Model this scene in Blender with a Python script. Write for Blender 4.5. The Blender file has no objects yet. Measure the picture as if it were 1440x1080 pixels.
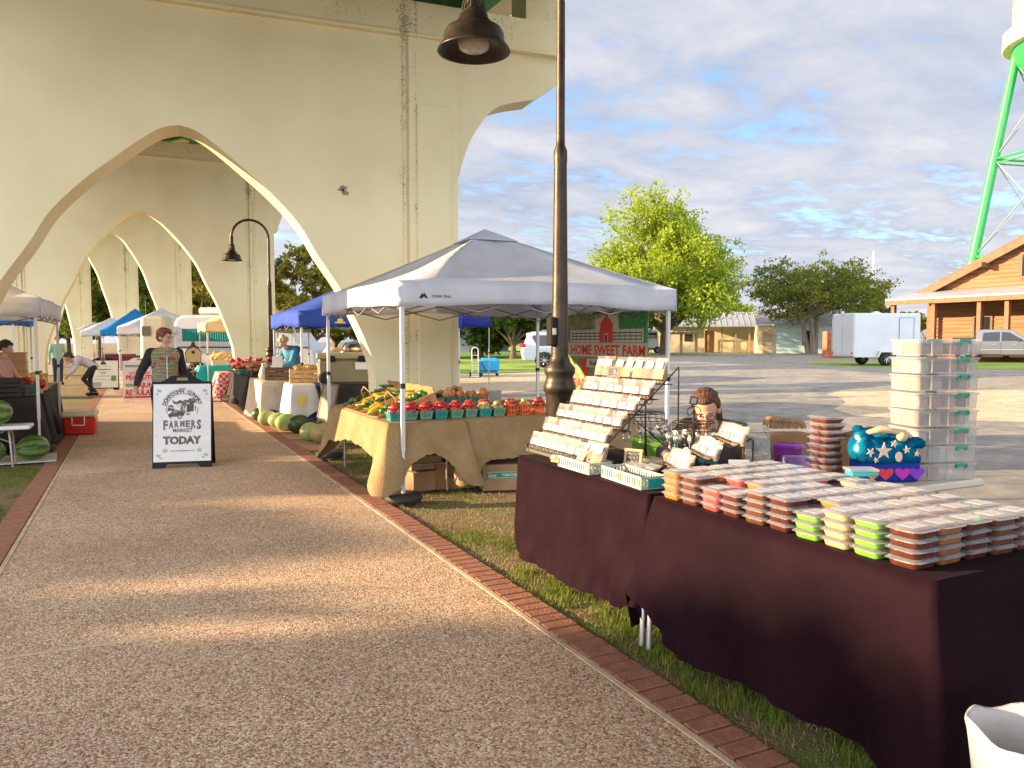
import bpy, bmesh, math, random
import numpy as np
from mathutils import Vector, Matrix
R = math.radians
random.seed(7)
RNG = np.random.default_rng(7)
SC = bpy.context.scene
COL = SC.collection
# ------------------------------------------------------------------ camera
H, F = 1.55, 1082.0
YAW, PIT = R(26), R(3.23)
cam_d = bpy.data.cameras.new('camera'); cam = bpy.data.objects.new('camera', cam_d); COL.objects.link(cam)
cam_d.sensor_width = 36; cam_d.lens = 36 * F / 1440; cam_d.clip_start = 0.05; cam_d.clip_end = 2000
cam.location = (0, 0, H); cam.rotation_euler = (R(90) - PIT, 0, -YAW)
SC.camera = cam
# ------------------------------------------------------------------ sun and sky
SUN_EL = R(13.0); SUN_DIR = Vector((-0.915, 0.403, 0)).normalized()      # horizontal direction towards the sun
sdv = Vector((SUN_DIR.x * math.cos(SUN_EL), SUN_DIR.y * math.cos(SUN_EL), math.sin(SUN_EL)))
sl = bpy.data.lights.new('sun', 'SUN'); sl.energy = 5.0; sl.angle = R(0.5); sl.color = (1.0, 0.72, 0.42)
so = bpy.data.objects.new('sun', sl); COL.objects.link(so)
so.rotation_euler = sdv.to_track_quat('Z', 'Y').to_euler()
W = bpy.data.worlds.new("World"); SC.world = W; W.use_nodes = True
nt = W.node_tree; nt.nodes.clear()
N = nt.nodes.new; L = nt.links.new
out = N('ShaderNodeOutputWorld'); bg = N('ShaderNodeBackground'); bg.inputs[1].default_value = 0.15
sky = N('ShaderNodeTexSky'); sky.sky_type = 'NISHITA'; sky.sun_disc = False
sky.sun_elevation = SUN_EL; sky.sun_rotation = math.atan2(SUN_DIR.x, SUN_DIR.y)
sky.air_density = 1.0; sky.dust_density = 0.6; sky.ozone_density = 2.0
tc = N('ShaderNodeTexCoord'); sep = N('ShaderNodeSeparateXYZ'); L(tc.outputs['Generated'], sep.inputs[0])
mx = N('ShaderNodeMath'); mx.operation = 'MAXIMUM'; mx.inputs[1].default_value = 0.0; L(sep.outputs[2], mx.inputs[0])
ad = N('ShaderNodeMath'); ad.operation = 'ADD'; ad.inputs[1].default_value = 0.10; L(mx.outputs[0], ad.inputs[0])
dx = N('ShaderNodeMath'); dx.operation = 'DIVIDE'; L(sep.outputs[0], dx.inputs[0]); L(ad.outputs[0], dx.inputs[1])
dy = N('ShaderNodeMath'); dy.operation = 'DIVIDE'; L(sep.outputs[1], dy.inputs[0]); L(ad.outputs[0], dy.inputs[1])
cmb = N('ShaderNodeCombineXYZ'); L(dx.outputs[0], cmb.inputs[0]); L(dy.outputs[0], cmb.inputs[1])
def wnoise(scale, detail, rough, rot, stretch, dist=0.0):
    mp = N('ShaderNodeMapping'); mp.inputs['Rotation'].default_value = (0, 0, rot); mp.inputs['Scale'].default_value = stretch
    L(cmb.outputs[0], mp.inputs[0])
    n = N('ShaderNodeTexNoise'); n.inputs['Scale'].default_value = scale; n.inputs['Detail'].default_value = detail
    n.inputs['Roughness'].default_value = rough; n.inputs['Distortion'].default_value = dist; L(mp.outputs[0], n.inputs['Vector']); return n
def ramp(fac, stops):
    r = N('ShaderNodeValToRGB'); e = r.color_ramp.elements
    while len(e) < len(stops): e.new(0.5)
    for k, (p, c) in enumerate(stops): e[k].position = p; e[k].color = (*c, 1)
    L(fac, r.inputs[0]); return r
n1 = wnoise(1.5, 9, 0.6, R(-38), (1.0, 1.35, 1), 0.25); n2 = wnoise(7.5, 8, 0.62, R(-30), (1, 1.4, 1), 0.2); n3 = wnoise(.5, 4, 0.5, R(-40), (1, 1.6, 1))
m1 = N('ShaderNodeMath'); m1.operation = 'MULTIPLY_ADD'; m1.inputs[1].default_value = .55; L(n2.outputs[0], m1.inputs[0]); L(n1.outputs[0], m1.inputs[2])
m2 = N('ShaderNodeMath'); m2.operation = 'MULTIPLY_ADD'; m2.inputs[1].default_value = .45; L(n3.outputs[0], m2.inputs[0]); L(m1.outputs[0], m2.inputs[2])
cov = ramp(m2.outputs[0], [(.74, (0, 0, 0)), (.97, (.97, .97, .97))])      # how much cloud
shade = ramp(n1.outputs[0], [(.36, (.98, 1.1, 1.4)), (.70, (1.78, 1.74, 1.82))])  # grey-lilac to cream cloud
lift = N('ShaderNodeMixRGB'); lift.blend_type = 'MULTIPLY'; lift.inputs[0].default_value = 1; lift.inputs[2].default_value = (.66, .71, .78, 1)
L(sky.outputs[0], lift.inputs[1])
mixc = N('ShaderNodeMixRGB'); L(cov.outputs[0], mixc.inputs[0]); L(lift.outputs[0], mixc.inputs[1]); L(shade.outputs[0], mixc.inputs[2])
# hazy brightening of the sky round the low sun (the sun stands outside the frame, to the left)
dp = N('ShaderNodeVectorMath'); dp.operation = 'DOT_PRODUCT'; L(tc.outputs['Generated'], dp.inputs[0]); dp.inputs[1].default_value = tuple(sdv)
dpm = N('ShaderNodeMath'); dpm.operation = 'MAXIMUM'; dpm.inputs[1].default_value = 0; L(dp.outputs['Value'], dpm.inputs[0])
dpp = N('ShaderNodeMath'); dpp.operation = 'POWER'; dpp.inputs[1].default_value = 2.2; L(dpm.outputs[0], dpp.inputs[0])
glo = N('ShaderNodeVectorMath'); glo.operation = 'SCALE'; glo.inputs[0].default_value = (3.0, 2.5, 1.9); L(dpp.outputs[0], glo.inputs['Scale'])
gad = N('ShaderNodeVectorMath'); gad.operation = 'ADD'; L(mixc.outputs[0], gad.inputs[0]); L(glo.outputs[0], gad.inputs[1])
# unseen bright sky lobe added behind the camera to light the piers
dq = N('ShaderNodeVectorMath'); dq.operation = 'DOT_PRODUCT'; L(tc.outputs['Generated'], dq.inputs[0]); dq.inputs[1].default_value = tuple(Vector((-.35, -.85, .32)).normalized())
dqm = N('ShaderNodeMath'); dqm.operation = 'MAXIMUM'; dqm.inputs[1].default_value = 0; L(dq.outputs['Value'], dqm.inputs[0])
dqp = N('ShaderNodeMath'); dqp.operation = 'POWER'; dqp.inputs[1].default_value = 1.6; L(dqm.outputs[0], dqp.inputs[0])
fill_lobe = N('ShaderNodeVectorMath'); fill_lobe.operation = 'SCALE'; fill_lobe.inputs[0].default_value = (6.0, 6.2, 6.5); L(dqp.outputs[0], fill_lobe.inputs['Scale'])
gb = N('ShaderNodeVectorMath'); gb.operation = 'ADD'; L(gad.outputs[0], gb.inputs[0]); L(fill_lobe.outputs[0], gb.inputs[1])
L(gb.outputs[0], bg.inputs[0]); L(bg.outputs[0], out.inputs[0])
vs = SC.view_settings; vs.view_transform = 'Standard'; vs.look = 'None'; vs.gamma = 1; vs.exposure = 1.74
SC.cycles.max_bounces = 8; SC.cycles.transparent_max_bounces = 24; SC.cycles.diffuse_bounces = 5
# ------------------------------------------------------------------ placing
_sy, _cy, _sp, _cp = math.sin(YAW), math.cos(YAW), math.sin(PIT), math.cos(PIT)
_c = Vector((_sy * _cp, _cy * _cp, -_sp)); _u = Vector((_sy * _sp, _cy * _sp, _cp)); _r = Vector((_cy, -_sy, 0))
def ray(px, py): return _c + _r * ((px - 720) / F) + _u * ((540 - py) / F)
def G(px, py, z=0.0):
    d = ray(px, py); t = (z - H) / d.z; return Vector((d.x * t, d.y * t, z))
def gz(x):
    t = min(1, max(0, (x - 7) / 23)); return .32 * t * t * (3 - 2 * t)
# ------------------------------------------------------------------ materials
MATS = {}
def pm(name, col, rough=.6, var=0.0, vscale=8, bump=0.0, bscale=40, metal=0.0, col2=None, spec=.5, rnd=0.0, trans=0.0, alpha=1.0, emis=None, stretch=None, coat=0.0, rvar=0.0):
    if name in MATS: return MATS[name]
    m = bpy.data.materials.new(name); m.use_nodes = True; t = m.node_tree; b = t.nodes['Principled BSDF']
    b.inputs['Roughness'].default_value = rough; b.inputs['Metallic'].default_value = metal; b.inputs['Specular IOR Level'].default_value = spec
    b.inputs['Alpha'].default_value = alpha; b.inputs['Coat Weight'].default_value = coat
    if trans: b.inputs['Transmission Weight'].default_value = trans
    if emis: b.inputs['Emission Color'].default_value = (*emis[:3], 1); b.inputs['Emission Strength'].default_value = emis[3]
    tcn = t.nodes.new('ShaderNodeTexCoord'); src = tcn.outputs['Object']
    if stretch:
        mp = t.nodes.new('ShaderNodeMapping'); mp.inputs['Scale'].default_value = stretch; t.links.new(src, mp.inputs[0]); src = mp.outputs[0]
    c1 = (*col, 1); last = None
    if var > 0 or col2:
        n = t.nodes.new('ShaderNodeTexNoise'); n.inputs['Scale'].default_value = vscale; n.inputs['Detail'].default_value = 6; n.inputs['Roughness'].default_value = .6
        t.links.new(src, n.inputs['Vector'])
        rp = t.nodes.new('ShaderNodeValToRGB'); e = rp.color_ramp.elements; e[0].position = .35; e[1].position = .65
        e[0].color = c1 if col2 else (*[c * (1 - var) for c in col], 1)
        e[1].color = (*col2, 1) if col2 else (*[min(1, c * (1 + var)) for c in col], 1)
        t.links.new(n.outputs[0], rp.inputs[0]); last = rp.outputs[0]
        if rvar:
            mr = t.nodes.new('ShaderNodeMapRange'); mr.inputs[3].default_value = rough - rvar; mr.inputs[4].default_value = rough + rvar
            t.links.new(n.outputs[0], mr.inputs[0]); t.links.new(mr.outputs[0], b.inputs['Roughness'])
    if rnd:
        oi = t.nodes.new('ShaderNodeObjectInfo'); hs = t.nodes.new('ShaderNodeHueSaturation')
        mr = t.nodes.new('ShaderNodeMapRange'); mr.inputs[3].default_value = 1 - rnd; mr.inputs[4].default_value = 1 + rnd
        t.links.new(oi.outputs['Random'], mr.inputs[0]); t.links.new(mr.outputs[0], hs.inputs['Value'])
        mh = t.nodes.new('ShaderNodeMapRange'); mh.inputs[3].default_value = .5 - rnd * .08; mh.inputs[4].default_value = .5 + rnd * .08
        t.links.new(oi.outputs['Random'], mh.inputs[0]); t.links.new(mh.outputs[0], hs.inputs['Hue'])
        if last: t.links.new(last, hs.inputs['Color'])
        else: hs.inputs['Color'].default_value = c1
        last = hs.outputs[0]
    if last: t.links.new(last, b.inputs['Base Color'])
    else: b.inputs['Base Color'].default_value = c1
    if bump:
        n = t.nodes.new('ShaderNodeTexNoise'); n.inputs['Scale'].default_value = bscale; n.inputs['Detail'].default_value = 5
        t.links.new(src, n.inputs['Vector'])
        bp = t.nodes.new('ShaderNodeBump'); bp.inputs['Strength'].default_value = bump; bp.inputs['Distance'].default_value = .02
        t.links.new(n.outputs[0], bp.inputs['Height']); t.links.new(bp.outputs[0], b.inputs['Normal'])
    MATS[name] = m; return m
def nodes_of(m): return m.node_tree, m.node_tree.nodes['Principled BSDF']
def leafmat(name, col, col2, trans=.35):
    if name in MATS: return MATS[name]
    m = bpy.data.materials.new(name); m.use_nodes = True; t = m.node_tree; t.nodes.clear()
    o = t.nodes.new('ShaderNodeOutputMaterial'); d = t.nodes.new('ShaderNodeBsdfDiffuse'); tr = t.nodes.new('ShaderNodeBsdfTranslucent'); mi = t.nodes.new('ShaderNodeMixShader')
    mi.inputs[0].default_value = trans
    ge = t.nodes.new('ShaderNodeNewGeometry'); n = t.nodes.new('ShaderNodeTexNoise'); n.inputs['Scale'].default_value = .7; n.inputs['Detail'].default_value = 3
    tcn = t.nodes.new('ShaderNodeTexCoord'); t.links.new(tcn.outputs['Object'], n.inputs['Vector'])
    ma = t.nodes.new('ShaderNodeMath'); ma.operation = 'MULTIPLY_ADD'; ma.inputs[1].default_value = .5
    t.links.new(ge.outputs['Random Per Island'], ma.inputs[0])
    mb = t.nodes.new('ShaderNodeMath'); mb.operation = 'MULTIPLY_ADD'; mb.inputs[1].default_value = 1.0; mb.inputs[2].default_value = -.25
    t.links.new(n.outputs[0], mb.inputs[0]); t.links.new(mb.outputs[0], ma.inputs[2])
    r = t.nodes.new('ShaderNodeValToRGB'); r.color_ramp.elements[0].color = (*col, 1); r.color_ramp.elements[1].color = (*col2, 1)
    t.links.new(ma.outputs[0], r.inputs[0]); t.links.new(r.outputs[0], d.inputs[0]); t.links.new(r.outputs[0], tr.inputs[0])
    t.links.new(d.outputs[0], mi.inputs[1]); t.links.new(tr.outputs[0], mi.inputs[2]); t.links.new(mi.outputs[0], o.inputs[0])
    MATS[name] = m; return m
# ------------------------------------------------------------------ mesh builder
class MB:
    def __init__(s): s.v = []; s.f = []; s.m = []; s.sm = []
    def add(s, verts, faces, mi=0, smooth=False):
        o = len(s.v); s.v += [tuple(v) for v in verts]
        for f in faces: s.f.append([i + o for i in f]); s.m.append(mi); s.sm.append(smooth)
        return s
    def box(s, c, d, rz=0, rx=0, ry=0, mi=0, taper=1.0, b=0.0):
        x, y, z = d[0] / 2, d[1] / 2, d[2] / 2
        if b > 0:
            b = min(b, x * .45, y * .45, z * .45)
            rings = []
            for zz, ins in ((-z, b), (-z + b, 0), (z - b, 0), (z, b)):
                k = taper if zz > 0 else 1
                X, Y = x * k - ins, y * k - ins
                bb = b if ins == 0 else b * .4
                rings.append([(-X + bb, -Y, zz), (X - bb, -Y, zz), (X, -Y + bb, zz), (X, Y - bb, zz), (X - bb, Y, zz), (-X + bb, Y, zz), (-X, Y - bb, zz), (-X, -Y + bb, zz)])
            vs_ = [p for r_ in rings for p in r_]; fs = [list(range(7, -1, -1)), list(range(24, 32))]
            for k in range(3):
                for j in range(8): fs.append([k * 8 + j, k * 8 + (j + 1) % 8, (k + 1) * 8 + (j + 1) % 8, (k + 1) * 8 + j])
        else:
            t = taper
            vs_ = [(-x, -y, -z), (x, -y, -z), (x, y, -z), (-x, y, -z), (-x * t, -y * t, z), (x * t, -y * t, z), (x * t, y * t, z), (-x * t, y * t, z)]
            fs = [(3, 2, 1, 0), (4, 5, 6, 7), (0, 1, 5, 4), (1, 2, 6, 5), (2, 3, 7, 6), (3, 0, 4, 7)]
        M = Matrix.Translation(c) @ Matrix.Rotation(rz, 4, 'Z') @ Matrix.Rotation(rx, 4, 'X') @ Matrix.Rotation(ry, 4, 'Y')
        return s.add([M @ Vector(v) for v in vs_], fs, mi)
    def tube(s, pts, rad, n=8, mi=0, smooth=True, cap=True):
        pts = [Vector(p) for p in pts]; rs = rad if isinstance(rad, (list, tuple)) else [rad] * len(pts)
        vs_ = []; prev = None
        for i, p in enumerate(pts):
            d = (pts[min(i + 1, len(pts) - 1)] - pts[max(i - 1, 0)]).normalized()
            a = prev - d * prev.dot(d) if prev else (Vector((0, 0, 1)) if abs(d.z) < .9 else Vector((1, 0, 0)))
            if not prev: a = a - d * a.dot(d)
            a = a.normalized(); prev = a; bq = d.cross(a)
            for k in range(n): t = 2 * math.pi * k / n; vs_.append(p + (a * math.cos(t) + bq * math.sin(t)) * rs[i])
        fs = []
        for i in range(len(pts) - 1):
            for k in range(n): fs.append((i * n + k, i * n + (k + 1) % n, (i + 1) * n + (k + 1) % n, (i + 1) * n + k))
        s.add(vs_, fs, mi, smooth)
        if cap: s.add(vs_[:n], [list(range(n - 1, -1, -1))], mi); s.add(vs_[-n:], [list(range(n))], mi)
        return s
    def bar(s, a, b, r=.01, r2=None, n=8, mi=0): return s.tube([a, b], [r, r if r2 is None else r2], n, mi)
    def lathe(s, prof, c=(0, 0, 0), n=24, mi=0, smooth=True, sx=1, sy=1, M=None, flute=0):
        vs_ = []
        for (r_, z) in prof:
            for k in range(n):
                t = 2 * math.pi * k / n; rr = r_ * (1 + (flute * (1 if k % 2 else -1)))
                vs_.append(Vector((rr * math.cos(t) * sx, rr * math.sin(t) * sy, z)))
        vs_ = [(M @ v if M else v) + Vector(c) for v in vs_]
        fs = [(i * n + k, i * n + (k + 1) % n, (i + 1) * n + (k + 1) % n, (i + 1) * n + k) for i in range(len(prof) - 1) for k in range(n)]
        s.add(vs_, fs, mi, smooth)
        if prof[0][0] > 1e-4: s.add(vs_[:n], [list(range(n - 1, -1, -1))], mi)
        if prof[-1][0] > 1e-4: s.add(vs_[-n:], [list(range(n))], mi)
        return s
    def ball(s, c, r, n=12, mi=0, M=None, jit=0):
        r = (r, r, r) if isinstance(r, (int, float)) else r
        m = max(4, n // 2); prof = []
        vs_ = []; 
        for i in range(m + 1):
            ph = math.pi * i / m
            for k in range(n):
                t = 2 * math.pi * k / n; v = Vector((r[0] * math.sin(ph) * math.cos(t), r[1] * math.sin(ph) * math.sin(t), -r[2] * math.cos(ph)))
                if jit and 0 < i < m: v *= 1 + random.uniform(-jit, jit)
                vs_.append((M @ v if M else v) + Vector(c))
        fs = [(i * n + k, i * n + (k + 1) % n, (i + 1) * n + (k + 1) % n, (i + 1) * n + k) for i in range(m) for k in range(n)]
        return s.add(vs_, fs, mi, True)
    def prism(s, pts, o, ex, ey, en, th, mi=0, smooth=False):
        """2D outline pts in the plane (ex, ey) at o, thickened by th along en"""
        o, ex, ey, en = Vector(o), Vector(ex), Vector(ey), Vector(en); n = len(pts)
        a = [o + ex * p[0] + ey * p[1] for p in pts]; b = [q + en * th for q in a]
        flip = ex.cross(ey).dot(en) > 0
        area = sum(pts[i][0] * pts[(i + 1) % n][1] - pts[(i + 1) % n][0] * pts[i][1] for i in range(n))
        if area < 0: flip = not flip
        fa, fb = list(range(n)), list(range(n, 2 * n))
        fs = [fa[::-1], fb] if flip else [fa, fb[::-1]]
        for i in range(n):
            q = [i, (i + 1) % n, n + (i + 1) % n, n + i]; fs.append(q if flip else q[::-1])
        return s.add(a + b, fs, mi, smooth)
    def build(s, name, mat, parent=None, loc=None, rot=None, weld=False, sub=0, solid=0):
        me = bpy.data.meshes.new(name); me.from_pydata(s.v, [], s.f)
        for mm in (mat if isinstance(mat, (list, tuple)) else [mat]): me.materials.append(mm)
        me.polygons.foreach_set('material_index', s.m); me.polygons.foreach_set('use_smooth', s.sm)
        if weld:
            bm = bmesh.new(); bm.from_mesh(me); bmesh.ops.remove_doubles(bm, verts=bm.verts, dist=1e-5)
            bmesh.ops.recalc_face_normals(bm, faces=bm.faces); bm.to_mesh(me); bm.free()
        me.update(); o = bpy.data.objects.new(name, me); COL.objects.link(o)
        if loc is not None: o.location = loc
        if rot is not None: o.rotation_euler = rot
        if parent is not None: o.parent = parent
        if solid: md = o.modifiers.new('s', 'SOLIDIFY'); md.thickness = solid; md.offset = 0
        if sub: md = o.modifiers.new('u', 'SUBSURF'); md.levels = md.render_levels = sub
        return o
def tag(o, label=None, cat=None, group=None, kind=None):
    if label: o['label'] = label
    if cat: o['category'] = cat
    if group: o['group'] = group
    if kind: o['kind'] = kind
    return o
def thing(name, label, cat, loc=(0, 0, 0), rz=0, group=None):
    o = bpy.data.objects.new(name, None); COL.objects.link(o); o.location = loc; o.rotation_euler = (0, 0, rz); o.empty_display_size = .1
    return tag(o, label, cat, group)
def dup(root, loc=None, rot=None, label=None, group=None, scale=None):
    def cp(o, par):
        c = o.copy(); COL.objects.link(c)
        if par is not None: c.parent = par
        for ch in o.children: cp(ch, c)
        return c
    r_ = cp(root, None)
    if loc is not None: r_.location = loc
    if rot is not None: r_.rotation_euler = rot if isinstance(rot, (tuple, list)) else (0, 0, rot)
    if scale is not None: r_.scale = scale if isinstance(scale, (tuple, list)) else (scale,) * 3
    if label: r_['label'] = label
    if group: r_['group'] = group
    return r_
def joined(objs_fn): pass
_tcache = {}
def text_mb(mb, body, o, ex, ey, height, fit=None, bold=0.0, align='C', mi=0, th=.002, shear=0.0, spacing=1.0):
    """lettering as thin solid shapes: cap height `height`, centred at o, ex/ey unit axes; fit = total width"""
    key = (body, bold, shear, spacing)
    if key not in _tcache:
        cu = bpy.data.curves.new('t', 'FONT'); cu.body = body; cu.size = 1; cu.offset = bold; cu.shear = shear; cu.space_character = spacing
        cu.resolution_u = 2; cu.fill_mode = 'FRONT'
        ob = bpy.data.objects.new('t', cu); COL.objects.link(ob); bpy.context.view_layer.update()
        me = bpy.data.meshes.new_from_object(ob.evaluated_get(bpy.context.evaluated_depsgraph_get()))
        vs_ = [v.co.copy() for v in me.vertices]; fs = [list(p.vertices) for p in me.polygons]
        bpy.data.objects.remove(ob); bpy.data.curves.remove(cu); bpy.data.meshes.remove(me); _tcache[key] = (vs_, fs)
    vs_, fs = _tcache[key]
    if not vs_: return mb
    x0 = min(v.x for v in vs_); x1 = max(v.x for v in vs_)
    sc = height / .7; sx = (fit / (x1 - x0)) if fit else sc
    off = {'C': -(x0 + x1) / 2, 'L': -x0, 'R': -x1}[align]
    o, ex, ey = Vector(o), Vector(ex), Vector(ey); en = ex.cross(ey)
    mb.add([o + ex * ((v.x + off) * sx) + ey * (v.y * sc - height / 2) + en * th for v in vs_], fs, mi)
    return mb
def arc_text(mb, body, o, ex, ey, rad, height, a0, a1, bold=0.0, mi=0, th=.002):
    n = len(body)
    for i, ch in enumerate(body):
        if ch == ' ': continue
        a = a0 + (a1 - a0) * i / (n - 1)
        p = Vector(o) + Vector(ex) * (rad * math.cos(a)) + Vector(ey) * (rad * math.sin(a))
        tx = Vector(ex) * math.sin(a) - Vector(ey) * math.cos(a); ty = Vector(ex) * math.cos(a) + Vector(ey) * math.sin(a)
        text_mb(mb, ch, p, tx, ty, height, bold=bold, mi=mi, th=th)
def catm(pts, k=6):
    """smooth a 2-D/3-D polyline"""
    P = [Vector(p) if len(p) == 3 else Vector((*p, 0)) for p in pts]; o = []
    for i in range(len(P) - 1):
        a, b, c, d = P[max(i - 1, 0)], P[i], P[i + 1], P[min(i + 2, len(P) - 1)]
        for j in range(k):
            t = j / k; o.append(.5 * ((2 * b) + (-a + c) * t + (2 * a - 5 * b + 4 * c - d) * t * t + (-a + 3 * b - 3 * c + d) * t ** 3))
    o.append(P[-1]); return o
# ================================================================== SETTING
def sheet(name, poly, mat, lift, xs=None, kind='structure'):
    bm = bmesh.new(); vs_ = [bm.verts.new((p[0], p[1], 0)) for p in poly]; f = bm.faces.new(vs_)
    if f.normal.z < 0: f.normal_flip()
    bm.normal_update()
    bm.faces.ensure_lookup_table()
    if bm.faces[0].normal.z < 0: bmesh.ops.reverse_faces(bm, faces=bm.faces)
    for x in (xs or [7, 9, 11, 13, 15, 17, 19, 21, 23, 25, 27, 30]):
        bmesh.ops.bisect_plane(bm, geom=bm.verts[:] + bm.edges[:] + bm.faces[:], plane_co=(x, 0, 0), plane_no=(1, 0, 0))
    for v in bm.verts: v.co.z = gz(v.co.x) + lift
    me = bpy.data.meshes.new(name); bm.to_mesh(me); bm.free(); me.materials.append(mat)
    o = bpy.data.objects.new(name, me); COL.objects.link(o); o['kind'] = kind; return o
def groundmat(name, stops, scale, s2=None, bump=.3, bscale=60, rough=.95, big=None):
    m = pm(name, stops[0][1], rough); t, b = nodes_of(m); n = t.nodes.new('ShaderNodeTexNoise'); n.inputs['Scale'].default_value = scale; n.inputs['Detail'].default_value = 10; n.inputs['Roughness'].default_value = .65
    tcn = t.nodes.new('ShaderNodeTexCoord'); t.links.new(tcn.outputs['Object'], n.inputs['Vector'])
    r = t.nodes.new('ShaderNodeValToRGB'); e = r.color_ramp.elements
    while len(e) < len(stops): e.new(.5)
    for k, (p, c) in enumerate(stops): e[k].position = p; e[k].color = (*c, 1)
    fac = n.outputs[0]
    if s2:
        n2_ = t.nodes.new('ShaderNodeTexNoise'); n2_.inputs['Scale'].default_value = s2; n2_.inputs['Detail'].default_value = 4; t.links.new(tcn.outputs['Object'], n2_.inputs['Vector'])
        ma = t.nodes.new('ShaderNodeMath'); ma.operation = 'MULTIPLY_ADD'; ma.inputs[1].default_value = .6; t.links.new(n2_.outputs[0], ma.inputs[0])
        mb_ = t.nodes.new('ShaderNodeMath'); mb_.operation = 'MULTIPLY_ADD'; mb_.inputs[1].default_value = .9; mb_.inputs[2].default_value = -.25; t.links.new(n.outputs[0], mb_.inputs[0]); t.links.new(mb_.outputs[0], ma.inputs[2]); fac = ma.outputs[0]
    t.links.new(fac, r.inputs[0]); t.links.new(r.outputs[0], b.inputs['Base Color'])
    nb = t.nodes.new('ShaderNodeTexNoise'); nb.inputs['Scale'].default_value = bscale; nb.inputs['Detail'].default_value = 6; t.links.new(tcn.outputs['Object'], nb.inputs['Vector'])
    bp = t.nodes.new('ShaderNodeBump'); bp.inputs['Strength'].default_value = bump; bp.inputs['Distance'].default_value = .03; t.links.new(nb.outputs[0], bp.inputs['Height']); t.links.new(bp.outputs[0], b.inputs['Normal'])
    return m
m_soil = groundmat('lawn_and_soil', [(.30, (.09, .055, .03)), (.46, (.2, .13, .07)), (.56, (.17, .14, .055)), (.68, (.10, .13, .025)), (.8, (.14, .17, .035))], 3.2, .8, .8, 55)
m_lawn = groundmat('mown_lawn', [(.3, (.10, .17, .02)), (.55, (.2, .3, .035)), (.75, (.3, .36, .06))], 1.2, .25, .5, 30)
m_asph = groundmat('worn_asphalt', [(.3, (.14, .13, .125)), (.5, (.21, .195, .175)), (.72, (.33, .29, .24))], .9, 4, .35, 90, .85)
m_sand = groundmat('sandy_gravel', [(.3, (.30, .235, .15)), (.5, (.44, .345, .225)), (.7, (.55, .45, .31))], 2.5, 11, .6, 40)
sheet('ground', [(-300, -60), (500, -60), (500, 500), (-300, 500)], m_soil, -.02, [2.1] + [7, 9, 11, 13, 15, 17, 19, 21, 23, 25, 27, 30])
LN = [G(600, 498.5, .3), G(1240, 499.5, .3)]
sheet('parking_lot', [(6.9, -12), (70, -12), (72, 30), (66.5, 38), (60, 52), (41, 64), (31.5, 52), (21.5, 32.2), (14.5, 31.5), (9.5, 34), (6.9, 36)], m_asph, -.012)
sheet('far_lawn', [(66.6, 38), (72, 30), (85, 20), (200, 40), (120, 150), (20, 150), (10, 60), (9.0, 40), (9.5, 34.1), (14.5, 31.6), (21.5, 32.3), (31.5, 52.1), (41, 64.1), (60, 52.1)], m_lawn, -.012)
def blob_poly(c, rx, ry, n=36, j=.18, seed=1, rot=0):
    rr = random.Random(seed); ph = [rr.uniform(0, 6.28) for _ in range(5)]; o = []
    for i in range(n):
        a = 2 * math.pi * i / n; k = 1 + j * (math.sin(2 * a + ph[0]) * .4 + math.sin(3 * a + ph[1]) * .35 + math.sin(5 * a + ph[2]) * .25 + math.sin(9 * a + ph[3]) * .15)
        x, y = rx * k * math.cos(a), ry * k * math.sin(a); o.append((c[0] + x * math.cos(rot) - y * math.sin(rot), c[1] + x * math.sin(rot) + y * math.cos(rot)))
    return o
sheet('gravel_area', blob_poly((27.5, 10.5), 13.0, 6.2, seed=3, rot=R(-6)), m_sand, -.006)
sheet('sandy_shoulder', [(6.95, 19.5), (9.5, 20.4), (12.5, 21.2), (16, 23.5), (20.5, 29.3), (21, 31.7), (14.4, 31.1), (9.4, 33.2), (6.95, 34.5), (6.95, 27)], m_sand, -.006)
sheet('truck_lawn', [(31, 22.5), (40, 16.5), (55, 14), (58, 22), (46, 30), (36, 33), (31, 29)], m_lawn, -.004)
sheet('lawn_verge', [(6.9, 36), (6.9, 70), (2.6, 70), (2.5, 30), (2.5, 15.5), (6.9, 14.4)], m_lawn, -.014, [7])
# path
m_agg = pm('exposed_aggregate', (.4, .3, .2), .8); t, b = nodes_of(m_agg)
tcn = t.nodes.new('ShaderNodeTexCoord'); vo = t.nodes.new('ShaderNodeTexVoronoi'); vo.inputs['Scale'].default_value = 105; t.links.new(tcn.outputs['Object'], vo.inputs['Vector'])
sepc = t.nodes.new('ShaderNodeSeparateColor'); t.links.new(vo.outputs['Color'], sepc.inputs[0])
r = t.nodes.new('ShaderNodeValToRGB'); e = r.color_ramp.elements
for _ in range(4): e.new(.5)
for k, (p, c) in enumerate([(0, (.2, .095, .052)), (.2, (.38, .22, .13)), (.45, (.5, .335, .225)), (.7, (.57, .42, .3)), (.88, (.67, .54, .41)), (1, (.78, .68, .56))]): e[k].position = p; e[k].color = (*c, 1)
t.links.new(sepc.outputs[0], r.inputs[0])
n = t.nodes.new('ShaderNodeTexNoise'); n.inputs['Scale'].default_value = .9; n.inputs['Detail'].default_value = 8; n.inputs['Roughness'].default_value = .7; t.links.new(tcn.outputs['Object'], n.inputs['Vector'])
mr = t.nodes.new('ShaderNodeMapRange'); mr.inputs[1].default_value = .3; mr.inputs[2].default_value = .7; mr.inputs[3].default_value = .84; mr.inputs[4].default_value = 1.12; t.links.new(n.outputs[0], mr.inputs[0])
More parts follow.
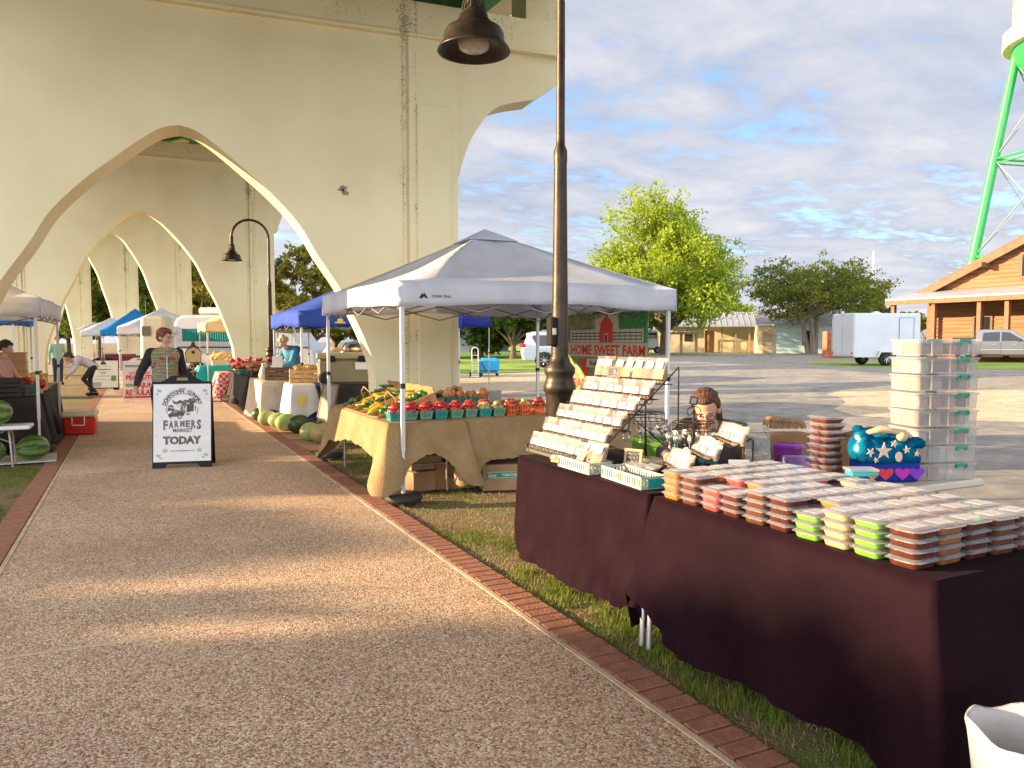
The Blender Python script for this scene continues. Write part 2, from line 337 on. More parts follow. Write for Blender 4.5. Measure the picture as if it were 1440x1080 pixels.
nL = t.nodes.new('ShaderNodeTexNoise'); nL.inputs['Scale'].default_value = .33; nL.inputs['Detail'].default_value = 6; t.links.new(tcn.outputs['Object'], nL.inputs['Vector']); mL = t.nodes.new('ShaderNodeMapRange'); mL.inputs[1].default_value = .38; mL.inputs[2].default_value = .6; mL.inputs[3].default_value = .84; mL.inputs[4].default_value = 1.04; t.links.new(nL.outputs[0], mL.inputs[0]); mLL = t.nodes.new('ShaderNodeMath'); mLL.operation = 'MULTIPLY'; t.links.new(mr.outputs[0], mLL.inputs[0]); t.links.new(mL.outputs[0], mLL.inputs[1]); mr = mLL
mm = t.nodes.new('ShaderNodeVectorMath'); mm.operation = 'SCALE'; t.links.new(r.outputs[0], mm.inputs[0]); t.links.new(mr.outputs[0], mm.inputs['Scale']); t.links.new(mm.outputs[0], b.inputs['Base Color'])
dd = t.nodes.new('ShaderNodeMapRange'); dd.inputs[1].default_value = 0; dd.inputs[2].default_value = .7; dd.inputs[3].default_value = 1; dd.inputs[4].default_value = 0; t.links.new(vo.outputs['Distance'], dd.inputs[0])
bp = t.nodes.new('ShaderNodeBump'); bp.inputs['Strength'].default_value = .75; bp.inputs['Distance'].default_value = .004; t.links.new(dd.outputs[0], bp.inputs['Height']); t.links.new(bp.outputs[0], b.inputs['Normal'])
XR, XL, BR, BL = 1.925, -.86, 2.135, -1.08
mb = MB(); mb.box(((XR + XL) / 2, 20, -.05), (XR - XL - .02, 70, .1)); o = mb.build('footpath', m_agg); o['kind'] = 'structure'
m_smooth = pm('smooth_concrete', (.5, .38, .26), .85, .2, 6, .3, 120)
mb = MB()
for x in (XL + .0, XR - .0): mb.box((x, 20, -.046), (.03, 70, .1))
jy = [4.36 + 2.95 * k for k in range(-2, 14)]
for k, y in enumerate(jy): mb.box(((XR + XL) / 2, y, -.0475), (XR - XL - .035, .026, .1), rz=R(-2.0 if k == 2 else .6))
o = mb.build('path_joints', m_smooth); o['kind'] = 'structure'
m_brick = pm('paver_brick', (.25, .098, .06), .85, .3, 14, .5, 90, col2=(.33, .155, .105)); m_mort = pm('mortar', (.045, .028, .02), .95)
mb = MB()
for (xa, xb) in ((XR + .02, BR), (BL, XL - .02)):
    y = -3.0; k = 0
    while y < 34:
        mb.box(((xa + xb) / 2 + random.uniform(-.003, .003), y, -.045 + random.uniform(-.002, .002)), (xb - xa - .006, .0915, .1), rz=R(random.uniform(-.8, .8)), b=.005); y += .1015
    mb.box(((xa + xb) / 2, 20, -.062), (xb - xa, 70, .1), mi=1)
o = mb.build('brick_border', [m_brick, m_mort]); o['kind'] = 'structure'
# ------------------------------------------------------------------ grass blades
def blades(name, n, region, h=(.02, .07), seed=1, dens=None, mat=None, w=.0022):
    g = np.random.default_rng(seed); V = []; Fc = []
    P = region(g, n)
    k = len(P)
    hh = g.uniform(h[0], h[1], k) * g.uniform(.5, 1.2, k); a = g.uniform(0, 2 * np.pi, k); ln = g.uniform(.2, 1.1, k) * hh; ww = g.uniform(.7, 1.5, k) * w
    dx_, dy_ = np.cos(a), np.sin(a); px_, py_ = -dy_ * ww, dx_ * ww
    z0 = -.02
    A = np.stack([P[:, 0] - px_, P[:, 1] - py_, np.full(k, z0)], 1); B = np.stack([P[:, 0] + px_, P[:, 1] + py_, np.full(k, z0)], 1)
    mxp, myp = P[:, 0] + dx_ * ln * .35, P[:, 1] + dy_ * ln * .35
    C = np.stack([mxp + px_ * .8, myp + py_ * .8, z0 + hh * .6], 1); D = np.stack([mxp - px_ * .8, myp - py_ * .8, z0 + hh * .6], 1)
    T = np.stack([P[:, 0] + dx_ * ln, P[:, 1] + dy_ * ln, z0 + hh], 1)
    V = np.stack([A, B, C, D, T], 1).reshape(-1, 3)
    i = np.arange(k) * 5
    me = bpy.data.meshes.new(name); q = np.stack([i, i + 1, i + 2, i + 3], 1).tolist(); tr = np.stack([i + 3, i + 2, i + 4], 1).tolist()
    me.from_pydata(V.tolist(), [], q + tr); me.materials.append(mat); o = bpy.data.objects.new(name, me); COL.objects.link(o); o['kind'] = 'stuff'; return o
m_blade = leafmat('grass_blade', (.06, .12, .015), (.26, .3, .06), .25)
m_dry = leafmat('dry_grass_blade', (.25, .18, .08), (.42, .34, .17), .2)
def fieldf(x, y): return np.sin(x * 3.1 + 1.3 * np.sin(y * 2.3)) + np.sin(y * 2.7 + 1.7 * np.sin(x * 2.1 + 1)) + .7 * np.sin(x * 7.3 + y * 5.1) + .5 * np.sin(x * 13 - y * 9.7)
def near_region(g, n):
    x = g.uniform(2.16, 6.9, n); x = np.where(g.random(n) < .6, g.uniform(2.15, 3.0, n), x); y = g.uniform(.6, 13.5, n)
    keep = fieldf(x, y) + g.normal(0, .7, n) + np.where(x < 2.32, -1.0, -.45) > .75
    keep &= ~((x > 2.2) & (x < 2.9) & (y > 6.1) & (y < 8.2) & (g.random(n) < .85))
    return np.stack([x, y], 1)[keep]
blades('grass_tufts', 120000, near_region, (.008, .036), 3, mat=m_blade, w=.0016)
def tuft_region(g, n):
    cx = g.uniform(2.2, 2.55, 60); cy = g.uniform(1.2, 4.6, 60); i = g.integers(0, 60, n)
    return np.stack([cx[i] + g.normal(0, .035, n), cy[i] + g.normal(0, .06, n)], 1)
blades('tall_grass_tufts', 5000, tuft_region, (.025, .075), 5, mat=m_blade, w=.0017)
blades('dry_grass', 45000, lambda g, n: np.stack([g.uniform(2.15, 5.5, n), g.uniform(.8, 11, n)], 1), (.004, .03), 9, mat=m_dry)
def left_region(g, n):
    x = g.uniform(-2.6, -1.09, n); y = g.uniform(6, 12.3, n); k = fieldf(x, y) + g.normal(0, .8, n) > .4; return np.stack([x, y], 1)[k]
blades('left_verge_grass', 30000, left_region, (.01, .05), 11, mat=m_blade)
# ------------------------------------------------------------------ bridge
m_pier = pm('painted_concrete', (.66, .60, .44), .75); t, b = nodes_of(m_pier)
tcn = t.nodes.new('ShaderNodeTexCoord'); n = t.nodes.new('ShaderNodeTexNoise'); n.inputs['Scale'].default_value = .8; n.inputs['Detail'].default_value = 8; t.links.new(tcn.outputs['Object'], n.inputs['Vector'])
r = t.nodes.new('ShaderNodeValToRGB'); r.color_ramp.elements[0].position = .3; r.color_ramp.elements[1].position = .7; r.color_ramp.elements[0].color = (.74, .655, .40, 1); r.color_ramp.elements[1].color = (.83, .755, .50, 1); t.links.new(n.outputs[0], r.inputs[0])
# mildew: small dark specks where two noises agree, denser in the column grooves and along the cap
def speck(scale, lo, hi, det=4):
    q = t.nodes.new('ShaderNodeTexNoise'); q.inputs['Scale'].default_value = scale; q.inputs['Detail'].default_value = det; t.links.new(tcn.outputs['Object'], q.inputs['Vector'])
    a = t.nodes.new('ShaderNodeMapRange'); a.inputs[1].default_value = lo; a.inputs[2].default_value = hi; t.links.new(q.outputs[0], a.inputs[0]); return a.outputs[0]
def mth(op, a, b_=None, v=None, clamp=False):
    q = t.nodes.new('ShaderNodeMath'); q.operation = op; q.use_clamp = clamp; t.links.new(a, q.inputs[0])
    if b_ is not None: t.links.new(b_, q.inputs[1])
    elif v is not None: q.inputs[1].default_value = v
    return q.outputs[0]
sx_ = t.nodes.new('ShaderNodeSeparateXYZ'); t.links.new(tcn.outputs['Object'], sx_.inputs[0])
ax_ = mth('ABSOLUTE', sx_.outputs[0])
g1 = mth('SUBTRACT', ax_, v=2.93); g1 = mth('ABSOLUTE', g1); gr = t.nodes.new('ShaderNodeMapRange'); gr.inputs[1].default_value = 0; gr.inputs[2].default_value = .16; gr.inputs[3].default_value = .17; gr.inputs[4].default_value = 0; t.links.new(g1, gr.inputs[0])
g2 = mth('SUBTRACT', ax_, v=3.10); g2 = mth('ABSOLUTE', g2); gr2 = t.nodes.new('ShaderNodeMapRange'); gr2.inputs[1].default_value = 0; gr2.inputs[2].default_value = .04; gr2.inputs[3].default_value = .17; gr2.inputs[4].default_value = 0; t.links.new(g2, gr2.inputs[0])
cz = t.nodes.new('ShaderNodeMapRange'); cz.inputs[1].default_value = 5.3; cz.inputs[2].default_value = 6.2; cz.inputs[3].default_value = 0; cz.inputs[4].default_value = .1; t.links.new(sx_.outputs[2], cz.inputs[0])
q = t.nodes.new('ShaderNodeTexNoise'); q.inputs['Scale'].default_value = 34; q.inputs['Detail'].default_value = 8; q.inputs['Roughness'].default_value = .7; t.links.new(tcn.outputs['Object'], q.inputs['Vector'])
q2 = t.nodes.new('ShaderNodeTexNoise'); q2.inputs['Scale'].default_value = 2.2; q2.inputs['Detail'].default_value = 3; t.links.new(tcn.outputs['Object'], q2.inputs['Vector'])
sm_ = mth('MULTIPLY', q2.outputs[0], v=.34); sm_ = mth('ADD', sm_, q.outputs[0]); sm_ = mth('ADD', sm_, gr.outputs[0]); sm_ = mth('ADD', sm_, gr2.outputs[0]); sm_ = mth('ADD', sm_, cz.outputs[0])
sr = t.nodes.new('ShaderNodeMapRange'); sr.inputs[1].default_value = .865; sr.inputs[2].default_value = .93; sr.inputs[3].default_value = 0; sr.inputs[4].default_value = .62; t.links.new(sm_, sr.inputs[0])
mxr = t.nodes.new('ShaderNodeMixRGB'); t.links.new(sr.outputs[0], mxr.inputs[0]); t.links.new(r.outputs[0], mxr.inputs[1]); mxr.inputs[2].default_value = (.14, .1, .05, 1); t.links.new(mxr.outputs[0], b.inputs['Base Color'])
bp = t.nodes.new('ShaderNodeBump'); bp.inputs['Strength'].default_value = .15; bp.inputs['Distance'].default_value = .02; t.links.new(q.outputs[0], bp.inputs['Height']); t.links.new(bp.outputs[0], b.inputs['Normal'])
m_green = pm('green_girder_paint', (.035, .2, .085), .5, .3, 3, .1, 30)
ARCH = [(2.50, 0), (2.5, 1.05), (2.38, 1.5), (2.2, 1.9), (2.0, 2.3), (1.72, 2.72), (1.47, 3.14), (1.11, 3.53), (.78, 3.82), (.44, 4.1), (.2, 4.26), (0, 4.31)]
def pier(name, label, cx, cy, ang, rise=0., s=1.0, near=False):
    T = .58; p = thing(name, label, 'bridge pier', (cx, cy, 0), R(-ang), 'arched bridge piers over the path')
    sm = [(v.x, v.y) for v in catm(ARCH, 4)]
    def up(z): return z + rise * min(1, max(0, (z - 1.0) / 3.0))
    r_ = [(u * s, up(z)) for u, z in sm]; l_ = [(-u, z) for u, z in r_[::-1]]
    arch = r_ + l_[1:]
    top = 6.3 + rise; uw = 3.0 * s
    brk = [(3.0, 6.3), (5.41, 6.3), (5.41, 5.52), (4.95, 5.18), (4.54, 5.1), (4.26, 4.96), (3.98, 4.58), (3.82, 4.2), (3.74, 3.95), (3.6, 3.95)]
    body = MB()
    # front and back faces as quad strips between the arch line and the top line, plus soffit
    n_ = len(arch); frac = [i / (n_ - 1) for i in range(n_)]
    ol = []
    for i in range(n_):
        f = frac[i]
        if f < .25: ol.append((uw, top * (f / .25)))
        elif f <= .75: ol.append((uw - (f - .25) / .5 * 2 * uw, top))
        else: ol.append((-uw, top * (1 - (f - .75) / .25)))
    for (yy, fl) in ((0, 0), (T, 1)):
        vs_ = [(u, yy, z) for u, z in arch] + [(u, yy, z) for u, z in ol]
        fs = [(i, i + 1, n_ + i + 1, n_ + i) for i in range(n_ - 1)]
        if not fl: fs = [f[::-1] for f in fs]
        body.add(vs_, fs)
    vs_ = [(u, 0, z) for u, z in arch] + [(u, T, z) for u, z in arch]
    body.add(vs_, [(i, n_ + i, n_ + i + 1, i + 1) for i in range(n_ - 1)])
    body.build('arch_wall', m_pier, p)
    for sgn in (1, -1):
        c = MB(); w = .72 * s; cxm = sgn * (uw + w / 2)
        c.box((cxm, T / 2, top / 2), (w, T + .09, top)); 
        c.box((cxm, T / 2, (4.9 + rise) / 2 + .2), (.5 * s, T + .15, 4.5 + rise), b=.012)
        c.box((sgn * (uw - .055), T / 2, top / 2), (.035, T + .04, top))
        c.build('column', m_pier, p)
        bq = MB(); pts = [(3.72 * s, top)] + [(5.41, top)] + [(u, z + rise) for u, z in [(5.41, 5.52)]] + [(v.x, v.y + rise) for v in catm([(4.95, 5.18), (4.54, 5.08), (4.26, 4.94), (3.98, 4.56), (3.83, 4.2), (3.76, 3.95)], 4)] + [(3.72 * s, 3.95 + rise)]
        bq.prism([(sgn * u, z) for u, z in pts], (0, .03, 0), (1, 0, 0), (0, 0, 1), (0, 1, 0), T - .06); bq.build('cantilever_bracket', m_pier, p)
    cap = MB(); cap.box((0, T / 2, 6.09 + rise), (10.84, T + .16, .44), b=.01); cap.box((0, T / 2, 5.845 + rise), (10.83, T + .22, .05), b=.015)
    cap.box((5.1, T / 2, 6.9 + rise), (.6, T + .02, 1.2)); cap.box((-5.1, T / 2, 6.9 + rise), (.6, T + .02, 1.2))
    cap.build('cap_beam', m_pier, p)
    return p
P1 = pier('bridge_pier', 'nearest cream pier with a tall pointed arch and mildewed column grooves', .56, 10.9, 5, 0, 1, True)
PIERS = [(.2, 24.5, 1, .93, .98), (-.95, 40, -4, 2.2, .92), (-3.4, 54, -8, 3.3, .98), (-6.6, 67, -12, 4.2, .98)]
LB = ['second cream arched pier, a lamp post standing in front of it', 'third pier of the row, framed by the second pier arch', 'fourth pier, pale column seen with trees on both sides', 'farthest pier, only a slim column and half an arch showing']
for a, l in zip(PIERS, LB): pier('bridge_pier', l, *a)
# chipped spot on the nearest pier
mb = MB(); m_chip = pm('bare_concrete', (.3, .25, .19), .95, .4, 40, .8, 60)
mb.prism([(v[0], v[1]) for v in blob_poly((0, 0), .07, .055, 14, .7, 5)], (2.08, -.004, 3.63), (1, 0, 0), (0, 0, 1), (0, 1, 0), .003); mb.ball((2.07, -.006, 3.63), (.017, .008, .02), 8, mi=1)
mb.build('chipped_spot', [m_chip, pm('dark_hole', (.02, .015, .01), 1)], P1)
# deck, slab and green girders following the pier line
def deckline():
    return [(1.6, -22, 5.6), (1.05, -4, 6.05), (.56, 10.9 + .35, 6.9 - .6 + .02), (.2, 24.85, 7.25), (-.95, 40.35, 8.52), (-3.4, 54.3, 9.62), (-6.6, 67.3, 10.52), (-12, 88, 11.5)]
DL = deckline(); dk = thing('bridge_deck', 'bridge deck on green steel girders overhead', 'bridge deck', (0, 0, 0))
def ribbon(mb, u0, u1, z0, z1):
    sec = []
    for i, (x, y, z) in enumerate(DL):
        a, b_ = DL[max(0, i - 1)], DL[min(len(DL) - 1, i + 1)]; d = Vector((b_[0] - a[0], b_[1] - a[1], 0)).normalized(); nx = Vector((d.y, -d.x, 0)); c = Vector((x, y, z))
        sec.append([c + nx * u0 + Vector((0, 0, z0)), c + nx * u1 + Vector((0, 0, z0)), c + nx * u1 + Vector((0, 0, z1)), c + nx * u0 + Vector((0, 0, z1))])
    vs_ = [p for s_ in sec for p in s_]; fs = [(3, 2, 1, 0)[::-1], tuple(range(len(vs_) - 4, len(vs_)))[::-1]]
    for i in range(len(DL) - 1):
        for k in range(4): fs.append((i * 4 + k, i * 4 + (k + 1) % 4, i * 4 + 4 + (k + 1) % 4, i * 4 + 4 + k))
    mb.add(vs_, fs)
mb = MB(); ribbon(mb, -5.7, 5.7, 1.0, 1.25); ribbon(mb, 5.45, 5.7, 1.25, 1.9); ribbon(mb, -5.7, -5.45, 1.25, 1.9); mb.build('deck_slab', m_pier, dk, weld=False)
for u in (-4.0, -1.9, .3, 2.3, 3.9):
    mb = MB(); ribbon(mb, u - .02, u + .02, .08, .97); ribbon(mb, u - .2, u + .2, .0, .078); ribbon(mb, u - .2, u + .2, .97, .995); mb.build('girder', m_green, dk)
mb = MB()
for i in range(1, len(DL) - 1):
    for (da, sg) in ((-1.4, -1), (1.4, 1), (-3.6, 1), (3.6, -1)):
        x, y, z = DL[i]
        for j in range(4):
            ua, ub = (-4, -1.9, .3, 2.3, 3.9)[j:j + 2]; sh = .035 * da * 10 * .15
            mb.tube([(x + ua, y + da, z + .25), (x + ub, y + da * .55, z + .85)], .06, 4); mb.tube([(x + ua, y + da, z + .85), (x + ub, y + da * .6, z + .2)], .06, 4)
mb.build('cross_brace', m_green, dk)

g_ = np.random.default_rng(77); n_ = 170; P = np.stack([g_.uniform(-.8, 1.9, n_), g_.uniform(1.2, 14, n_)], 1); P[:60, 0] = g_.uniform(1.75, 2.1, 60); P[60:90, 0] = g_.uniform(-.85, -.6, 30)
V_ = []; F_ = []
for k in range(n_):
    a, s_ = g_.uniform(0, 6.28), g_.uniform(.006, .02); c, d = math.cos(a), math.sin(a); x, y = P[k]; o_ = len(V_)
    V_ += [(x - c * s_, y - d * s_, .004), (x - d * s_ * .35, y + c * s_ * .35, .009), (x + c * s_, y + d * s_, .005), (x + d * s_ * .35, y - c * s_ * .35, .003)]; F_.append((o_, o_ + 1, o_ + 2, o_ + 3))
me = bpy.data.meshes.new('leaf_litter'); me.from_pydata(V_, [], F_); me.materials.append(m_dry); o = bpy.data.objects.new('leaf_litter', me); COL.objects.link(o); o['kind'] = 'stuff'
# ================================================================== LAMPS
m_bronze = pm('dark_bronze_metal', (.05, .038, .027), .42, .35, 9, .08, 60, metal=.6, rvar=.12)
m_lens = pm('ribbed_glass', (.55, .53, .47), .15, .2, 30, .3, 40)
m_black = pm('black_plastic', (.008, .008, .009), .5, .2, 20, spec=.2)
def street_lamp(label, x, y, detail=True, rz=0):
    p = thing('street_lamp', label, 'street lamp', (x, y, 0), rz, 'gooseneck street lamps beside the path')
    n = 24 if detail else 12
    MB().lathe([(.2, -.03), (.2, .05), (.175, .08), (.17, .2), (.15, .26), (.125, .3), (.118, .34)], n=n).build('base', m_bronze, p)
    MB().lathe([(.118, .34), (.105, 1.12), (.112, 1.14)], n=n * 2, flute=.035 if detail else 0).build('fluted_column', m_bronze, p)
    MB().lathe([(.112, 1.14), (.125, 1.16), (.127, 1.20), (.115, 1.23), (.105, 1.27), (.12, 1.3), (.12, 1.34), (.085, 1.38), (.075, 1.42)], n=n).build('collar', m_bronze, p)
    r_ = .44; top = 4.38
    q = MB(); q.lathe([(.068, 1.42), (.059, 2.0), (.049, 2.9), (.052, 2.92), (.052, 3.0), (.036, 3.04), (.033, 3.1), (.031, 4.11)], n=n); q.build('pole', m_bronze, p)
    q = MB(); q.tube([(-r_ + r_ * math.cos(a), 0, 4.1 + r_ * math.sin(a)) for a in [math.pi * k / 16 for k in range(17)]] , .03, 12); q.bar((-2 * r_, 0, 4.12), (-2 * r_, 0, 3.96), .045, n=12); q.build('arm', m_bronze, p)
    z0 = 3.52; s_ = MB()
    s_.lathe([(0, z0 + .47), (.045, z0 + .465), (.047, z0 + .44), (.04, z0 + .42), (.052, z0 + .4), (.05, z0 + .33), (.075, z0 + .27), (.08, z0 + .25), (.098, z0 + .24), (.1, z0 + .215), (.118, z0 + .2), (.122, z0 + .175), (.185, z0 + .15), (.205, z0 + .12), (.212, z0 + .06), (.245, z0 + .015), (.25, z0), (.238, z0 + .004), (.2, z0 + .05), (.12, z0 + .085), (0, z0 + .09)], (-2 * r_, 0, 0), n=n * 2)
    if detail:
        for k in range(10): a = 2 * math.pi * k / 10; s_.bar((-2 * r_ + .052 * math.cos(a), .052 * math.sin(a), z0 + .41), (-2 * r_ + .078 * math.cos(a), .078 * math.sin(a), z0 + .27), .006, n=5)
    sh = s_.build('lamp_shade', m_bronze, p)
    MB().lathe([(.0, z0 + .002), (.07, z0 + .004), (.1, z0 + .02), (.11, z0 + .05), (.11, z0 + .08)], (-2 * r_, 0, 0), n=n).build('lens', m_lens, sh)
    return p
LX, LY = 2.96, 5.22
street_lamp('nearest tall gooseneck lamp post, its shade hanging in front of the first pier', LX, LY, True, R(18))
street_lamp('gooseneck lamp post in front of the second pier', 3.05, 20.2)
street_lamp('small distant gooseneck lamp seen through the second arch', .62, 56, False)
mb = MB(); mb.box((LX - .085, LY - .02, 1.62), (.05, .09, .22), b=.01); mb.box((LX - .085, LY - .067, 1.62), (.03, .004, .05), mi=1)
tag(mb.build('junction_box', [m_black, m_lens]), 'small black box strapped to the near lamp post above its collar', 'junction box')
# ================================================================== TREES
m_bark = pm('bark', (.12, .085, .055), .9, .35, 6, .6, 14, stretch=(1, 1, .3))
m_bark2 = pm('grey_bark', (.2, .165, .125), .9, .3, 6, .6, 14, stretch=(1, 1, .3))
def leafcloud(name, parent, blobs, n, size, mat, seed, gap=.35, flat=.75, drop=0):
    g = np.random.default_rng(seed); B = np.array([[*b[:3], *(b[3] if isinstance(b[3], tuple) else (b[3],) * 3)] for b in blobs])
    wts = (B[:, 3] * B[:, 4] * B[:, 5]) ** (2 / 3); idx = g.choice(len(B), n, p=wts / wts.sum())
    d = g.normal(size=(n, 3)); d /= np.linalg.norm(d, axis=1)[:, None]
    rr = g.uniform(.45, 1.0, n) ** .6 * (1 + .16 * np.sin(d[:, 0] * 7 + idx) + .12 * np.sin(d[:, 2] * 9 + idx * 2))
    P = B[idx, :3] + d * B[idx, 3:6] * rr[:, None]
    # sub-clumps: pull leaves towards random twigs so that the outline is ragged with gaps
    nt_ = max(60, n // 26); tw = P[g.integers(0, n, nt_)] + g.normal(0, .08, (nt_, 3)) * B[:, 3].mean()
    k = g.integers(0, nt_, n); sp = B[:, 3].mean() * .14
    P = tw[k] + g.normal(0, sp, (n, 3)) * np.array([1, 1, flat]); P[:, 2] -= drop * np.abs(g.normal(0, 1, n))
    a = g.normal(size=(n, 3)); a /= np.linalg.norm(a, axis=1)[:, None]; b_ = np.cross(a, g.normal(size=(n, 3))); b_ /= np.linalg.norm(b_, axis=1)[:, None]
    s_ = size * g.uniform(.6, 1.5, n)[:, None]
    V = np.stack([P - a * s_, P + b_ * s_ * .5, P + a * s_, P - b_ * s_ * .5], 1).reshape(-1, 3); i = np.arange(n) * 4
    me = bpy.data.meshes.new(name); me.from_pydata(V.tolist(), [], np.stack([i, i + 1, i + 2, i + 3], 1).tolist()); me.materials.append(mat)
    o = bpy.data.objects.new(name, me); COL.objects.link(o); o.parent = parent; return o
def tree(name, label, loc, H_, R_, cz, ch, nb, leaves, size, lm, seed, group=None, trunks=1, tr=.3, bark=None, spread=0, flat=.75, drop=0, low=0.0, cat='tree', gapk=.3):
    rr = random.Random(seed); p = thing(name, label, cat, loc, 0, group); bark = bark or m_bark
    blobs = []
    for k in range(nb):
        a = k * 2.399 + rr.uniform(-.4, .4); q = math.sqrt((k + .5) / nb); zz = rr.uniform(-1, 1) * math.sqrt(max(.05, 1 - q * q)) 
        rad = R_ * (.62 * q + .1 * rr.random()); b = R_ * rr.uniform(.24, .4) * (1.05 - .3 * q)
        blobs.append((rad * math.cos(a), rad * math.sin(a), cz + zz * ch * .72 - low * q * q * ch, (b, b, b * .8)))
    leafcloud('crown', p, blobs, leaves, size, lm, seed, flat=flat, drop=drop)
    t_ = MB(); fork = max(H_ * .16, cz - ch * 1.0)
    bases = [(rr.uniform(-.15, .15) * spread, rr.uniform(-.15, .15) * spread) for _ in range(trunks)]
    for (bx, by) in bases:
        fx, fy = bx * 3 + rr.uniform(-.1, .1) * spread, by * 3
        t_.tube([(bx, by, -.2), (bx, by, .15), (bx + fx * .3, by + fy * .3, fork * .5), (fx, fy, fork)], [tr * 1.5, tr, tr * .8, tr * .65], 9)
    tk = t_.build('trunk', bark, p); lb = MB()
    for k, b in enumerate(blobs):
        bx, by = bases[k % trunks]; f0 = Vector((bx * 3.0, by * 3.0, fork * rr.uniform(.75, 1.0)))
        e = Vector(b[:3]); m_ = f0.lerp(e, .5) + Vector((rr.uniform(-.1, .1) * R_, rr.uniform(-.1, .1) * R_, -.06 * R_))
        lb.tube([f0, f0.lerp(m_, .5) + Vector((0, 0, .03 * R_)), m_, e], [tr * .5, tr * .36, tr * .24, tr * .08], 6)
        for _ in range(2):
            e2 = e + Vector((rr.uniform(-1, 1), rr.uniform(-1, 1), rr.uniform(-.4, .8))) * b[3][0] * .9; lb.bar(m_.lerp(e, .6), e2, tr * .12, tr * .03, 5)
    lb.build('limb', bark, p); return p
def AT(px, D): d = ray(px, 479); v = Vector((d.x, d.y, 0)); s_ = D / (v.dot(Vector((_sy, _cy, 0)))); q = v * s_; return (q.x, q.y, gz(q.x))
lm_y = leafmat('yellow_green_leaf', (.13, .23, .02), (.44, .5, .06), .45)
lm_o = leafmat('olive_leaf', (.05, .1, .018), (.17, .2, .035), .35)
lm_oo = leafmat('lit_olive_leaf', (.05, .1, .015), (.26, .26, .05), .4)  # brighter ramp end paints sunlit leaves into the olive colour
lm_d = leafmat('dark_leaf', (.03, .065, .015), (.11, .16, .03), .3)
lm_g = leafmat('golden_leaf', (.09, .1, .015), (.36, .3, .05), .4)
tree('broadleaf_tree', 'big yellow-green shade tree rising behind the white canopy', AT(934, 68), 14.5, 8.5, 8.6, 6.4, 38, 46000, .15, lm_y, 11, trunks=1, tr=.45, spread=.6, low=.55, drop=.25)
tree('live_oak', 'low spreading dark tree with forked grey trunks left of the white trailer', AT(1145, 70), 7.6, 7.9, 5.9, 1.7, 30, 22000, .125, lm_oo, 5, trunks=3, tr=.26, bark=m_bark2, spread=3.4, flat=.45, low=.3)
tree('broadleaf_tree', 'dark green tree tucked between the spreading tree and the wooden building', AT(1222, 96), 7, 4.0, 4.6, 3, 9, 7000, .2, lm_d, 8, tr=.25)
tree('broadleaf_tree', 'small pale tree far off seen over the barn roof', AT(1029, 105), 7, 3.2, 5.0, 2.6, 8, 5000, .2, lm_y, 18, tr=.2)
for k, (px, D, h) in enumerate([(1252, 118, 6.0), (1268, 112, 6.5), (1284, 120, 7.4), (1300, 110, 6.2)]):
    tree('broadleaf_tree', 'far tree under the porch roof end, %s from the left' % ('first', 'second', 'third', 'fourth')[k], AT(px, D), h, 2.9, h * .58, h * .36, 7, 3200, .2, (lm_o, lm_g)[k % 2], 30 + k, group='far trees under the porch roof', tr=.16)
for k, (px, D, h, r_) in enumerate([(676, 58, 7.6, 4.2), (722, 55, 7.0, 4.2), (765, 58, 7.2, 4.4), (815, 62, 7.2, 4.4), (868, 64, 7.0, 4.4)]):
    tree('broadleaf_tree', 'dense dark tree, %s from the left in the row behind the parked white car' % ('first', 'second', 'third', 'fourth', 'fifth')[k], AT(px, D), h, r_, h * .5, h * .47, 14, 11000, .17, lm_d, 50 + k, group='dark trees behind the parked car', tr=.25, low=.3)
for k, (px, D, h, r_) in enumerate([(402, 62, 8.2, 3.6), (440, 58, 9.4, 4.0), (472, 64, 8.6, 4.0), (505, 60, 8.2, 3.6)]):
    tree('broadleaf_tree', 'golden-green tree behind the blue canopy, %s from the second pier' % ('first', 'second', 'third', 'fourth')[k], AT(px, D), h, r_, h * .56, h * .43, 14, 11000, .16, lm_g, 70 + k, group='golden trees behind the blue canopy', tr=.25, low=.3)
for k, (px, D, h, r_) in enumerate([(96, 88, 14, 6), (140, 84, 14, 6), (178, 88, 15, 6.5), (222, 80, 14, 6), (262, 74, 15, 6.5), (300, 70, 12.5, 5.5), (350, 74, 12, 5.5), (60, 90, 14, 6)]):
    tree('broadleaf_tree', 'tall tree seen through the pier arches, %s in the wood' % ('second from the left', 'third from the left', 'fourth from the left', 'fifth from the left', 'sixth from the left', 'second from the right', 'rightmost', 'leftmost')[k], AT(px, D), h, r_, h * .52, h * .47, 16, 12000, .2, (lm_d, lm_o, lm_g)[k % 3] if k != 4 else lm_d, 90 + k, group='tall trees beyond the arches', tr=.3, low=.3)
# unseen trees added off to the left to keep the near ground in shade
for k in range(13):
    tree('broadleaf_tree', 'leafy shade tree added left of the market, outside the frame', (-27 + (k % 2) * 1.3, 5.7 + k * 1.75, 0), 8.5 + .3 * math.sin(k * 2.3) - (.2 if 7 <= k <= 8 else 0), 2.9, 4.5 - (.1 if 7 <= k <= 8 else 0), 3.9, 14, 13000, .32, lm_o, 130 + k, group='added shade trees left of the market', tr=.25, low=.2)
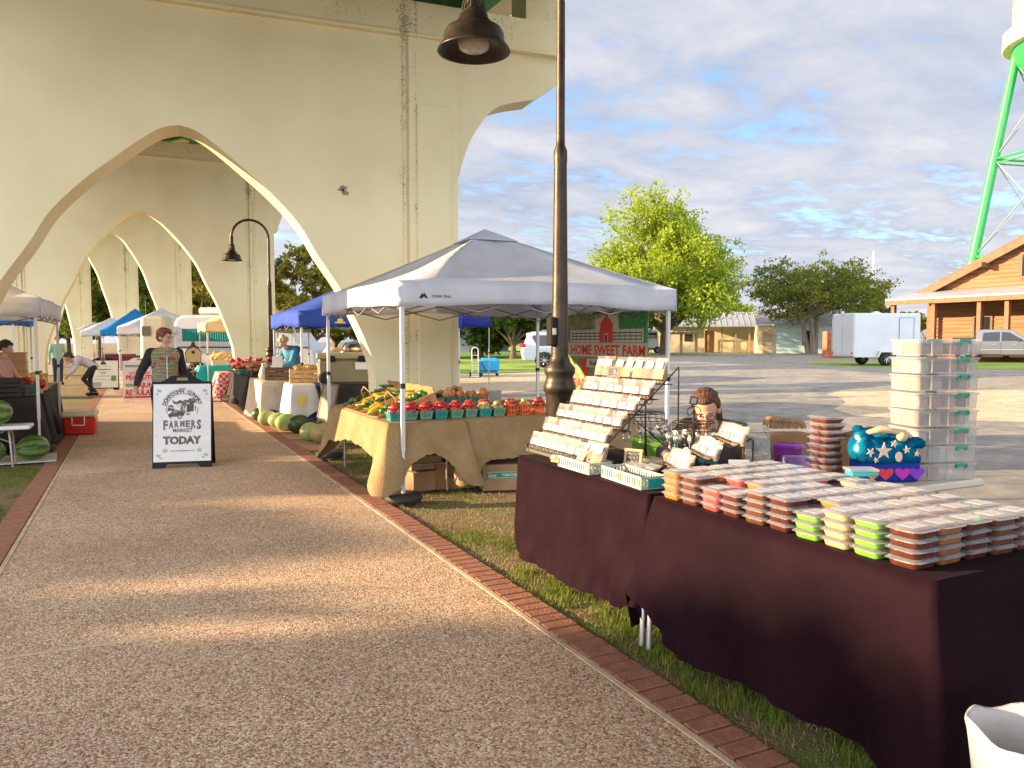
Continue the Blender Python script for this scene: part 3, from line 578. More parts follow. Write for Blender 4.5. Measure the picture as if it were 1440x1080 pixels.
# ================================================================== WATER TOWER
m_gsteel = pm('tower_green_paint', (.03, .34, .085), .4, .12, 4); m_cream = pm('tank_cream_paint', (.72, .66, .5), .5, .15, 3)
wt = thing('water_tower', 'green-legged water tower with a cream tank at the right edge', 'water tower', AT(1492, 76))
pa = math.atan2(-math.sin(R(26 + 35.5)), math.cos(R(26 + 35.5)))
def legp(k, z): rr_ = 9.2 + (4.5 - 9.2) * z / 30; a = math.pi + pa + k * math.pi / 2 + R(4); return Vector((rr_ * math.cos(a), rr_ * math.sin(a), z))
for k in range(4): MB().tube([legp(k, -.2), legp(k, 30)], [.52, .42], 14).build('leg', m_gsteel, wt)
for z in (9.8, 19.6):
    q = MB()
    for k in range(4): q.bar(legp(k, z), legp(k + 1, z), .13, n=6); q.bar(legp(k, z) - Vector((0, 0, .45)), legp(k + 1, z) - Vector((0, 0, .45)), .09, n=6)
    q.build('strut', m_gsteel, wt)
q = MB()
for za, zb in ((0, 9.8), (9.8, 19.6), (19.6, 29)):
    for k in range(4):
        q.bar(legp(k, za), legp(k + 1, zb), .05, n=5); q.bar(legp(k + 1, za), legp(k, zb), .05, n=5)
q.build('brace_rod', pm('grey_rod', (.25, .28, .27), .5), wt)
MB().lathe([(.6, 24.5), (1.2, 24.9), (3.2, 26.6), (4.6, 28.6), (5.0, 30.1)], n=48).build('bowl', m_gsteel, wt)
MB().lathe([(5.0, 30.0), (5.75, 30.05), (5.8, 30.1), (5.8, 31.5), (5.7, 31.5), (5.7, 30.3), (5.0, 30.3)], n=48).build('balcony', m_cream, wt)
q = MB(); q.lathe([(5.0, 30.3), (5.0, 36.0), (4.3, 38.0), (2.4, 39.4), (0, 39.9)], n=48)
for z in (33.2, 34.6): q.tube([(5.02 * math.cos(a), 5.02 * math.sin(a), z + .35 * math.sin(3 * a)) for a in [2 * math.pi * k / 48 for k in range(49)]], .06, 5, mi=1)
q.build('tank', [m_cream, pm('tank_orange_stripe', (.6, .25, .12), .5)], wt)
for k in range(60):
    a = 2 * math.pi * k / 60
q = MB()
for k in range(70): a = 2 * math.pi * k / 70; q.box((5.81 * math.cos(a), 5.81 * math.sin(a), 30.75), (.02, .16, .62), rz=a)
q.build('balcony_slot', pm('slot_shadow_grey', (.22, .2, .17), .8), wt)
# ================================================================== WOODEN BUILDING
m_log = pm('orange_log_siding', (.19, .075, .03), .7, 0, 2.2, .35, 6, col2=(.31, .14, .06), stretch=(1, .25, 6)); m_wood = pm('stained_timber', (.19, .08, .035), .65, .25, 4, .2, 10)
m_wood2 = pm('pale_timber', (.14, .08, .042), .7, .25, 4, .2, 10)
m_tin = pm('grey_tin_roof', (.36, .36, .37), .45, .12, 2, 0, metal=.3); m_glass = pm('dark_window_glass', (.015, .018, .022), .08)
wb = thing('wooden_building', 'long wooden building with a gabled roof and porch at the right', 'building', (0, 0, 0)); zb = .3
Y1, Yr, Y0 = 34.9, 20.0, 5.1; sl_ = .44; ez = 4.75
q = MB(); q.prism([(-Y1, zb), (-Y0, zb), (-Y0, ez), (-Yr, ez + (Y1 - Yr) * sl_), (-Y1, ez)], (48.5, 0, 0), (0, -1, 0), (0, 0, 1), (1, 0, 0), 14)
z = zb + .25
while z < 11:
    yl = Y1 if z < ez else Y1 - (z - ez) / sl_; yr_ = Y0 if z < ez else Y0 + (z - ez) / sl_
    if yl - yr_ > .6: q.box((48.47, (yl + yr_) / 2, z), (.06, yl - yr_ - .1, .045))
    z += .26
q.build('wall', m_log, wb)
for sgn, ye in ((1, Y1), (-1, Y0)):
    e0 = Vector((48.0, ye + sgn * .6, ez - .26)); e1 = Vector((48.0, Yr, ez + (Y1 - Yr) * sl_)); d = (e1 - e0); nrm = Vector((0, d.z, -d.y)) * (1 if sgn > 0 else -1); nrm.normalize()
    if nrm.z < 0: nrm = -nrm
    q = MB(); a = [e0 + nrm * .02, e1 + nrm * .02, e1 + nrm * .2, e0 + nrm * .2]; b_ = [v + Vector((15, 0, 0)) for v in a]
    q.add(a + b_, [(0, 1, 2, 3), (7, 6, 5, 4), (0, 4, 5, 1), (1, 5, 6, 2), (2, 6, 7, 3), (3, 7, 4, 0)]); rf = q.build('roof', m_tin, wb, weld=True)
    q = MB(); a = [e0 - nrm * .3, e1 - nrm * .3, e1 + nrm * .23, e0 + nrm * .23]; b_ = [v - Vector((.16, 0, 0)) for v in a]
    q.add(a + b_, [(0, 1, 2, 3), (7, 6, 5, 4), (0, 4, 5, 1), (1, 5, 6, 2), (2, 6, 7, 3), (3, 7, 4, 0)]); q.build('rake_board', m_wood2, rf, weld=True)
for f_ in (.28, .6): y = Y1 + (Yr - Y1) * f_; MB().box((47.9, y, ez + (Y1 - y) * sl_ - .28), (.9, .3, .3)).build('purlin_end', m_wood2, wb)
q = MB(); a = [(45.2, 35.6, 4.2), (45.2, 4.5, 4.2), (48.46, 4.5, 4.82), (48.46, 35.6, 4.82)]; q.add(a + [(x, y, z + .07) for x, y, z in a], [(3, 2, 1, 0), (4, 5, 6, 7), (0, 1, 5, 4), (2, 3, 7, 6), (3, 0, 4, 7), (1, 2, 6, 5)]); q.build('porch_roof', m_tin, wb, weld=True)
MB().box((45.24, 20.05, 4.05), (.12, 31.1, .3)).build('porch_fascia', m_wood, wb)
MB().box((47.0, 20.05, .42), (3, 30.6, .3)).build('porch_floor', m_wood, wb)
for y in (35.2, 32.3, 29.35, 27.7, 25.5, 22.5, 19.5, 16.5):
    MB().box((45.55, y, 2.2), (.24, .24, 3.6)).build('porch_post', m_wood, wb)
for ya, yb in ((29.35, 27.7), (27.7, 25.5), (32.3, 29.35), (25.5, 22.5)):
    q = MB(); h0 = .75 if ya > 30 else 1.0
    q.box((45.55, (ya + yb) / 2, h0 + .62), (.09, ya - yb - .24, .09)); q.box((45.55, (ya + yb) / 2, .72), (.07, ya - yb - .24, .07))
    y = yb + .25
    while y < ya - .2: q.box((45.55, y, (h0 + 1.3) / 2), (.045, .045, h0 - .15)); y += .17
    q.build('railing', m_wood2, wb)
for y, z, w, h in ((28.15, 6.1, 1.0, 1.3), (31, 2.4, 1.0, 1.3), (27.0, 2.0, 1.1, 2.3), (23.5, 2.4, 1.2, 1.3)):
    q = MB(); q.box((48.42, y, z), (.08, w + .3, h + .3)); wn = q.build('window', m_wood2, wb); MB().box((48.375, y, z), (.02, w, h)).build('pane', m_glass, wn)
mb = MB(); mb.lathe([(.1, 0), (.07, 9.5), (0, 9.6)], (62, 50.2, .3), n=8); tag(mb.build('flagpole', pm('white_paint', (.75, .75, .73), .5)), 'thin white pole standing up behind the wooden building', 'pole')
# brick wall bit and railing behind the trailer
mb = MB(); mb.box((47, 39.5, 1.2), (6, .4, 2.0)); 
for k in range(9): mb.box((47, 39.28, .4 + k * .2), (6, .03, .02))
tag(mb.build('brick_wall', pm('far_red_brick', (.36, .12, .06), .85, .3, 3)), 'low red brick wall left of the wooden building', 'wall')
# ================================================================== BARN ROW
m_cw = pm('cream_barn_wall', (.62, .5, .32), .8, .2, 1.5, .1, 10); m_tw = pm('pale_teal_wall', (.42, .56, .52), .7, .15, 1.2); m_dk = pm('dark_interior', (.025, .02, .015), .9)
def frame_at(px, D, az): x, y, z = AT(px, D); return (x, y, z), R(90 - az)
loc, rz = frame_at(918, 80, 128)
bn = thing('open_barn', 'long low barn with a grey tin roof and open post-framed bays', 'building', loc, rz)
MB().box((7.8, 5, 1.4), (15.6, .2, 2.8)).build('back_wall', m_cw, bn)
q = MB(); q.box((2.6, .6, 1.4), (5.2, .15, 2.8)); q.box((10.6, 1.0, .65), (8.0, .12, 1.3)); q.build('front_wall', m_cw, bn)
a = [(-.4, -.7, 2.62), (15.9, -.7, 2.62), (15.9, 4.2, 4.2), (-.4, 4.2, 4.2)]; q = MB(); q.add(a + [(x, y, z + .09) for x, y, z in a], [(3, 2, 1, 0), (4, 5, 6, 7), (0, 1, 5, 4), (1, 2, 6, 5), (2, 3, 7, 6), (3, 0, 4, 7)])
for k in range(28): x = -.2 + k * .58; q.tube([(x, -.7, 2.73), (x, 4.2, 4.31)], .03, 4)
q.build('roof', m_tin, bn)
for k in range(8): MB().box((5.6 + k * 1.35, .2, 1.35), (.16, .16, 2.7)).build('post', pm('weathered_post', (.3, .22, .14), .8), bn)
for x, w in ((1.2, .8), (3.6, .8)): MB().box((x, .5, 1.6), (w, .06, .9)).build('window', m_dk, bn)
MB().box((5.75, .95, 1.15), (.95, .1, 2.3)).build('door', pm('rust_orange_door', (.42, .16, .05), .7), bn)
loc, rz = frame_at(1088, 74, 128)
sh = thing('metal_shed', 'pale teal metal shed behind the forked tree trunks', 'shed', loc, rz)
q = MB(); q.box((3.2, 2.5, 1.45), (6.0, 5, 2.9)); q.build('wall', m_tw, sh); MB().box((-.6, 2.5, 1.35), (1.6, 4.8, 2.7)).build('annex_wall', m_cw, sh)
a = [(-1.7, -.5, 2.75), (6.5, -.5, 2.75), (6.5, 2.5, 4.0), (-1.7, 2.5, 4.0)]; q = MB(); q.add(a + [(x, y, z + .09) for x, y, z in a], [(3, 2, 1, 0), (4, 5, 6, 7), (0, 1, 5, 4), (1, 2, 6, 5), (2, 3, 7, 6), (3, 0, 4, 7)]); q.build('roof', m_tin, sh)
MB().box((-.6, -.0, 1.05), (.9, .2, 2.0)).build('door', pm('tan_door', (.36, .28, .17), .7), sh)
for xx in (2.0,):
    wn = MB().box((xx + 1.1, -.03, 1.5), (1.0, .08, 1.4)).build('window', m_wood, sh); MB().box((xx + 1.1, -.09, 1.5), (.8, .04, 1.2)).build('pane', m_glass, wn)
loc, rz = frame_at(1160, 82, 128)
q = MB(); q.box((2.5, 2, 1.5), (6, 4, 3.0)); 
for k in range(12): q.box((2.5, -.01, .25 + k * .22), (6, .03, .03))
tag(q.build('brick_outbuilding', pm('far_red_brick', (.3, .1, .05), .85), None, loc, (0, 0, rz)), 'small red brick outbuilding right of the teal shed', 'building')
loc, rz = frame_at(958, 72, 116)
ar = thing('pergola', 'small weathered pergola in front of the barn', 'pergola', loc, rz)
for x in (-1.4, 0, 1.4): MB().box((x, 0, .9), (.22, .22, 1.9)).build('post', pm('weathered_post', (.3, .22, .14), .8), ar)
q = MB(); q.box((0, -.2, 1.9), (3.6, .1, .18)); q.box((0, .2, 1.9), (3.6, .1, .18))
for k in range(9): q.box((-1.5 + k * .375, 0, 2.04), (.1, .9, .09))
q.build('lattice_top', pm('weathered_grey_wood', (.33, .27, .2), .8), ar)
# ================================================================== VEHICLES
m_white = pm('white_vehicle_paint', (.45, .48, .55), .35, .06, 1, coat=.3); m_silver = pm('silver_vehicle_paint', (.16, .165, .18), .3, .05, 2, metal=.5, coat=.4)
m_tyre = pm('tyre_rubber', (.012, .012, .012), .8); m_rim = pm('alloy_rim', (.5, .5, .5), .25, metal=.8); m_tail = pm('red_tail_lamp', (.5, .02, .01), .2); m_trim = pm('dark_trim', (.02, .02, .022), .6)
def wheel(p, x, y, r, side=-1, spokes=7):
    w = MB().lathe([(r * .62, -.12), (r * .95, -.12), (r, -.07), (r, .07), (r * .95, .12), (r * .62, .12)], n=28, M=Matrix.Rotation(R(90), 4, 'X')).build('wheel', m_tyre, p, loc=(x, y, r))
    q = MB(); q.lathe([(0, .02), (r * .6, .02), (r * .64, .1), (r * .6, .1), (r * .56, .045), (0, .045)], n=28, M=Matrix.Rotation(R(90), 4, 'X'), mi=1)
    for k in range(spokes): a = 2 * math.pi * k / spokes; q.bar((0, -.085, 0), (r * .58 * math.cos(a), -.1, r * .58 * math.sin(a)), r * .06, n=5)
    q.lathe([(0, .1), (r * .14, .1), (r * .14, .05)], n=12, M=Matrix.Rotation(R(90), 4, 'X')); q.build('rim', [m_rim, m_trim], w, loc=(0, side * .065, 0)); return w
def car_shell(p, lower, green, W_, mat, wind, doors, zw, bev=.05):
    q = MB(); q.prism(lower, (0, -W_ / 2, 0), (1, 0, 0), (0, 0, 1), (0, 1, 0), W_); o = q.build('body', mat, p, weld=True); md = o.modifiers.new('b', 'BEVEL'); md.width = bev; md.segments = 3; md.limit_method = 'ANGLE'
    q = MB(); n_ = len(green); a = []
    for yy, k in ((-1, 0), (1, 0)):
        for (x, z) in green: ins = .06 + .17 * (z - zw) / .75; a.append((x, yy * (W_ / 2 - ins), z))
    fs = [list(range(n_))[::-1], list(range(n_, 2 * n_))] + [(i, (i + 1) % n_, n_ + (i + 1) % n_, n_ + i) for i in range(n_)]
    q.add(a, fs); o = q.build('cabin', mat, p, weld=True); md = o.modifiers.new('b', 'BEVEL'); md.width = bev; md.segments = 3; md.limit_method = 'ANGLE'
    for w in wind:
        q = MB(); a = []
        for (x, z) in w: ins = .06 + .17 * (z - zw) / .75; a.append((x, -(W_ / 2 - ins) - .012, z))
        q.add(a + [(x, y + .02, z) for x, y, z in a], [list(range(len(w))), list(range(len(w), 2 * len(w)))[::-1]] + [(i, (i + 1) % len(w), len(w) + (i + 1) % len(w), len(w) + i) for i in range(len(w))]); q.build('side_window', m_glass, p, weld=True)
    for (x, z0, z1) in doors: MB().box((x, -W_ / 2 - .002, (z0 + z1) / 2), (.015, .012, z1 - z0)).build('door_gap', m_trim, p)
# white SUV, rear at local -x
x0, y0, z0 = G(733, 515, .2); sv = thing('parked_car', 'white sport utility car parked on grass behind the lamp post', 'car', (x0, y0, gz(x0)), R(-24))
low = [(.1, .38), (.05, .55), (.0, .8), (.08, 1.08), (3.9, 1.12), (4.9, 1.02), (5.15, .8), (5.15, .45), (4.65, .35), (4.6, .55), (4.4, .76), (4.15, .8), (3.9, .76), (3.7, .55), (3.65, .35), (1.65, .35), (1.6, .55), (1.4, .76), (1.15, .8), (.9, .76), (.7, .55), (.65, .36)]
grn = [(.1, 1.07), (.32, 1.62), (.28, 1.78), (.6, 1.86), (2.6, 1.88), (3.1, 1.78), (3.95, 1.1)]
car_shell(sv, [(x, z) for x, z in low], grn, 1.98, m_white, [[(.75, 1.18), (.52, 1.58), (.6, 1.66), (1.35, 1.68), (1.35, 1.14), (.95, 1.12)], [(1.42, 1.14), (1.42, 1.68), (2.35, 1.7), (2.35, 1.14)], [(2.42, 1.14), (2.42, 1.7), (2.75, 1.68), (3.6, 1.16)]], [(1.5, .85, 1.1), (2.4, .5, 1.1), (3.35, .5, 1.1)], 1.1)
for xx in (1.15, 4.15):
    for yy in (-.88, .88): wheel(sv, xx, yy, .39)
MB().box((.06, -.9, 1.15), (.22, .22, .2), b=.03).build('tail_light', m_tail, sv); MB().box((.06, .9, 1.15), (.22, .22, .2), b=.03).build('tail_light', m_tail, sv)
q = MB(); q.box((2.6, -1.0, .42), (2.0, .08, .06)); q.build('running_board', m_trim, sv); MB().bar((1.0, -.75, 1.92), (2.9, -.75, 1.93), .02).build('roof_rail', m_rim, sv)
# silver pickup
x0, y0, z0 = G(1322, 508, .32); pk = thing('pickup_truck', 'silver crew cab pickup truck parked on grass before the wooden building', 'pickup truck', (x0, y0, .32), R(-57))
low = [(0, .55), (0, 1.12), (2.0, 1.14), (4.45, 1.14), (5.5, 1.08), (5.85, .95), (5.9, .5), (5.35, .42), (5.3, .62), (5.1, .85), (4.8, .9), (4.5, .85), (4.3, .62), (4.25, .42), (1.75, .42), (1.7, .62), (1.5, .85), (1.2, .9), (.9, .85), (.7, .62), (.65, .45)]
grn = [(1.75, 1.12), (1.85, 1.78), (2.1, 1.87), (3.3, 1.87), (3.6, 1.8), (4.5, 1.12)]
car_shell(pk, low, grn, 1.98, m_silver, [[(2.1, 1.2), (2.15, 1.68), (2.95, 1.72), (2.95, 1.2)], [(3.03, 1.2), (3.03, 1.72), (3.4, 1.7), (4.1, 1.22)]], [(2.0, .5, 1.12), (3.0, .5, 1.12), (4.1, .5, 1.12)], 1.12)
for xx in (1.2, 4.8):
    for yy in (-.88, .88): wheel(pk, xx, yy, .41)
MB().box((1.2, 0, 1.27), (1.2, 1.6, .28), b=.04).build('bed_cover', m_trim, pk)
q = MB(); a = [(1.74, -.72, 1.2), (1.74, .72, 1.2), (1.83, .66, 1.72), (1.83, -.66, 1.72)]; q.add([(x - .03, y, z) for x, y, z in a] + a, [(0, 1, 2, 3), (0, 3, 7, 4), (1, 5, 6, 2), (2, 6, 7, 3), (0, 4, 5, 1)]); q.build('rear_window', m_glass, pk)
MB().box((3.2, -1.0, .72), (2.4, .02, .035)).build('side_trim', m_rim, pk); MB().box((3.9, -1.08, 1.28), (.14, .2, .15), b=.03).build('mirror', m_trim, pk)
for xx in (2.65, 3.6): MB().box((xx, -1.005, 1.0), (.2, .03, .035), b=.01).build('door_handle', m_rim, pk)
MB().box((3.0, -1.0, .42), (2.3, .1, .07)).build('running_board', m_trim, pk)
def cargo_trailer(label, loc, rz, Lx, Wy, Hz, wx, full=True):
    p = thing('cargo_trailer', label, 'trailer', loc, rz, 'white enclosed trailers')
    MB().box((Lx / 2, Wy / 2, .42 + Hz / 2), (Lx, Wy, Hz), b=.05).build('body', m_white, p)
    q = MB(); q.box((-.012, Wy * .27, .45 + Hz / 2), (.02, Wy * .44, Hz - .22)); q.box((-.012, Wy * .73, .45 + Hz / 2), (.02, Wy * .44, Hz - .22)); q.build('rear_door', m_white, p)
    q = MB()
    for yy in (.06, Wy * .5, Wy - .06): q.bar((-.035, yy, .6), (-.035, yy, Hz + .2), .018, n=6)
    q.build('door_bar', m_rim, p)
    MB().box((Lx * .78, -.008, .5 + Hz * .55), (.75, .015, Hz * .62)).build('side_door', m_white, p); q = MB()
    for k in (-1, 1): q.box((Lx * .78 + k * .385, -.018, .5 + Hz * .55), (.015, .012, Hz * .62))
    q.box((Lx * .78, -.018, .5 + Hz * .86), (.77, .012, .015)); q.build('door_seal', m_trim, p)
    q = MB(); q.box((Lx / 2, -.01, .45), (Lx - .02, .03, .07)); q.build('bottom_rail', m_rim, p)
    for yy in (-.02, Wy + .02): wheel(p, wx, yy, .33)
    q = MB(); q.prism([(wx - .55, .42), (wx - .4, .72), (wx + .4, .72), (wx + .55, .42), (wx + .46, .42), (wx + .36, .66), (wx - .36, .66), (wx - .46, .42)], (0, -.22, 0), (1, 0, 0), (0, 0, 1), (0, 1, 0), .22); q.build('fender', m_rim, p)
    MB().box((-.02, .12, .62), (.04, .1, .1)).build('tail_light', m_tail, p); MB().box((-.02, Wy - .12, .62), (.04, .1, .1)).build('tail_light', m_tail, p)
    q = MB()
    for k in (-.15, 0, .15): q.box((-.02, Wy / 2 + k, Hz + .37), (.03, .07, .03))
    q.build('marker_light', m_tail, p)
    MB().lathe([(.2, 0), (.22, .06), (.1, .12), (0, .13)], (Lx * .5, Wy / 2, Hz + .42), 16).build('roof_vent', m_white, p)
    MB().tube([(Lx, Wy / 2, .45), (Lx + 1.1, Wy / 2, .45)], .04, 6).build('tongue', m_trim, p); return p
x0, y0, z0 = G(1200, 515, .3)
cargo_trailer('white cargo trailer with sunlit rear doors parked left of the pickup', (x0, y0, gz(x0)), R(-19), 3.5, 2.0, 2.15, 1.65)
x0, y0, z0 = G(689, 504, .2)
cargo_trailer('tall white trailer behind the navy canopy and the blue tank', (x0 - 3.2, y0 + 1.7, gz(x0)), R(-27), 5.0, 2.1, 2.2, 2.5)
x0, y0, z0 = G(903, 497, .3)
vn = thing('parked_van', 'back of a white van seen just right of the red barn banner', 'van', (x0, y0, gz(x0)), R(-20))
q = MB(); q.box((.9, .9, 1.35), (1.6, 1.8, 1.9), b=.12, taper=.9); q.build('body', m_white, vn); MB().box((.9, .9, .4), (1.9, 1.9, .14), b=.03).build('bumper', m_trim, vn)
for xx in (.4, 1.5): wheel(vn, xx, .1, .33)
MB().box((.9, -.035, 1.75), (1.1, .03, .5), b=.005).build('side_window', m_glass, vn)
# grey car and pale car far off between the blue canopy posts
def far_car(label, px, py, z, mat, rz, s=1):
    x0, y0, _ = G(px, py, z); p = thing('parked_car', label, 'car', (x0, y0, gz(x0)), rz)
    low = [(0, .35), (0, .85), (.5, .95), (3.6, .95), (4.4, .8), (4.5, .4), (4.1, .3), (4.0, .6), (3.7, .68), (3.4, .6), (3.3, .3), (1.3, .3), (1.2, .6), (.9, .68), (.6, .6), (.5, .3)]
    car_shell(p, low, [(.2, .92), (.55, 1.42), (1.0, 1.52), (2.4, 1.52), (3.3, .94)], 1.8, mat, [[(.6, 1.0), (.85, 1.38), (1.6, 1.42), (1.6, 1.0)], [(1.7, 1.0), (1.7, 1.42), (2.3, 1.4), (2.95, 1.0)]], [(1.65, .4, .95)], .93)
    for xx in (.9, 3.7):
        for yy in (-.8, .8): wheel(p, xx, yy, .32)
    return p
far_car('grey-green hatchback parked on the lawn beyond the tan ice chest', 474, 513, 0, pm('grey_green_paint', (.16, .2, .2), .3, coat=.4), R(-35))
far_car('pale silver car beside the grey-green one, half hidden by the first pier', 491, 522, 0, m_silver, R(-60))
# ================================================================== TENTS, TABLES, CLOTHS
def fabric(name, col, trans=.12, rough=.8, weave=0, bump=.25, bs=14, col2=None):
    if name in MATS: return MATS[name]
    m = pm(name, col, rough, .1, 3, bump, bs, spec=.25, col2=col2); t, b = nodes_of(m)
    if weave:
        tcn = t.nodes.new('ShaderNodeTexCoord'); w1 = t.nodes.new('ShaderNodeTexNoise'); w1.inputs['Scale'].default_value = weave; w1.inputs['Detail'].default_value = 3
        t.links.new(tcn.outputs['Object'], w1.inputs['Vector'])
        src = b.inputs['Base Color'].links[0].from_socket; mx_ = t.nodes.new('ShaderNodeMixRGB'); mx_.blend_type = 'OVERLAY'; mx_.inputs[0].default_value = .7
        t.links.new(src, mx_.inputs[1]); t.links.new(w1.outputs[0], mx_.inputs[2]); t.links.new(mx_.outputs[0], b.inputs['Base Color'])
    if trans:
        tr = t.nodes.new('ShaderNodeBsdfTranslucent'); tr.inputs[0].default_value = (*col, 1); mi = t.nodes.new('ShaderNodeMixShader'); mi.inputs[0].default_value = trans
        o = [n for n in t.nodes if n.type == 'OUTPUT_MATERIAL'][0]; t.links.new(b.outputs[0], mi.inputs[1]); t.links.new(tr.outputs[0], mi.inputs[2]); t.links.new(mi.outputs[0], o.inputs[0])
    return m
m_tw_ = fabric('white_canopy_fabric', (.74, .76, .84), .35); m_tb = fabric('blue_canopy_fabric', (.04, .09, .48), .2); m_tn = fabric('navy_canopy_fabric', (.015, .025, .2), .12)
m_tsky = fabric('bright_blue_canopy_fabric', (.02, .24, .72), .25); m_tbe = fabric('beige_canopy_fabric', (.7, .6, .42), .35); m_tp = fabric('purple_canopy_fabric', (.06, .04, .22), .15)
m_leg = pm('white_tent_leg', (.6, .6, .6), .4); m_grey = pm('grey_metal_frame', (.3, .29, .27), .4, metal=.5)
def canopy(label, x0, y0, sx, sy, eave, val, peak, mat, rz=0, vent=True, legs=(1, 1, 1, 1), name='canopy_tent', legmat=None, sag=.05, foot=None):
    p = thing(name, label, 'canopy', (x0, y0, gz(x0)), rz); q = MB(); K = 10; legmat = legmat or m_leg
    cx, cy = sx / 2, sy / 2; C4 = [(0, 0), (sx, 0), (sx, sy), (0, sy)]; ov = .06
    C4 = [(-ov, -ov), (sx + ov, -ov), (sx + ov, sy + ov), (-ov, sy + ov)]
    for s_ in range(4):
        a, b_ = C4[s_], C4[(s_ + 1) % 4]; vs_ = []
        for i in range(K + 1):
            t_ = i / K
            for j in range(K + 1):
                u = j / K; ex, ey = a[0] + (b_[0] - a[0]) * u, a[1] + (b_[1] - a[1]) * u; x, y = ex + (cx - ex) * t_, ey + (cy - ey) * t_
                z = eave + (peak - eave) * t_ ** 1.06 - sag * math.sin(math.pi * t_) * math.sin(math.pi * u) * 1.2 - .012 * math.sin(u * 9) * (1 - t_)
                vs_.append((x, y, z))
        q.add(vs_, [(i * (K + 1) + j, i * (K + 1) + j + 1, (i + 1) * (K + 1) + j + 1, (i + 1) * (K + 1) + j) for i in range(K) for j in range(K)], 0, True)
        vs_ = []; M_ = 26
        for i in range(4):
            for j in range(M_ + 1):
                u = j / M_; n_ = Vector((b_[1] - a[1], -(b_[0] - a[0]), 0)).normalized(); dr = val * i / 3 * (1 - .12 * math.sin(math.pi * u) + .03 * math.sin(u * 17 + s_))
                w_ = .012 * math.sin(u * 23 + s_ * 2) * i / 3
                vs_.append((a[0] + (b_[0] - a[0]) * u + n_.x * (w_), a[1] + (b_[1] - a[1]) * u + n_.y * w_, eave - .012 * math.sin(u * 9) - dr))
        q.add(vs_, [((i + 1) * (M_ + 1) + j, (i + 1) * (M_ + 1) + j + 1, i * (M_ + 1) + j + 1, i * (M_ + 1) + j) for i in range(3) for j in range(M_)], 0, True)
    if vent:
        h = .3; z1 = peak - (peak - eave) * h / (min(sx, sy) / 2) + .012
        q.add([(cx - h, cy - h, z1), (cx + h, cy - h, z1), (cx + h, cy + h, z1), (cx - h, cy + h, z1), (cx, cy, peak + .03)], [(0, 1, 4), (1, 2, 4), (2, 3, 4), (3, 0, 4)])
    q.build('canopy_top', mat, p, solid=.004)
    f_ = MB(); zb_ = eave - val * .55
    for s_ in range(4):
        a = Vector((*[(0, 0), (sx, 0), (sx, sy), (0, sy)][s_], 0)); b_ = Vector((*[(0, 0), (sx, 0), (sx, sy), (0, sy)][(s_ + 1) % 4], 0))
        for k in range(4):
            u0, u1 = k / 4, (k + 1) / 4; za, zc = (zb_ + .03, zb_ - .16) if k % 2 == 0 else (zb_ - .16, zb_ + .03)
            f_.bar(a.lerp(b_, u0) + Vector((0, 0, za)), a.lerp(b_, u1) + Vector((0, 0, zc)), .009, n=5); f_.bar(a.lerp(b_, u0) + Vector((0, 0, zc + .0)), a.lerp(b_, u1) + Vector((0, 0, za)), .009, n=5)
        c_ = Vector((cx, cy, 0)); f_.bar(a + Vector((0, 0, zb_)), a.lerp(c_, .5) + Vector((0, 0, (eave + peak) / 2 - .1)), .009, n=5); f_.bar(a.lerp(c_, .5) + Vector((0, 0, (eave + peak) / 2 - .1)), c_ + Vector((0, 0, peak - .06)), .009, n=5)
    f_.build('frame_truss', m_grey, p)
    for k, (lx, ly) in enumerate([(0, 0), (sx, 0), (sx, sy), (0, sy)]):
        if not legs[k]: continue
        g_ = MB(); g_.box((lx, ly, 1.3), (.036, .036, 2 * (eave - 1.3) - .04)); g_.box((lx, ly, .62), (.027, .027, 1.24), mi=0); g_.box((lx, ly, 1.12), (.046, .046, .05), mi=1); g_.box((lx, ly, .012), (.1, .1, .02), mi=0)
        l_ = g_.build('leg', [legmat, m_trim], p)
        if foot and k in foot: MB().lathe([(.02, .0), (.17, 0), (.185, .03), (.17, .07), (.05, .075)], (lx, ly, .02), 20).build('foot_weight', pm('dark_rubber', (.02, .02, .02), .7), l_)
    return p
m_ptop = pm('cream_plastic_table_top', (.62, .56, .47), .4, .05, 4); m_wtop = pm('white_plastic_top', (.7, .7, .68), .35)
def folding_table(label, x0, x1, y0, y1, z=.745, top=None, group=None, rz=0, base=0):
    p = thing('folding_table', label, 'table', ((x0 + x1) / 2, (y0 + y1) / 2, base), rz, group); w, d = x1 - x0, y1 - y0
    MB().box((0, 0, z - .022), (w, d, .044), b=.012).build('table_top', top or m_ptop, p)
    lng = d > w
    for s_ in (-1, 1):
        q = MB(); e = (d if lng else w) / 2 - .22; o_ = (w if lng else d) / 2 - .07
        def P_(a, b_, c): return (a, b_, c) if lng else (b_, a, c)
        for t_ in (-1, 1): q.tube([P_(t_ * o_ * .6, s_ * (e - .02), z - .05), P_(t_ * o_, s_ * e, z - .14), P_(t_ * o_, s_ * (e + .02), .02)], .013, 8)
        q.bar(P_(-o_, s_ * e, .3), P_(o_, s_ * e, .3), .01); q.bar(P_(0, s_ * e, .3), P_(0, s_ * (e - .35), z - .05), .01); q.build('leg_frame', m_grey, p)
    return p
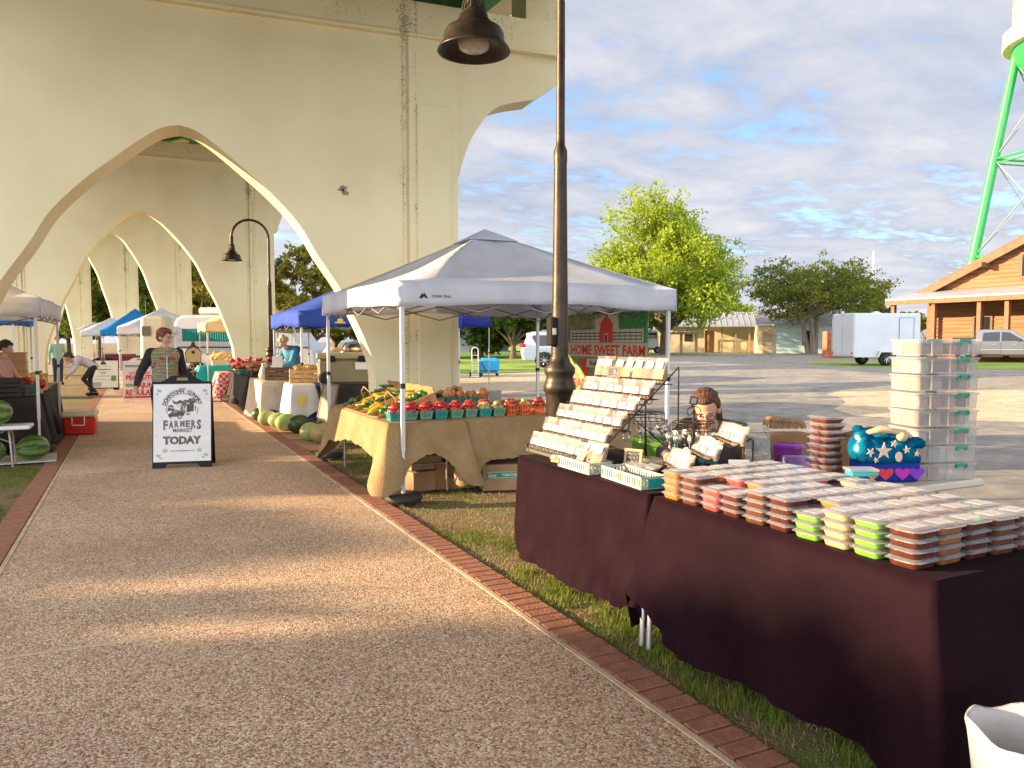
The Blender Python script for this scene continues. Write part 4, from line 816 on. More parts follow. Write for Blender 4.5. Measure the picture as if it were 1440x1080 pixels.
def drape(name, label, cat, x0, x1, y0, y1, z, drop, mat, seed=1, amp=.02, folds=9, flare=.05, corner=.12, group=None, hem=None, jag=0.0, rc=.03, sides=(1, 1, 1, 1), rz=0, rows=12, base=0, crease=0.0):
    """cloth over a table: flat top plus a hanging skirt with folds; drop per side in the order -y, +x, +y, -x"""
    rr = random.Random(seed); cx, cy = (x0 + x1) / 2, (y0 + y1) / 2; w, d = (x1 - x0) / 2, (y1 - y0) / 2; st = .025; P_ = []
    cor = [(-w, -d), (w, -d), (w, d), (-w, d)]
    for s_ in range(4):
        a, b_ = cor[s_], cor[(s_ + 1) % 4]; ln = math.dist(a, b_); n_ = max(6, int(ln / st)); nx, ny = (b_[1] - a[1]) / ln, -(b_[0] - a[0]) / ln
        pn = ((-(0)), 0)
        for j in range(n_):
            u = j / n_; x, y = a[0] + (b_[0] - a[0]) * u, a[1] + (b_[1] - a[1]) * u; dc = min(u, 1 - u) * ln
            # blend the normal round the corner
            an = math.atan2(ny, nx); k_ = max(0, 1 - dc / .09) * R(45); an += k_ if u > .5 else -k_
            dr = drop[s_]; nb_ = drop[(s_ + 1) % 4] if u > .5 else drop[(s_ - 1) % 4]; f = max(0, 1 - dc / .15) * .5; dr = dr * (1 - f) + nb_ * f
            P_.append((x, y, math.cos(an), math.sin(an), dr, dc, s_, u))
    ph = [rr.uniform(0, 6.28) for _ in range(6)]; N_ = len(P_); vs_ = []
    for i in range(rows + 1):
        t_ = i / rows
        for k, (x, y, nx, ny, dr, dc, s_, u) in enumerate(P_):
            s = k * st; cf = math.exp(-(dc / .13) ** 2)
            wv = math.sin(s * folds + ph[0] + .8 * math.sin(s * 2.1 + ph[1])) * .6 + math.sin(s * folds * 2.3 + ph[2] + t_ * .8) * .25 + math.sin(s * folds * .37 + ph[3]) * .5
            o_ = (flare * t_ + amp * t_ ** 1.2 * wv + cf * corner * .55 * t_ ** 1.3 + crease * (math.sin(s * 47 + t_ * 9 + ph[4]) * t_ ** 4 + 1.6 * math.sin(s * 11 - t_ * 7 + ph[5]) * t_ * (1 + math.sin(s * 3.1)) + 1.2 * math.sin(s * 19 + t_ * 13 + ph[1]) * math.exp(-((dc - .2) / .2) ** 2) * t_))
            L_ = dr + (cf * corner if dr > .05 else 0) + (hem(x + cx, y + cy, s_, u) if hem else 0) + (rr.uniform(-jag, jag) if i == rows else 0)
            zz = z - L_ * t_; rr_ = .012 * (1 - min(1, t_ * 8))
            vs_.append((cx + x + nx * (o_ + .012 * min(1, t_ * 10)), cy + y + ny * (o_ + .012 * min(1, t_ * 10)), max(zz - (.01 if t_ > 0 else 0), .004)))
    fs = [((i + 1) * N_ + k, (i + 1) * N_ + (k + 1) % N_, i * N_ + (k + 1) % N_, i * N_ + k) for i in range(rows) for k in range(N_)]
    q = MB(); q.add(vs_, fs, 0, True); q.add([(cx, cy, z + .001)] + vs_[:N_], [(0, k + 1, (k + 1) % N_ + 1) for k in range(N_)], 0, False)
    o = q.build(name, mat, None, weld=True); o.location.z = base; return tag(o, label, cat, group)
m_burlap = fabric('burlap', (.3, .195, .09), 0, .95, weave=150, bump=.7, bs=150, col2=(.4, .275, .14))
m_cloth = fabric('dark_plum_cloth', (.009, .003, .0055), 0, .7, bump=.25, bs=11, col2=(.015, .005, .009)); nodes_of(m_cloth)[1].inputs['Specular IOR Level'].default_value = .04
nodes_of(m_cloth)[1].inputs['Sheen Weight'].default_value = .012; nodes_of(m_cloth)[1].inputs['Sheen Roughness'].default_value = .4
m_bcl = fabric('black_cloth', (.018, .016, .018), 0, .8, bump=.1, bs=50, col2=(.035, .03, .032)); m_crcl = fabric('cream_cloth', (.62, .54, .42), .15, .85, bump=.2, bs=9)
m_teal = fabric('teal_cloth', (.01, .36, .36), .15, .7, bump=.3, bs=9)
# ---- near stall: two tables along the path, one behind
folding_table('grey-legged folding table under the dark cloth, nearest the camera', 2.36, 3.1, 1.66, 3.12, .755, group='folding tables of the near stall')
folding_table('grey-legged folding table under the dark cloth that carries the packet rack', 2.38, 3.12, 3.24, 4.66, .755, group='folding tables of the near stall')
def hemB(x, y, s_, u):
    if s_ == 3: return .03 * math.sin(u * 6) + .02
    return 0
drape('tablecloth', 'dark plum tablecloth under the rows of stacked food tubs', 'tablecloth', 2.33, 3.13, 1.62, 3.14, .765, (.735, .5, .6, .60), m_cloth, 4, .05, 5.2, .075, .1, 'dark plum tablecloths', hem=lambda x, y, s_, u: (.05 * math.sin(u * 3) + .02 * math.sin(u * 9) - .2 * math.exp(-(u / .1) ** 2)) if s_ == 3 else 0, crease=.009)
drape('tablecloth', 'dark plum tablecloth under the tall wire packet rack, partly sunlit', 'tablecloth', 2.34, 3.14, 3.2, 4.69, .765, (.6, .5, .55, .66), m_cloth, 9, .045, 5.0, .03, .04, 'dark plum tablecloths', crease=.009, hem=lambda x, y, s_, u: -.12 * math.exp(-((1 - u) / .1) ** 2) if s_ == 3 else 0)
mb = MB()
for k, y in enumerate((3.17, 3.11)): mb.tube([(2.4, y + .03, .5), (2.34, y + .01, .3), (2.29, y, .2), (2.275, y - .01, .0)], .0135, 10)
tag(mb.build('bent_table_leg', pm('galvanised_tube', (.5, .5, .47), .35, metal=.6)), 'pair of curved grey table feet showing in the gap between the two dark cloths', 'table leg')
bt = folding_table('cream plastic folding table carrying the tower of clear bins', 3.68, 4.42, 2.78, 4.62, .75)
for (x, y) in ((4.02, 2.95), (4.1, 3.12)):
    MB().tube([(x - .37 - .665, y - 3.7, .6), (x - .33 - .665, y - 3.72, .4), (x - .36 - .665 + .06, y - 3.7, .22)], .012, 6)
# ---- fruit stall canopy
ft = canopy('white canopy with a scissor frame over the burlap-covered fruit tables', 2.26, 7.0, 3.1, 3.12, 2.12, .235, 2.86, m_tw_, foot=(0, 3), sag=.07)
q = MB(); q.prism([(-.045, 0), (-.014, .05), (-.004, .034), (.008, .052), (.045, 0), (.02, 0), (.004, .02), (-.006, .006), (-.012, 0)], (.19, -.073, 1.95), (1, 0, 0), (0, 0, 1), (0, -1, 0), .002); text_mb(q, 'OZARK TRAIL', (.37, -.076, 1.972), (1, 0, 0), (0, 0, 1), .023, fit=.2, bold=.015, th=0)
q.build('printed_logo', pm('black_print', (.01, .01, .01), .6), ft)
# burlap tables
folding_table('folding table under burlap along the path side of the fruit stall', 2.17, 2.9, 7.12, 9.42, .755, group='fruit stall tables'); folding_table('folding table under burlap at the front of the fruit stall', 2.98, 4.9, 7.18, 7.9, .755, group='fruit stall tables'); folding_table('rear folding table of the fruit stall with the plum punnets', 2.98, 4.7, 8.6, 9.3, .755, group='fruit stall tables')
drape('burlap_cloth', 'burlap cloth with drooping corners on the path side of the fruit stall', 'tablecloth', 2.13, 2.93, 7.06, 9.45, .765, (.36, .3, .36, .34), m_burlap, 3, .035, 7, .05, .27, 'burlap cloths', jag=.012, hem=lambda x, y, s_, u: .05 * math.sin(u * 7 + 1))
drape('burlap_cloth', 'burlap cloth hanging straight along the front of the fruit stall', 'tablecloth', 2.95, 4.95, 7.1, 7.94, .768, (.41, .36, .3, .4), m_burlap, 6, .022, 8, .03, .24, 'burlap cloths', jag=.008)
drape('burlap_cloth', 'burlap cloth on the rear table with the plum punnets', 'tablecloth', 2.95, 4.75, 8.56, 9.34, .766, (.3, .3, .3, .3), m_burlap, 8, .02, 8, .03, .1, 'burlap cloths', jag=.008)
# cardboard boxes under the tables
m_card = pm('cardboard', (.36, .22, .115), .85, .12, 5, .1, 30); m_cardd = pm('brown_cardboard', (.25, .12, .05), .85, .15, 5); m_glab = pm('green_box_print', (.03, .25, .12), .6); m_wpr = pm('white_print', (.7, .7, .66), .6); m_red = pm('red_print', (.5, .03, .02), .5)
m_ink = pm('dark_ink', (.04, .035, .03), .7)
def carton(label, c, s, rz, mat, txt, tm, strip=False, group=None):
    o = thing('carton', label, 'box', c, rz, group); MB().box((0, 0, s[2] * .48), (s[0], s[1], s[2] * .96)).build('box', mat, o)
    MB().box((0, 0, s[2] * .92), (s[0] + .014, s[1] + .014, s[2] * .17)).build('lid', mat, o)
    q = MB(); 
    if strip:
        q.box((.02, -s[1] / 2 - .003, s[2] * .6), (s[0] * .9, .004, s[2] * .28)); text_mb(q, txt, (.08, -s[1] / 2 - .0055, s[2] * .6), (1, 0, 0), (0, 0, 1), s[2] * .09, fit=s[0] * .4, bold=.03, mi=1); text_mb(q, 'Sunny', (-.1, -s[1] / 2 - .0055, s[2] * .6), (1, 0, 0), (0, 0, 1), s[2] * .13, fit=s[0] * .22, bold=.02, shear=.3, mi=1)
        for z_ in (.49, .71): q.box((.02, -s[1] / 2 - .0055, s[2] * z_), (s[0] * .88, .003, .004), mi=1)
    else: text_mb(q, txt, (0, -s[1] / 2 - .002, s[2] * .55), (1, 0, 0), (0, 0, 1), s[2] * .16, fit=s[0] * .6, bold=.03, mi=1)
    q.build('printed_label', [m_glab, tm], o); return o
v = G(560, 682); carton('pale end of a carton low under the burlap behind the tent leg', (2.66, 7.62, 0), (.34, .3, .2), R(8), m_card, '', m_ink); carton('brown carton printed VEGETABLES under the burlap table', (3.0, 7.62, 0), (.42, .36, .27), R(-8), m_cardd, 'VEGETABLES', m_ink)
carton('tan carton stacked on the pale one behind the tent leg', (2.66, 7.65, .215), (.34, .3, .14), R(5), m_card, '', m_ink)
carton('carton with green tomato label under the front burlap cloth, left of two', (3.42, 7.3, 0), (.40, .32, .27), R(-18), m_card, 'TOMATOES', m_wpr, True, 'tomato cartons'); carton('carton with green tomato label under the front burlap cloth, right of two', (3.92, 7.42, 0), (.40, .32, .27), R(-14), m_card, 'TOMATOES', m_wpr, True, 'tomato cartons')
# ================================================================== PRODUCE
m_pteal = pm('teal_pulp', (.02, .27, .23), .85, .15, 30, .3, 90); m_pgreen = pm('sage_pulp', (.14, .3, .19), .85, .15, 30, .3, 90); m_porg = pm('orange_plastic', (.75, .12, .015), .4)
m_tom = pm('tomato_skin', (.42, .018, .01), .22, .2, 5, rnd=.25, coat=.2); m_peach = pm('peach_skin', (.5, .12, .04), .6, 0, 9, col2=(.6, .34, .1), rnd=.2); m_plum = pm('plum_skin', (.04, .008, .02), .3, .3, 6, rnd=.3); m_ytom = pm('pale_tomato_skin', (.5, .36, .13), .4, .3, 8, rnd=.2)
m_stem = pm('green_stem', (.06, .14, .02), .7)
def punnet_mb(w=.068, h=.085, slots=True):
    q = MB(); b_ = w * .78; t_ = .003
    for k in range(4):
        M = Matrix.Rotation(k * math.pi / 2, 4, 'Z'); a = [(-b_, -b_, 0), (b_, -b_, 0), (w, -w, h), (-w, -w, h)]; i_ = [(-b_ + t_, -b_ + t_, t_), (b_ - t_, -b_ + t_, t_), (w - t_, -w + t_, h), (-w + t_, -w + t_, h)]
        q.add([M @ Vector(v_) for v_ in a + i_], [(0, 1, 2, 3), (7, 6, 5, 4), (3, 2, 6, 7)]); 
        q.add([M @ Vector(v_) for v_ in [(-w - .003, -w - .003, h - .008), (w + .003, -w - .003, h - .008), (w + .003, -w - .003, h), (-w - .003, -w - .003, h)]], [(0, 1, 2, 3)])
        if slots:
            for j in range(5):
                x = (-.72 + .36 * j) * b_; zz0, zz1 = h * .3, h * .78
                yy = lambda z_: -(b_ + (w - b_) * z_ / h) - .0008
                q.add([M @ Vector(v_) for v_ in [(x - .003, yy(zz0), zz0), (x + .003, yy(zz0), zz0), (x + .003, yy(zz1), zz1), (x - .003, yy(zz1), zz1)]], [(0, 1, 2, 3)], 1)
    q.add([(-b_, -b_, 0), (b_, -b_, 0), (b_, b_, 0), (-b_, b_, 0)], [(3, 2, 1, 0)]); return q
m_slot = pm('slot_gap', (.02, .05, .04), .9)
pun_t = punnet_mb().build('punnet', [m_pteal, m_slot]); pun_g = punnet_mb().build('punnet', [m_pgreen, m_slot])
def basket_orange_mb():
    q = MB(); h = .105
    for k in range(14): a = 2 * math.pi * k / 14; q.box((.062 * math.cos(a), .062 * math.sin(a), h / 2), (.004, .011, h), rz=a)
    for z_, r_ in ((.004, .061), (h * .5, .0635), (h, .068)): q.lathe([(r_ + .002, z_ - .006), (r_ + .003, z_ + .006), (r_ - .002, z_ + .006), (r_ - .002, z_ - .006)], n=20)
    q.lathe([(0, .002), (.06, .002)], n=20); return q
ob_ = basket_orange_mb().build('plastic_basket', m_porg)
tom_o = MB().lathe([(0, .0), (.012, -.004), (.03, .0), (.039, .016), (.04, .028), (.034, .046), (.02, .056), (.006, .052), (0, .05)][::1], n=16).add([(0, 0, .056), (.018, .003, .055), (.002, .018, .055), (-.018, .0, .056), (0, -.018, .055), (0, 0, .066)], [(0, 1, 2), (0, 2, 3), (0, 3, 4), (0, 4, 1), (5, 1, 2), (5, 3, 4)], 1).build('tomato', [m_tom, m_stem])
peach_o = MB().ball((0, 0, .032), (.035, .034, .033), 14).build('peach', m_peach); plum_o = MB().ball((0, 0, .022), (.023, .023, .022), 12).build('plum', m_plum); yt_o = MB().ball((0, 0, .026), (.032, .03, .026), 12).build('pale_tomato', m_ytom)
PROTO_USED = set()
def put(o, loc, rot, label, cat, group, scale=1, kindname=None):
    if o.name not in PROTO_USED: PROTO_USED.add(o.name); c = o
    else: c = o.copy(); COL.objects.link(c)
    c.location = loc; c.rotation_euler = rot if isinstance(rot, (tuple, list)) else (0, 0, rot); c.scale = (scale,) * 3
    return tag(c, label, cat, group)
ordn = ['first', 'second', 'third', 'fourth', 'fifth', 'sixth', 'seventh', 'eighth', 'ninth', 'tenth', 'eleventh', 'twelfth']
def fill(bx, by, bz, o, cat, label, group, nn=7, r_=.034, h=.075, top=2, s=1.0, spread=.042):
    k = 0
    for a in range(4): 
        ang = a * math.pi / 2 + .78; put(o, (bx + spread * math.cos(ang), by + spread * math.sin(ang), bz + h - r_), (random.uniform(-.3, .3), random.uniform(-.3, .3), random.uniform(0, 6)), label, cat, group, s * random.uniform(.92, 1.06))
    for a in range(nn - 4):
        ang = a * 2.1 + random.uniform(0, 1); rr_ = spread * .5 if nn - 4 > 1 else 0
        put(o, (bx + rr_ * math.cos(ang), by + rr_ * math.sin(ang), bz + h - r_ + r_ * 1.25), (random.uniform(-.4, .4), random.uniform(-.4, .4), random.uniform(0, 6)), label, cat, group, s * random.uniform(.9, 1.05))
Z = .769
row = [('teal', 't'), ('sage', 't'), ('sage', 't'), ('teal', 't'), ('sage', 't'), ('sage', 't'), ('teal', 'y'), ('sage', 'y')]
for k, (c, f_) in enumerate(row):
    x = 2.25 + k * .16; y = 7.25 + random.uniform(-.01, .01)
    put(pun_t if c == 'teal' else pun_g, (x, y, Z), random.uniform(-.1, .1), f'{c} pulp punnet of {"red" if f_ == "t" else "pale"} tomatoes, {ordn[k]} from the left in the front row', 'punnet', 'punnets on the burlap tables')
    fill(x, y, Z, tom_o if f_ == 't' else yt_o, 'tomato', f'{"ripe red" if f_ == "t" else "pale unripe"} tomato heaped in the {ordn[k]} punnet from the left, front row', 'tomatoes in the front punnets', 8, .03, .095)
for k in range(7):
    x = 2.33 + k * .16; y = 7.42
    put((pun_t, pun_g)[k % 2], (x, y, Z), random.uniform(-.1, .1), f'pulp punnet of tomatoes, {ordn[k]} from the left in the second row', 'punnet', 'punnets on the burlap tables')
    fill(x, y, Z, tom_o, 'tomato', f'red tomato in the {ordn[k]} punnet of the second row', 'tomatoes in the second row', 7, .03, .1)
for k in range(4):
    x = 3.53 + k * .165; y = 7.27
    put(ob_, (x, y, Z), random.uniform(0, 1), f'orange lattice basket of {"tomatoes" if k == 0 else "peaches"}, {ordn[k]} from the left', 'basket', 'orange lattice baskets')
    fill(x, y, Z, tom_o if k in (0, 2) else yt_o if k != 3 else peach_o, ('tomato', 'peach')[k == 3], f'fruit heaped in the {ordn[k]} orange lattice basket', 'fruit in the orange baskets', 6, .03, .115, spread=.034)
for k in range(6):
    x = 3.0 + k * .15; y = 8.86 - k * .01; pl = k < 4
    put((pun_t, pun_g, pun_g, pun_t, pun_t, pun_t)[k], (x, y, Z), random.uniform(-.1, .1), f'pulp punnet of {"dark plums" if pl else "peaches"} on the rear table, {ordn[k]} from the left', 'punnet', 'punnets on the rear table')
    fill(x, y, Z, plum_o if pl and k < 3 else peach_o, 'plum' if k < 3 else 'peach', f'{"dark plum" if k < 3 else "blushed peach"} heaped in the {ordn[k]} rear punnet', 'fruit in the rear punnets', 10 if k < 3 else 7, .024, .095, spread=.04)
for k in range(34):
    a = random.uniform(0, 6.28); q_ = random.random() ** .5; x, y = 3.62 + .3 * q_ * math.cos(a), 9.08 + .12 * q_ * math.sin(a)
    put(peach_o, (x, y, Z + .02 + .17 * (1 - q_ ** 2) * random.random()), (0, 0, a), 'blushed peach in the loose heap behind the rear punnets', 'peach', 'loose heap of peaches')
put(ob_, (3.95, 8.93, Z), .3, 'orange lattice basket on the rear table beside the peach heap', 'basket', 'orange lattice baskets')
fill(3.95, 8.93, Z, peach_o, 'peach', 'blushed peach in the orange basket on the rear table', 'fruit in the rear orange basket', 7, .03, .115, spread=.034)
mb = MB(); mb.box((0, 0, .075), (.16, .006, .15)); o = mb.build('price_card', pm('faded_grey_card', (.3, .3, .27), .7), None, (4.08, 8.85, Z), (R(-12), 0, R(-20))); tag(o, 'plain grey price card standing right of the peaches', 'card')
m_gmel = pm('melon_rind', (.2, .3, .07), .45, 0, 5, .1, 20, col2=(.4, .45, .16), stretch=(1, .25, 1))
# wooden produce trays with squash, zucchini, peppers
m_slat = pm('basket_veneer', (.4, .22, .085), .7, .25, 9, .25, 40); m_squash = pm('yellow_squash_skin', (.72, .47, .05), .35, .15, 6, rnd=.12); m_zuc = pm('zucchini_skin', (.035, .1, .015), .35, .4, 14, rnd=.3); m_pep = pm('green_pepper_skin', (.05, .16, .015), .2, .2, 6, rnd=.2)
def curved_veg(L_, r0, r1, neck=0, bend=.02):
    q = MB(); pts = []; rs = []
    for i in range(9): t_ = i / 8; pts.append((L_ * (t_ - .5), bend * math.sin(math.pi * t_), r0 * .9)); rs.append((r0 + (r1 - r0) * t_) * (math.sin(math.pi * min(.96, max(.05, t_ * .9 + .07))) ** .35))
    q.tube(pts, rs, 10); q.bar(pts[-1], (pts[-1][0] + .018, pts[-1][1], pts[-1][2] + .006), r1 * .35, n=6, mi=1); return q
sq_o = curved_veg(.16, .03, .014, bend=.02).build('yellow_squash', [m_squash, m_stem]); zu_o = curved_veg(.17, .022, .018, bend=.01).build('zucchini', [m_zuc, m_stem]); pe_o = MB().lathe([(0, 0), (.02, .002), (.033, .02), (.036, .045), (.025, .065), (.01, .06), (0, .06)], n=10, flute=.09).bar((0, 0, .06), (.004, 0, .08), .005, n=5, mi=1).build('green_pepper', [m_pep, m_stem])
fills = ['pep', 'sq', 'zu', 'sq2', 'zu2']
for k in range(5):
    p = thing('produce_tray', f'tilted wooden tray of {("green peppers", "yellow squash", "dark zucchini", "yellow squash ", "mixed green vegetables")[k]}, {ordn[k]} from the front of the fruit stall', 'tray', (2.52, 7.75 + k * .31, Z + .012), 0, 'wooden produce trays')
    p.rotation_euler = (0, R(-19), R(7)); q = MB(); w, d, h = .68, .27, .12
    q.box((0, 0, .004), (w, d, .008)); q.box((0, -d / 2, h / 2), (w, .008, h)); q.box((0, d / 2, h / 2), (w, .008, h)); q.box((-w / 2, 0, h / 2 - .01), (.012, d, h)); q.box((w / 2, 0, h / 2 + .03), (.012, d, h + .06))
    for j in range(9): q.box((-w / 2 + .05 + j * .072, -d / 2 - .005, h / 2), (.035, .004, h + .004), ry=R(8)); 
    q.box((0, -d / 2 - .009, h - .012), (w + .01, .006, .024)); q.box((0, d / 2 + .006, h - .012), (w + .01, .006, .024)); q.box((-w / 2 - .009, 0, h - .02), (.006, d, .026))
    q.build('tray_body', m_slat, p)
    q = MB(); q.tube([(-.1, -d / 2, h), (-.1, -d / 2 - .0, h + .1), (-.1, 0, h + .17), (-.1, d / 2, h + .1), (-.1, d / 2, h)], .007, 6); 
    if k in (0, 3): q.build('handle', m_slat, p)
    Mx = Matrix.Translation(p.location) @ p.rotation_euler.to_matrix().to_4x4(); f_ = fills[k]
    for j in range(15 if f_ != 'pep' else 20):
        lp = Mx @ Vector((random.uniform(-.27, .27), random.uniform(-.085, .085), .05 + random.uniform(0, .07)))
        o_, nm, ct = {'pep': (pe_o, 'glossy green pepper', 'pepper'), 'sq': (sq_o, 'yellow crookneck squash', 'squash'), 'sq2': (sq_o, 'yellow crookneck squash', 'squash'), 'zu': (zu_o, 'dark green zucchini', 'zucchini'), 'zu2': (zu_o if j % 3 else pe_o, 'dark green vegetable', 'vegetable')}[f_]
        put(o_, lp, (random.uniform(-.2, .2), R(-19) + random.uniform(-.3, .3), random.uniform(-.7, .7) + (3.14 if random.random() < .5 else 0)), f'{nm} in the {ordn[k]} tilted wooden tray from the front', ct, 'vegetables in the wooden trays')
# watermelons
m_wm = pm('watermelon_rind', (.1, .2, .03), .35, coat=.15); t, b = nodes_of(m_wm)
tcn = t.nodes.new('ShaderNodeTexCoord'); sp_ = t.nodes.new('ShaderNodeSeparateXYZ'); t.links.new(tcn.outputs['Object'], sp_.inputs[0])
at_ = t.nodes.new('ShaderNodeMath'); at_.operation = 'ARCTAN2'; t.links.new(sp_.outputs[1], at_.inputs[0]); t.links.new(sp_.outputs[2], at_.inputs[1])
nz = t.nodes.new('ShaderNodeTexNoise'); nz.inputs['Scale'].default_value = 22; nz.inputs['Detail'].default_value = 5; t.links.new(tcn.outputs['Object'], nz.inputs['Vector'])
m1_ = t.nodes.new('ShaderNodeMath'); m1_.operation = 'MULTIPLY'; m1_.inputs[1].default_value = 7; t.links.new(at_.outputs[0], m1_.inputs[0]); m2_ = t.nodes.new('ShaderNodeMath'); m2_.operation = 'MULTIPLY_ADD'; m2_.inputs[1].default_value = 3.2; t.links.new(nz.outputs[0], m2_.inputs[0]); t.links.new(m1_.outputs[0], m2_.inputs[2])
sn = t.nodes.new('ShaderNodeMath'); sn.operation = 'SINE'; t.links.new(m2_.outputs[0], sn.inputs[0]); rp = t.nodes.new('ShaderNodeValToRGB'); rp.color_ramp.elements[0].color = (.17, .26, .055, 1); rp.color_ramp.elements[1].color = (.03, .085, .012, 1); rp.color_ramp.elements[0].position = .25; rp.color_ramp.elements[1].position = .7
mr_ = t.nodes.new('ShaderNodeMapRange'); mr_.inputs[1].default_value = -1; t.links.new(sn.outputs[0], mr_.inputs[0]); t.links.new(mr_.outputs[0], rp.inputs[0]); t.links.new(rp.outputs[0], b.inputs['Base Color'])
m_pmel = pm('pale_melon_rind', (.24, .3, .1), .4, 0, 6, .05, 20, col2=(.4, .42, .19), rnd=.15); m_dmel = pm('dark_melon_rind', (.03, .07, .012), .35, .3, 9, rnd=.2, coat=.15); m_orm = pm('striped_tan_melon_rind', (.4, .26, .1), .5, 0, 5, col2=(.2, .24, .06))
def melon(label, x, y, z, a, L_, r_, mat, name='watermelon', group=None):
    q = MB(); q.ball((0, 0, 0), (L_ / 2, r_, r_), 24); q.bar((L_ / 2 - .004, 0, 0), (L_ / 2 + .012, .004, .006), .005, n=5, mi=1); o = q.build(name, [mat, m_stem], None, (x, y, z + r_ - .008), (random.uniform(0, 6), 0, 0)); o.rotation_euler = (random.uniform(0, .5), 0, a); return tag(o, label, 'watermelon' if name == 'watermelon' else 'melon', group)
melon('large striped watermelon in front, on the white board on the ground', -1.24, 11.62, .02, R(20), .40, .145, m_wm); melon('striped watermelon behind the large one on the ground board', -1.27, 12.0, .02, R(30), .38, .14, m_wm)
melon('pale striped watermelon left of the pair on the ground board', -1.68, 11.72, .02, R(-50), .34, .13, m_wm)
tbx = folding_table('small white plastic folding table at the left edge holding a watermelon', -2.0, -1.18, 10.9, 11.3, .52, m_wtop)
melon('big striped watermelon on the small white table at the left edge', -1.62, 11.08, .52, R(15), .5, .17, m_wm)
mb = MB(); mb.box((-1.46, 11.75, .008), (.95, .8, .014), rz=R(4), b=.004); tag(mb.build('ground_board', pm('scuffed_white_board', (.6, .56, .5), .6, .15, 5)), 'scuffed white board on the ground under three watermelons', 'board')
ML = [('dark watermelon nearest the cream cloth at the far end of the path row', 2.12, 15.55, .3, .13, m_dmel), ('dark melon behind the long pale-green melon', 2.3, 15.2, .3, .12, m_dmel), ('long pale green melon lying at the path edge, far end of the row', 2.13, 14.6, .42, .14, m_pmel), ('pale green melon, second from the far end of the row', 2.26, 14.1, .4, .14, m_pmel), ('mid green melon just before the dark green one', 2.3, 13.6, .42, .15, m_gmel), ('big dark green watermelon left of the leaning board', 2.42, 13.1, .46, .16, m_dmel),
      ('pale round melon right of the leaning board', 2.38, 12.0, .32, .15, m_pmel), ('tan and green mottled melon in the middle of the near group', 2.5, 11.65, .4, .155, m_orm), ('green streaked melon behind the mottled one', 2.72, 11.75, .4, .15, m_gmel), ('large pale melon nearest the fruit stall corner', 2.72, 11.15, .44, .17, m_pmel), ('dark melon lying under the black table', 2.85, 12.9, .4, .13, m_dmel)]
for k, (l, x, y, L_, r_, mt) in enumerate(ML): melon(l, x, y, .0, R(10 + 23 * (k % 3) - 15), L_, r_, mt, 'melon', 'melons along the path edge')
mb = MB(); 
mb.box((2.3, 13.5, -.004), (.55, 2.4, .012), rz=R(-4)); tag(mb.build('cardboard_sheet', m_card), 'flattened cardboard under the far row of melons', 'cardboard'); mb = MB(); mb.box((2.45, 11.6, -.004), (.7, 1.2, .012), rz=R(8)); tag(mb.build('cardboard_sheet', m_card), 'flattened cardboard under the near group of melons', 'cardboard')
melon('round green melon at the back right of the orange baskets', 4.2, 7.35, .77, .3, .2, .085, m_gmel, 'melon')
# ================================================================== NEAR STALL GOODS
def clearmat(name, col, alpha, rough=.12, rnd=0):
    m = pm(name, col, rough, rnd=rnd); t, b = nodes_of(m); tr = t.nodes.new('ShaderNodeBsdfTransparent'); mi = t.nodes.new('ShaderNodeMixShader'); o = [n for n in t.nodes if n.type == 'OUTPUT_MATERIAL'][0]
    lw = t.nodes.new('ShaderNodeLayerWeight'); lw.inputs[0].default_value = .2; ma = t.nodes.new('ShaderNodeMath'); ma.operation = 'ADD'; ma.use_clamp = True; ma.inputs[1].default_value = alpha; t.links.new(lw.outputs['Facing'], ma.inputs[0])
    t.links.new(ma.outputs[0], mi.inputs[0]); t.links.new(tr.outputs[0], mi.inputs[1]); t.links.new(b.outputs[0], mi.inputs[2]); t.links.new(mi.outputs[0], o.inputs[0]); return m
m_lid = clearmat('clear_lid_plastic', (.5, .5, .56), .05, .06); m_bag = clearmat('clear_bag_plastic', (.5, .48, .45), .12, .2)
m_lab = pm('white_paper_label', (.52, .52, .58), .5, .04, 20)
def foodmat(n, c, c2): return pm('food_' + n, c, .28, 0, 28, .2, 50, col2=c2, coat=.6)
FOOD = {'orange': foodmat('orange', (.58, .15, .02), (.62, .2, .035)), 'brown': foodmat('brown', (.09, .03, .014), (.16, .055, .025)), 'pink-red': foodmat('red', (.6, .05, .05), (.7, .13, .1)), 'maroon': foodmat('darkred', (.07, .015, .01), (.12, .03, .018)),
        'lime green': foodmat('green', (.13, .35, .035), (.19, .42, .06)), 'cream': foodmat('cream', (.5, .3, .15), (.58, .39, .22)), 'rust': foodmat('rust', (.24, .08, .025), (.34, .13, .04))}
def rrect(w, d, r_, z, n=4):
    o = []
    for (cx, cy, a0) in ((w - r_, d - r_, 0), (-w + r_, d - r_, 90), (-w + r_, -d + r_, 180), (w - r_, -d + r_, 270)):
        for k in range(n + 1): a = R(a0 + 90 * k / n); o.append((cx + r_ * math.cos(a), cy + r_ * math.sin(a), z))
    return o
def loft(mb, rings, mi=0, smooth=False, cap=True):
    n_ = len(rings[0]); vs_ = [v for r_ in rings for v in r_]
    fs = [(i * n_ + k, i * n_ + (k + 1) % n_, (i + 1) * n_ + (k + 1) % n_, (i + 1) * n_ + k) for i in range(len(rings) - 1) for k in range(n_)]
    if cap: fs += [list(range(n_))[::-1], list(range((len(rings) - 1) * n_, len(rings) * n_))]
    return mb.add(vs_, fs, mi, smooth)
TH = .0355
rg0 = random.Random(2)
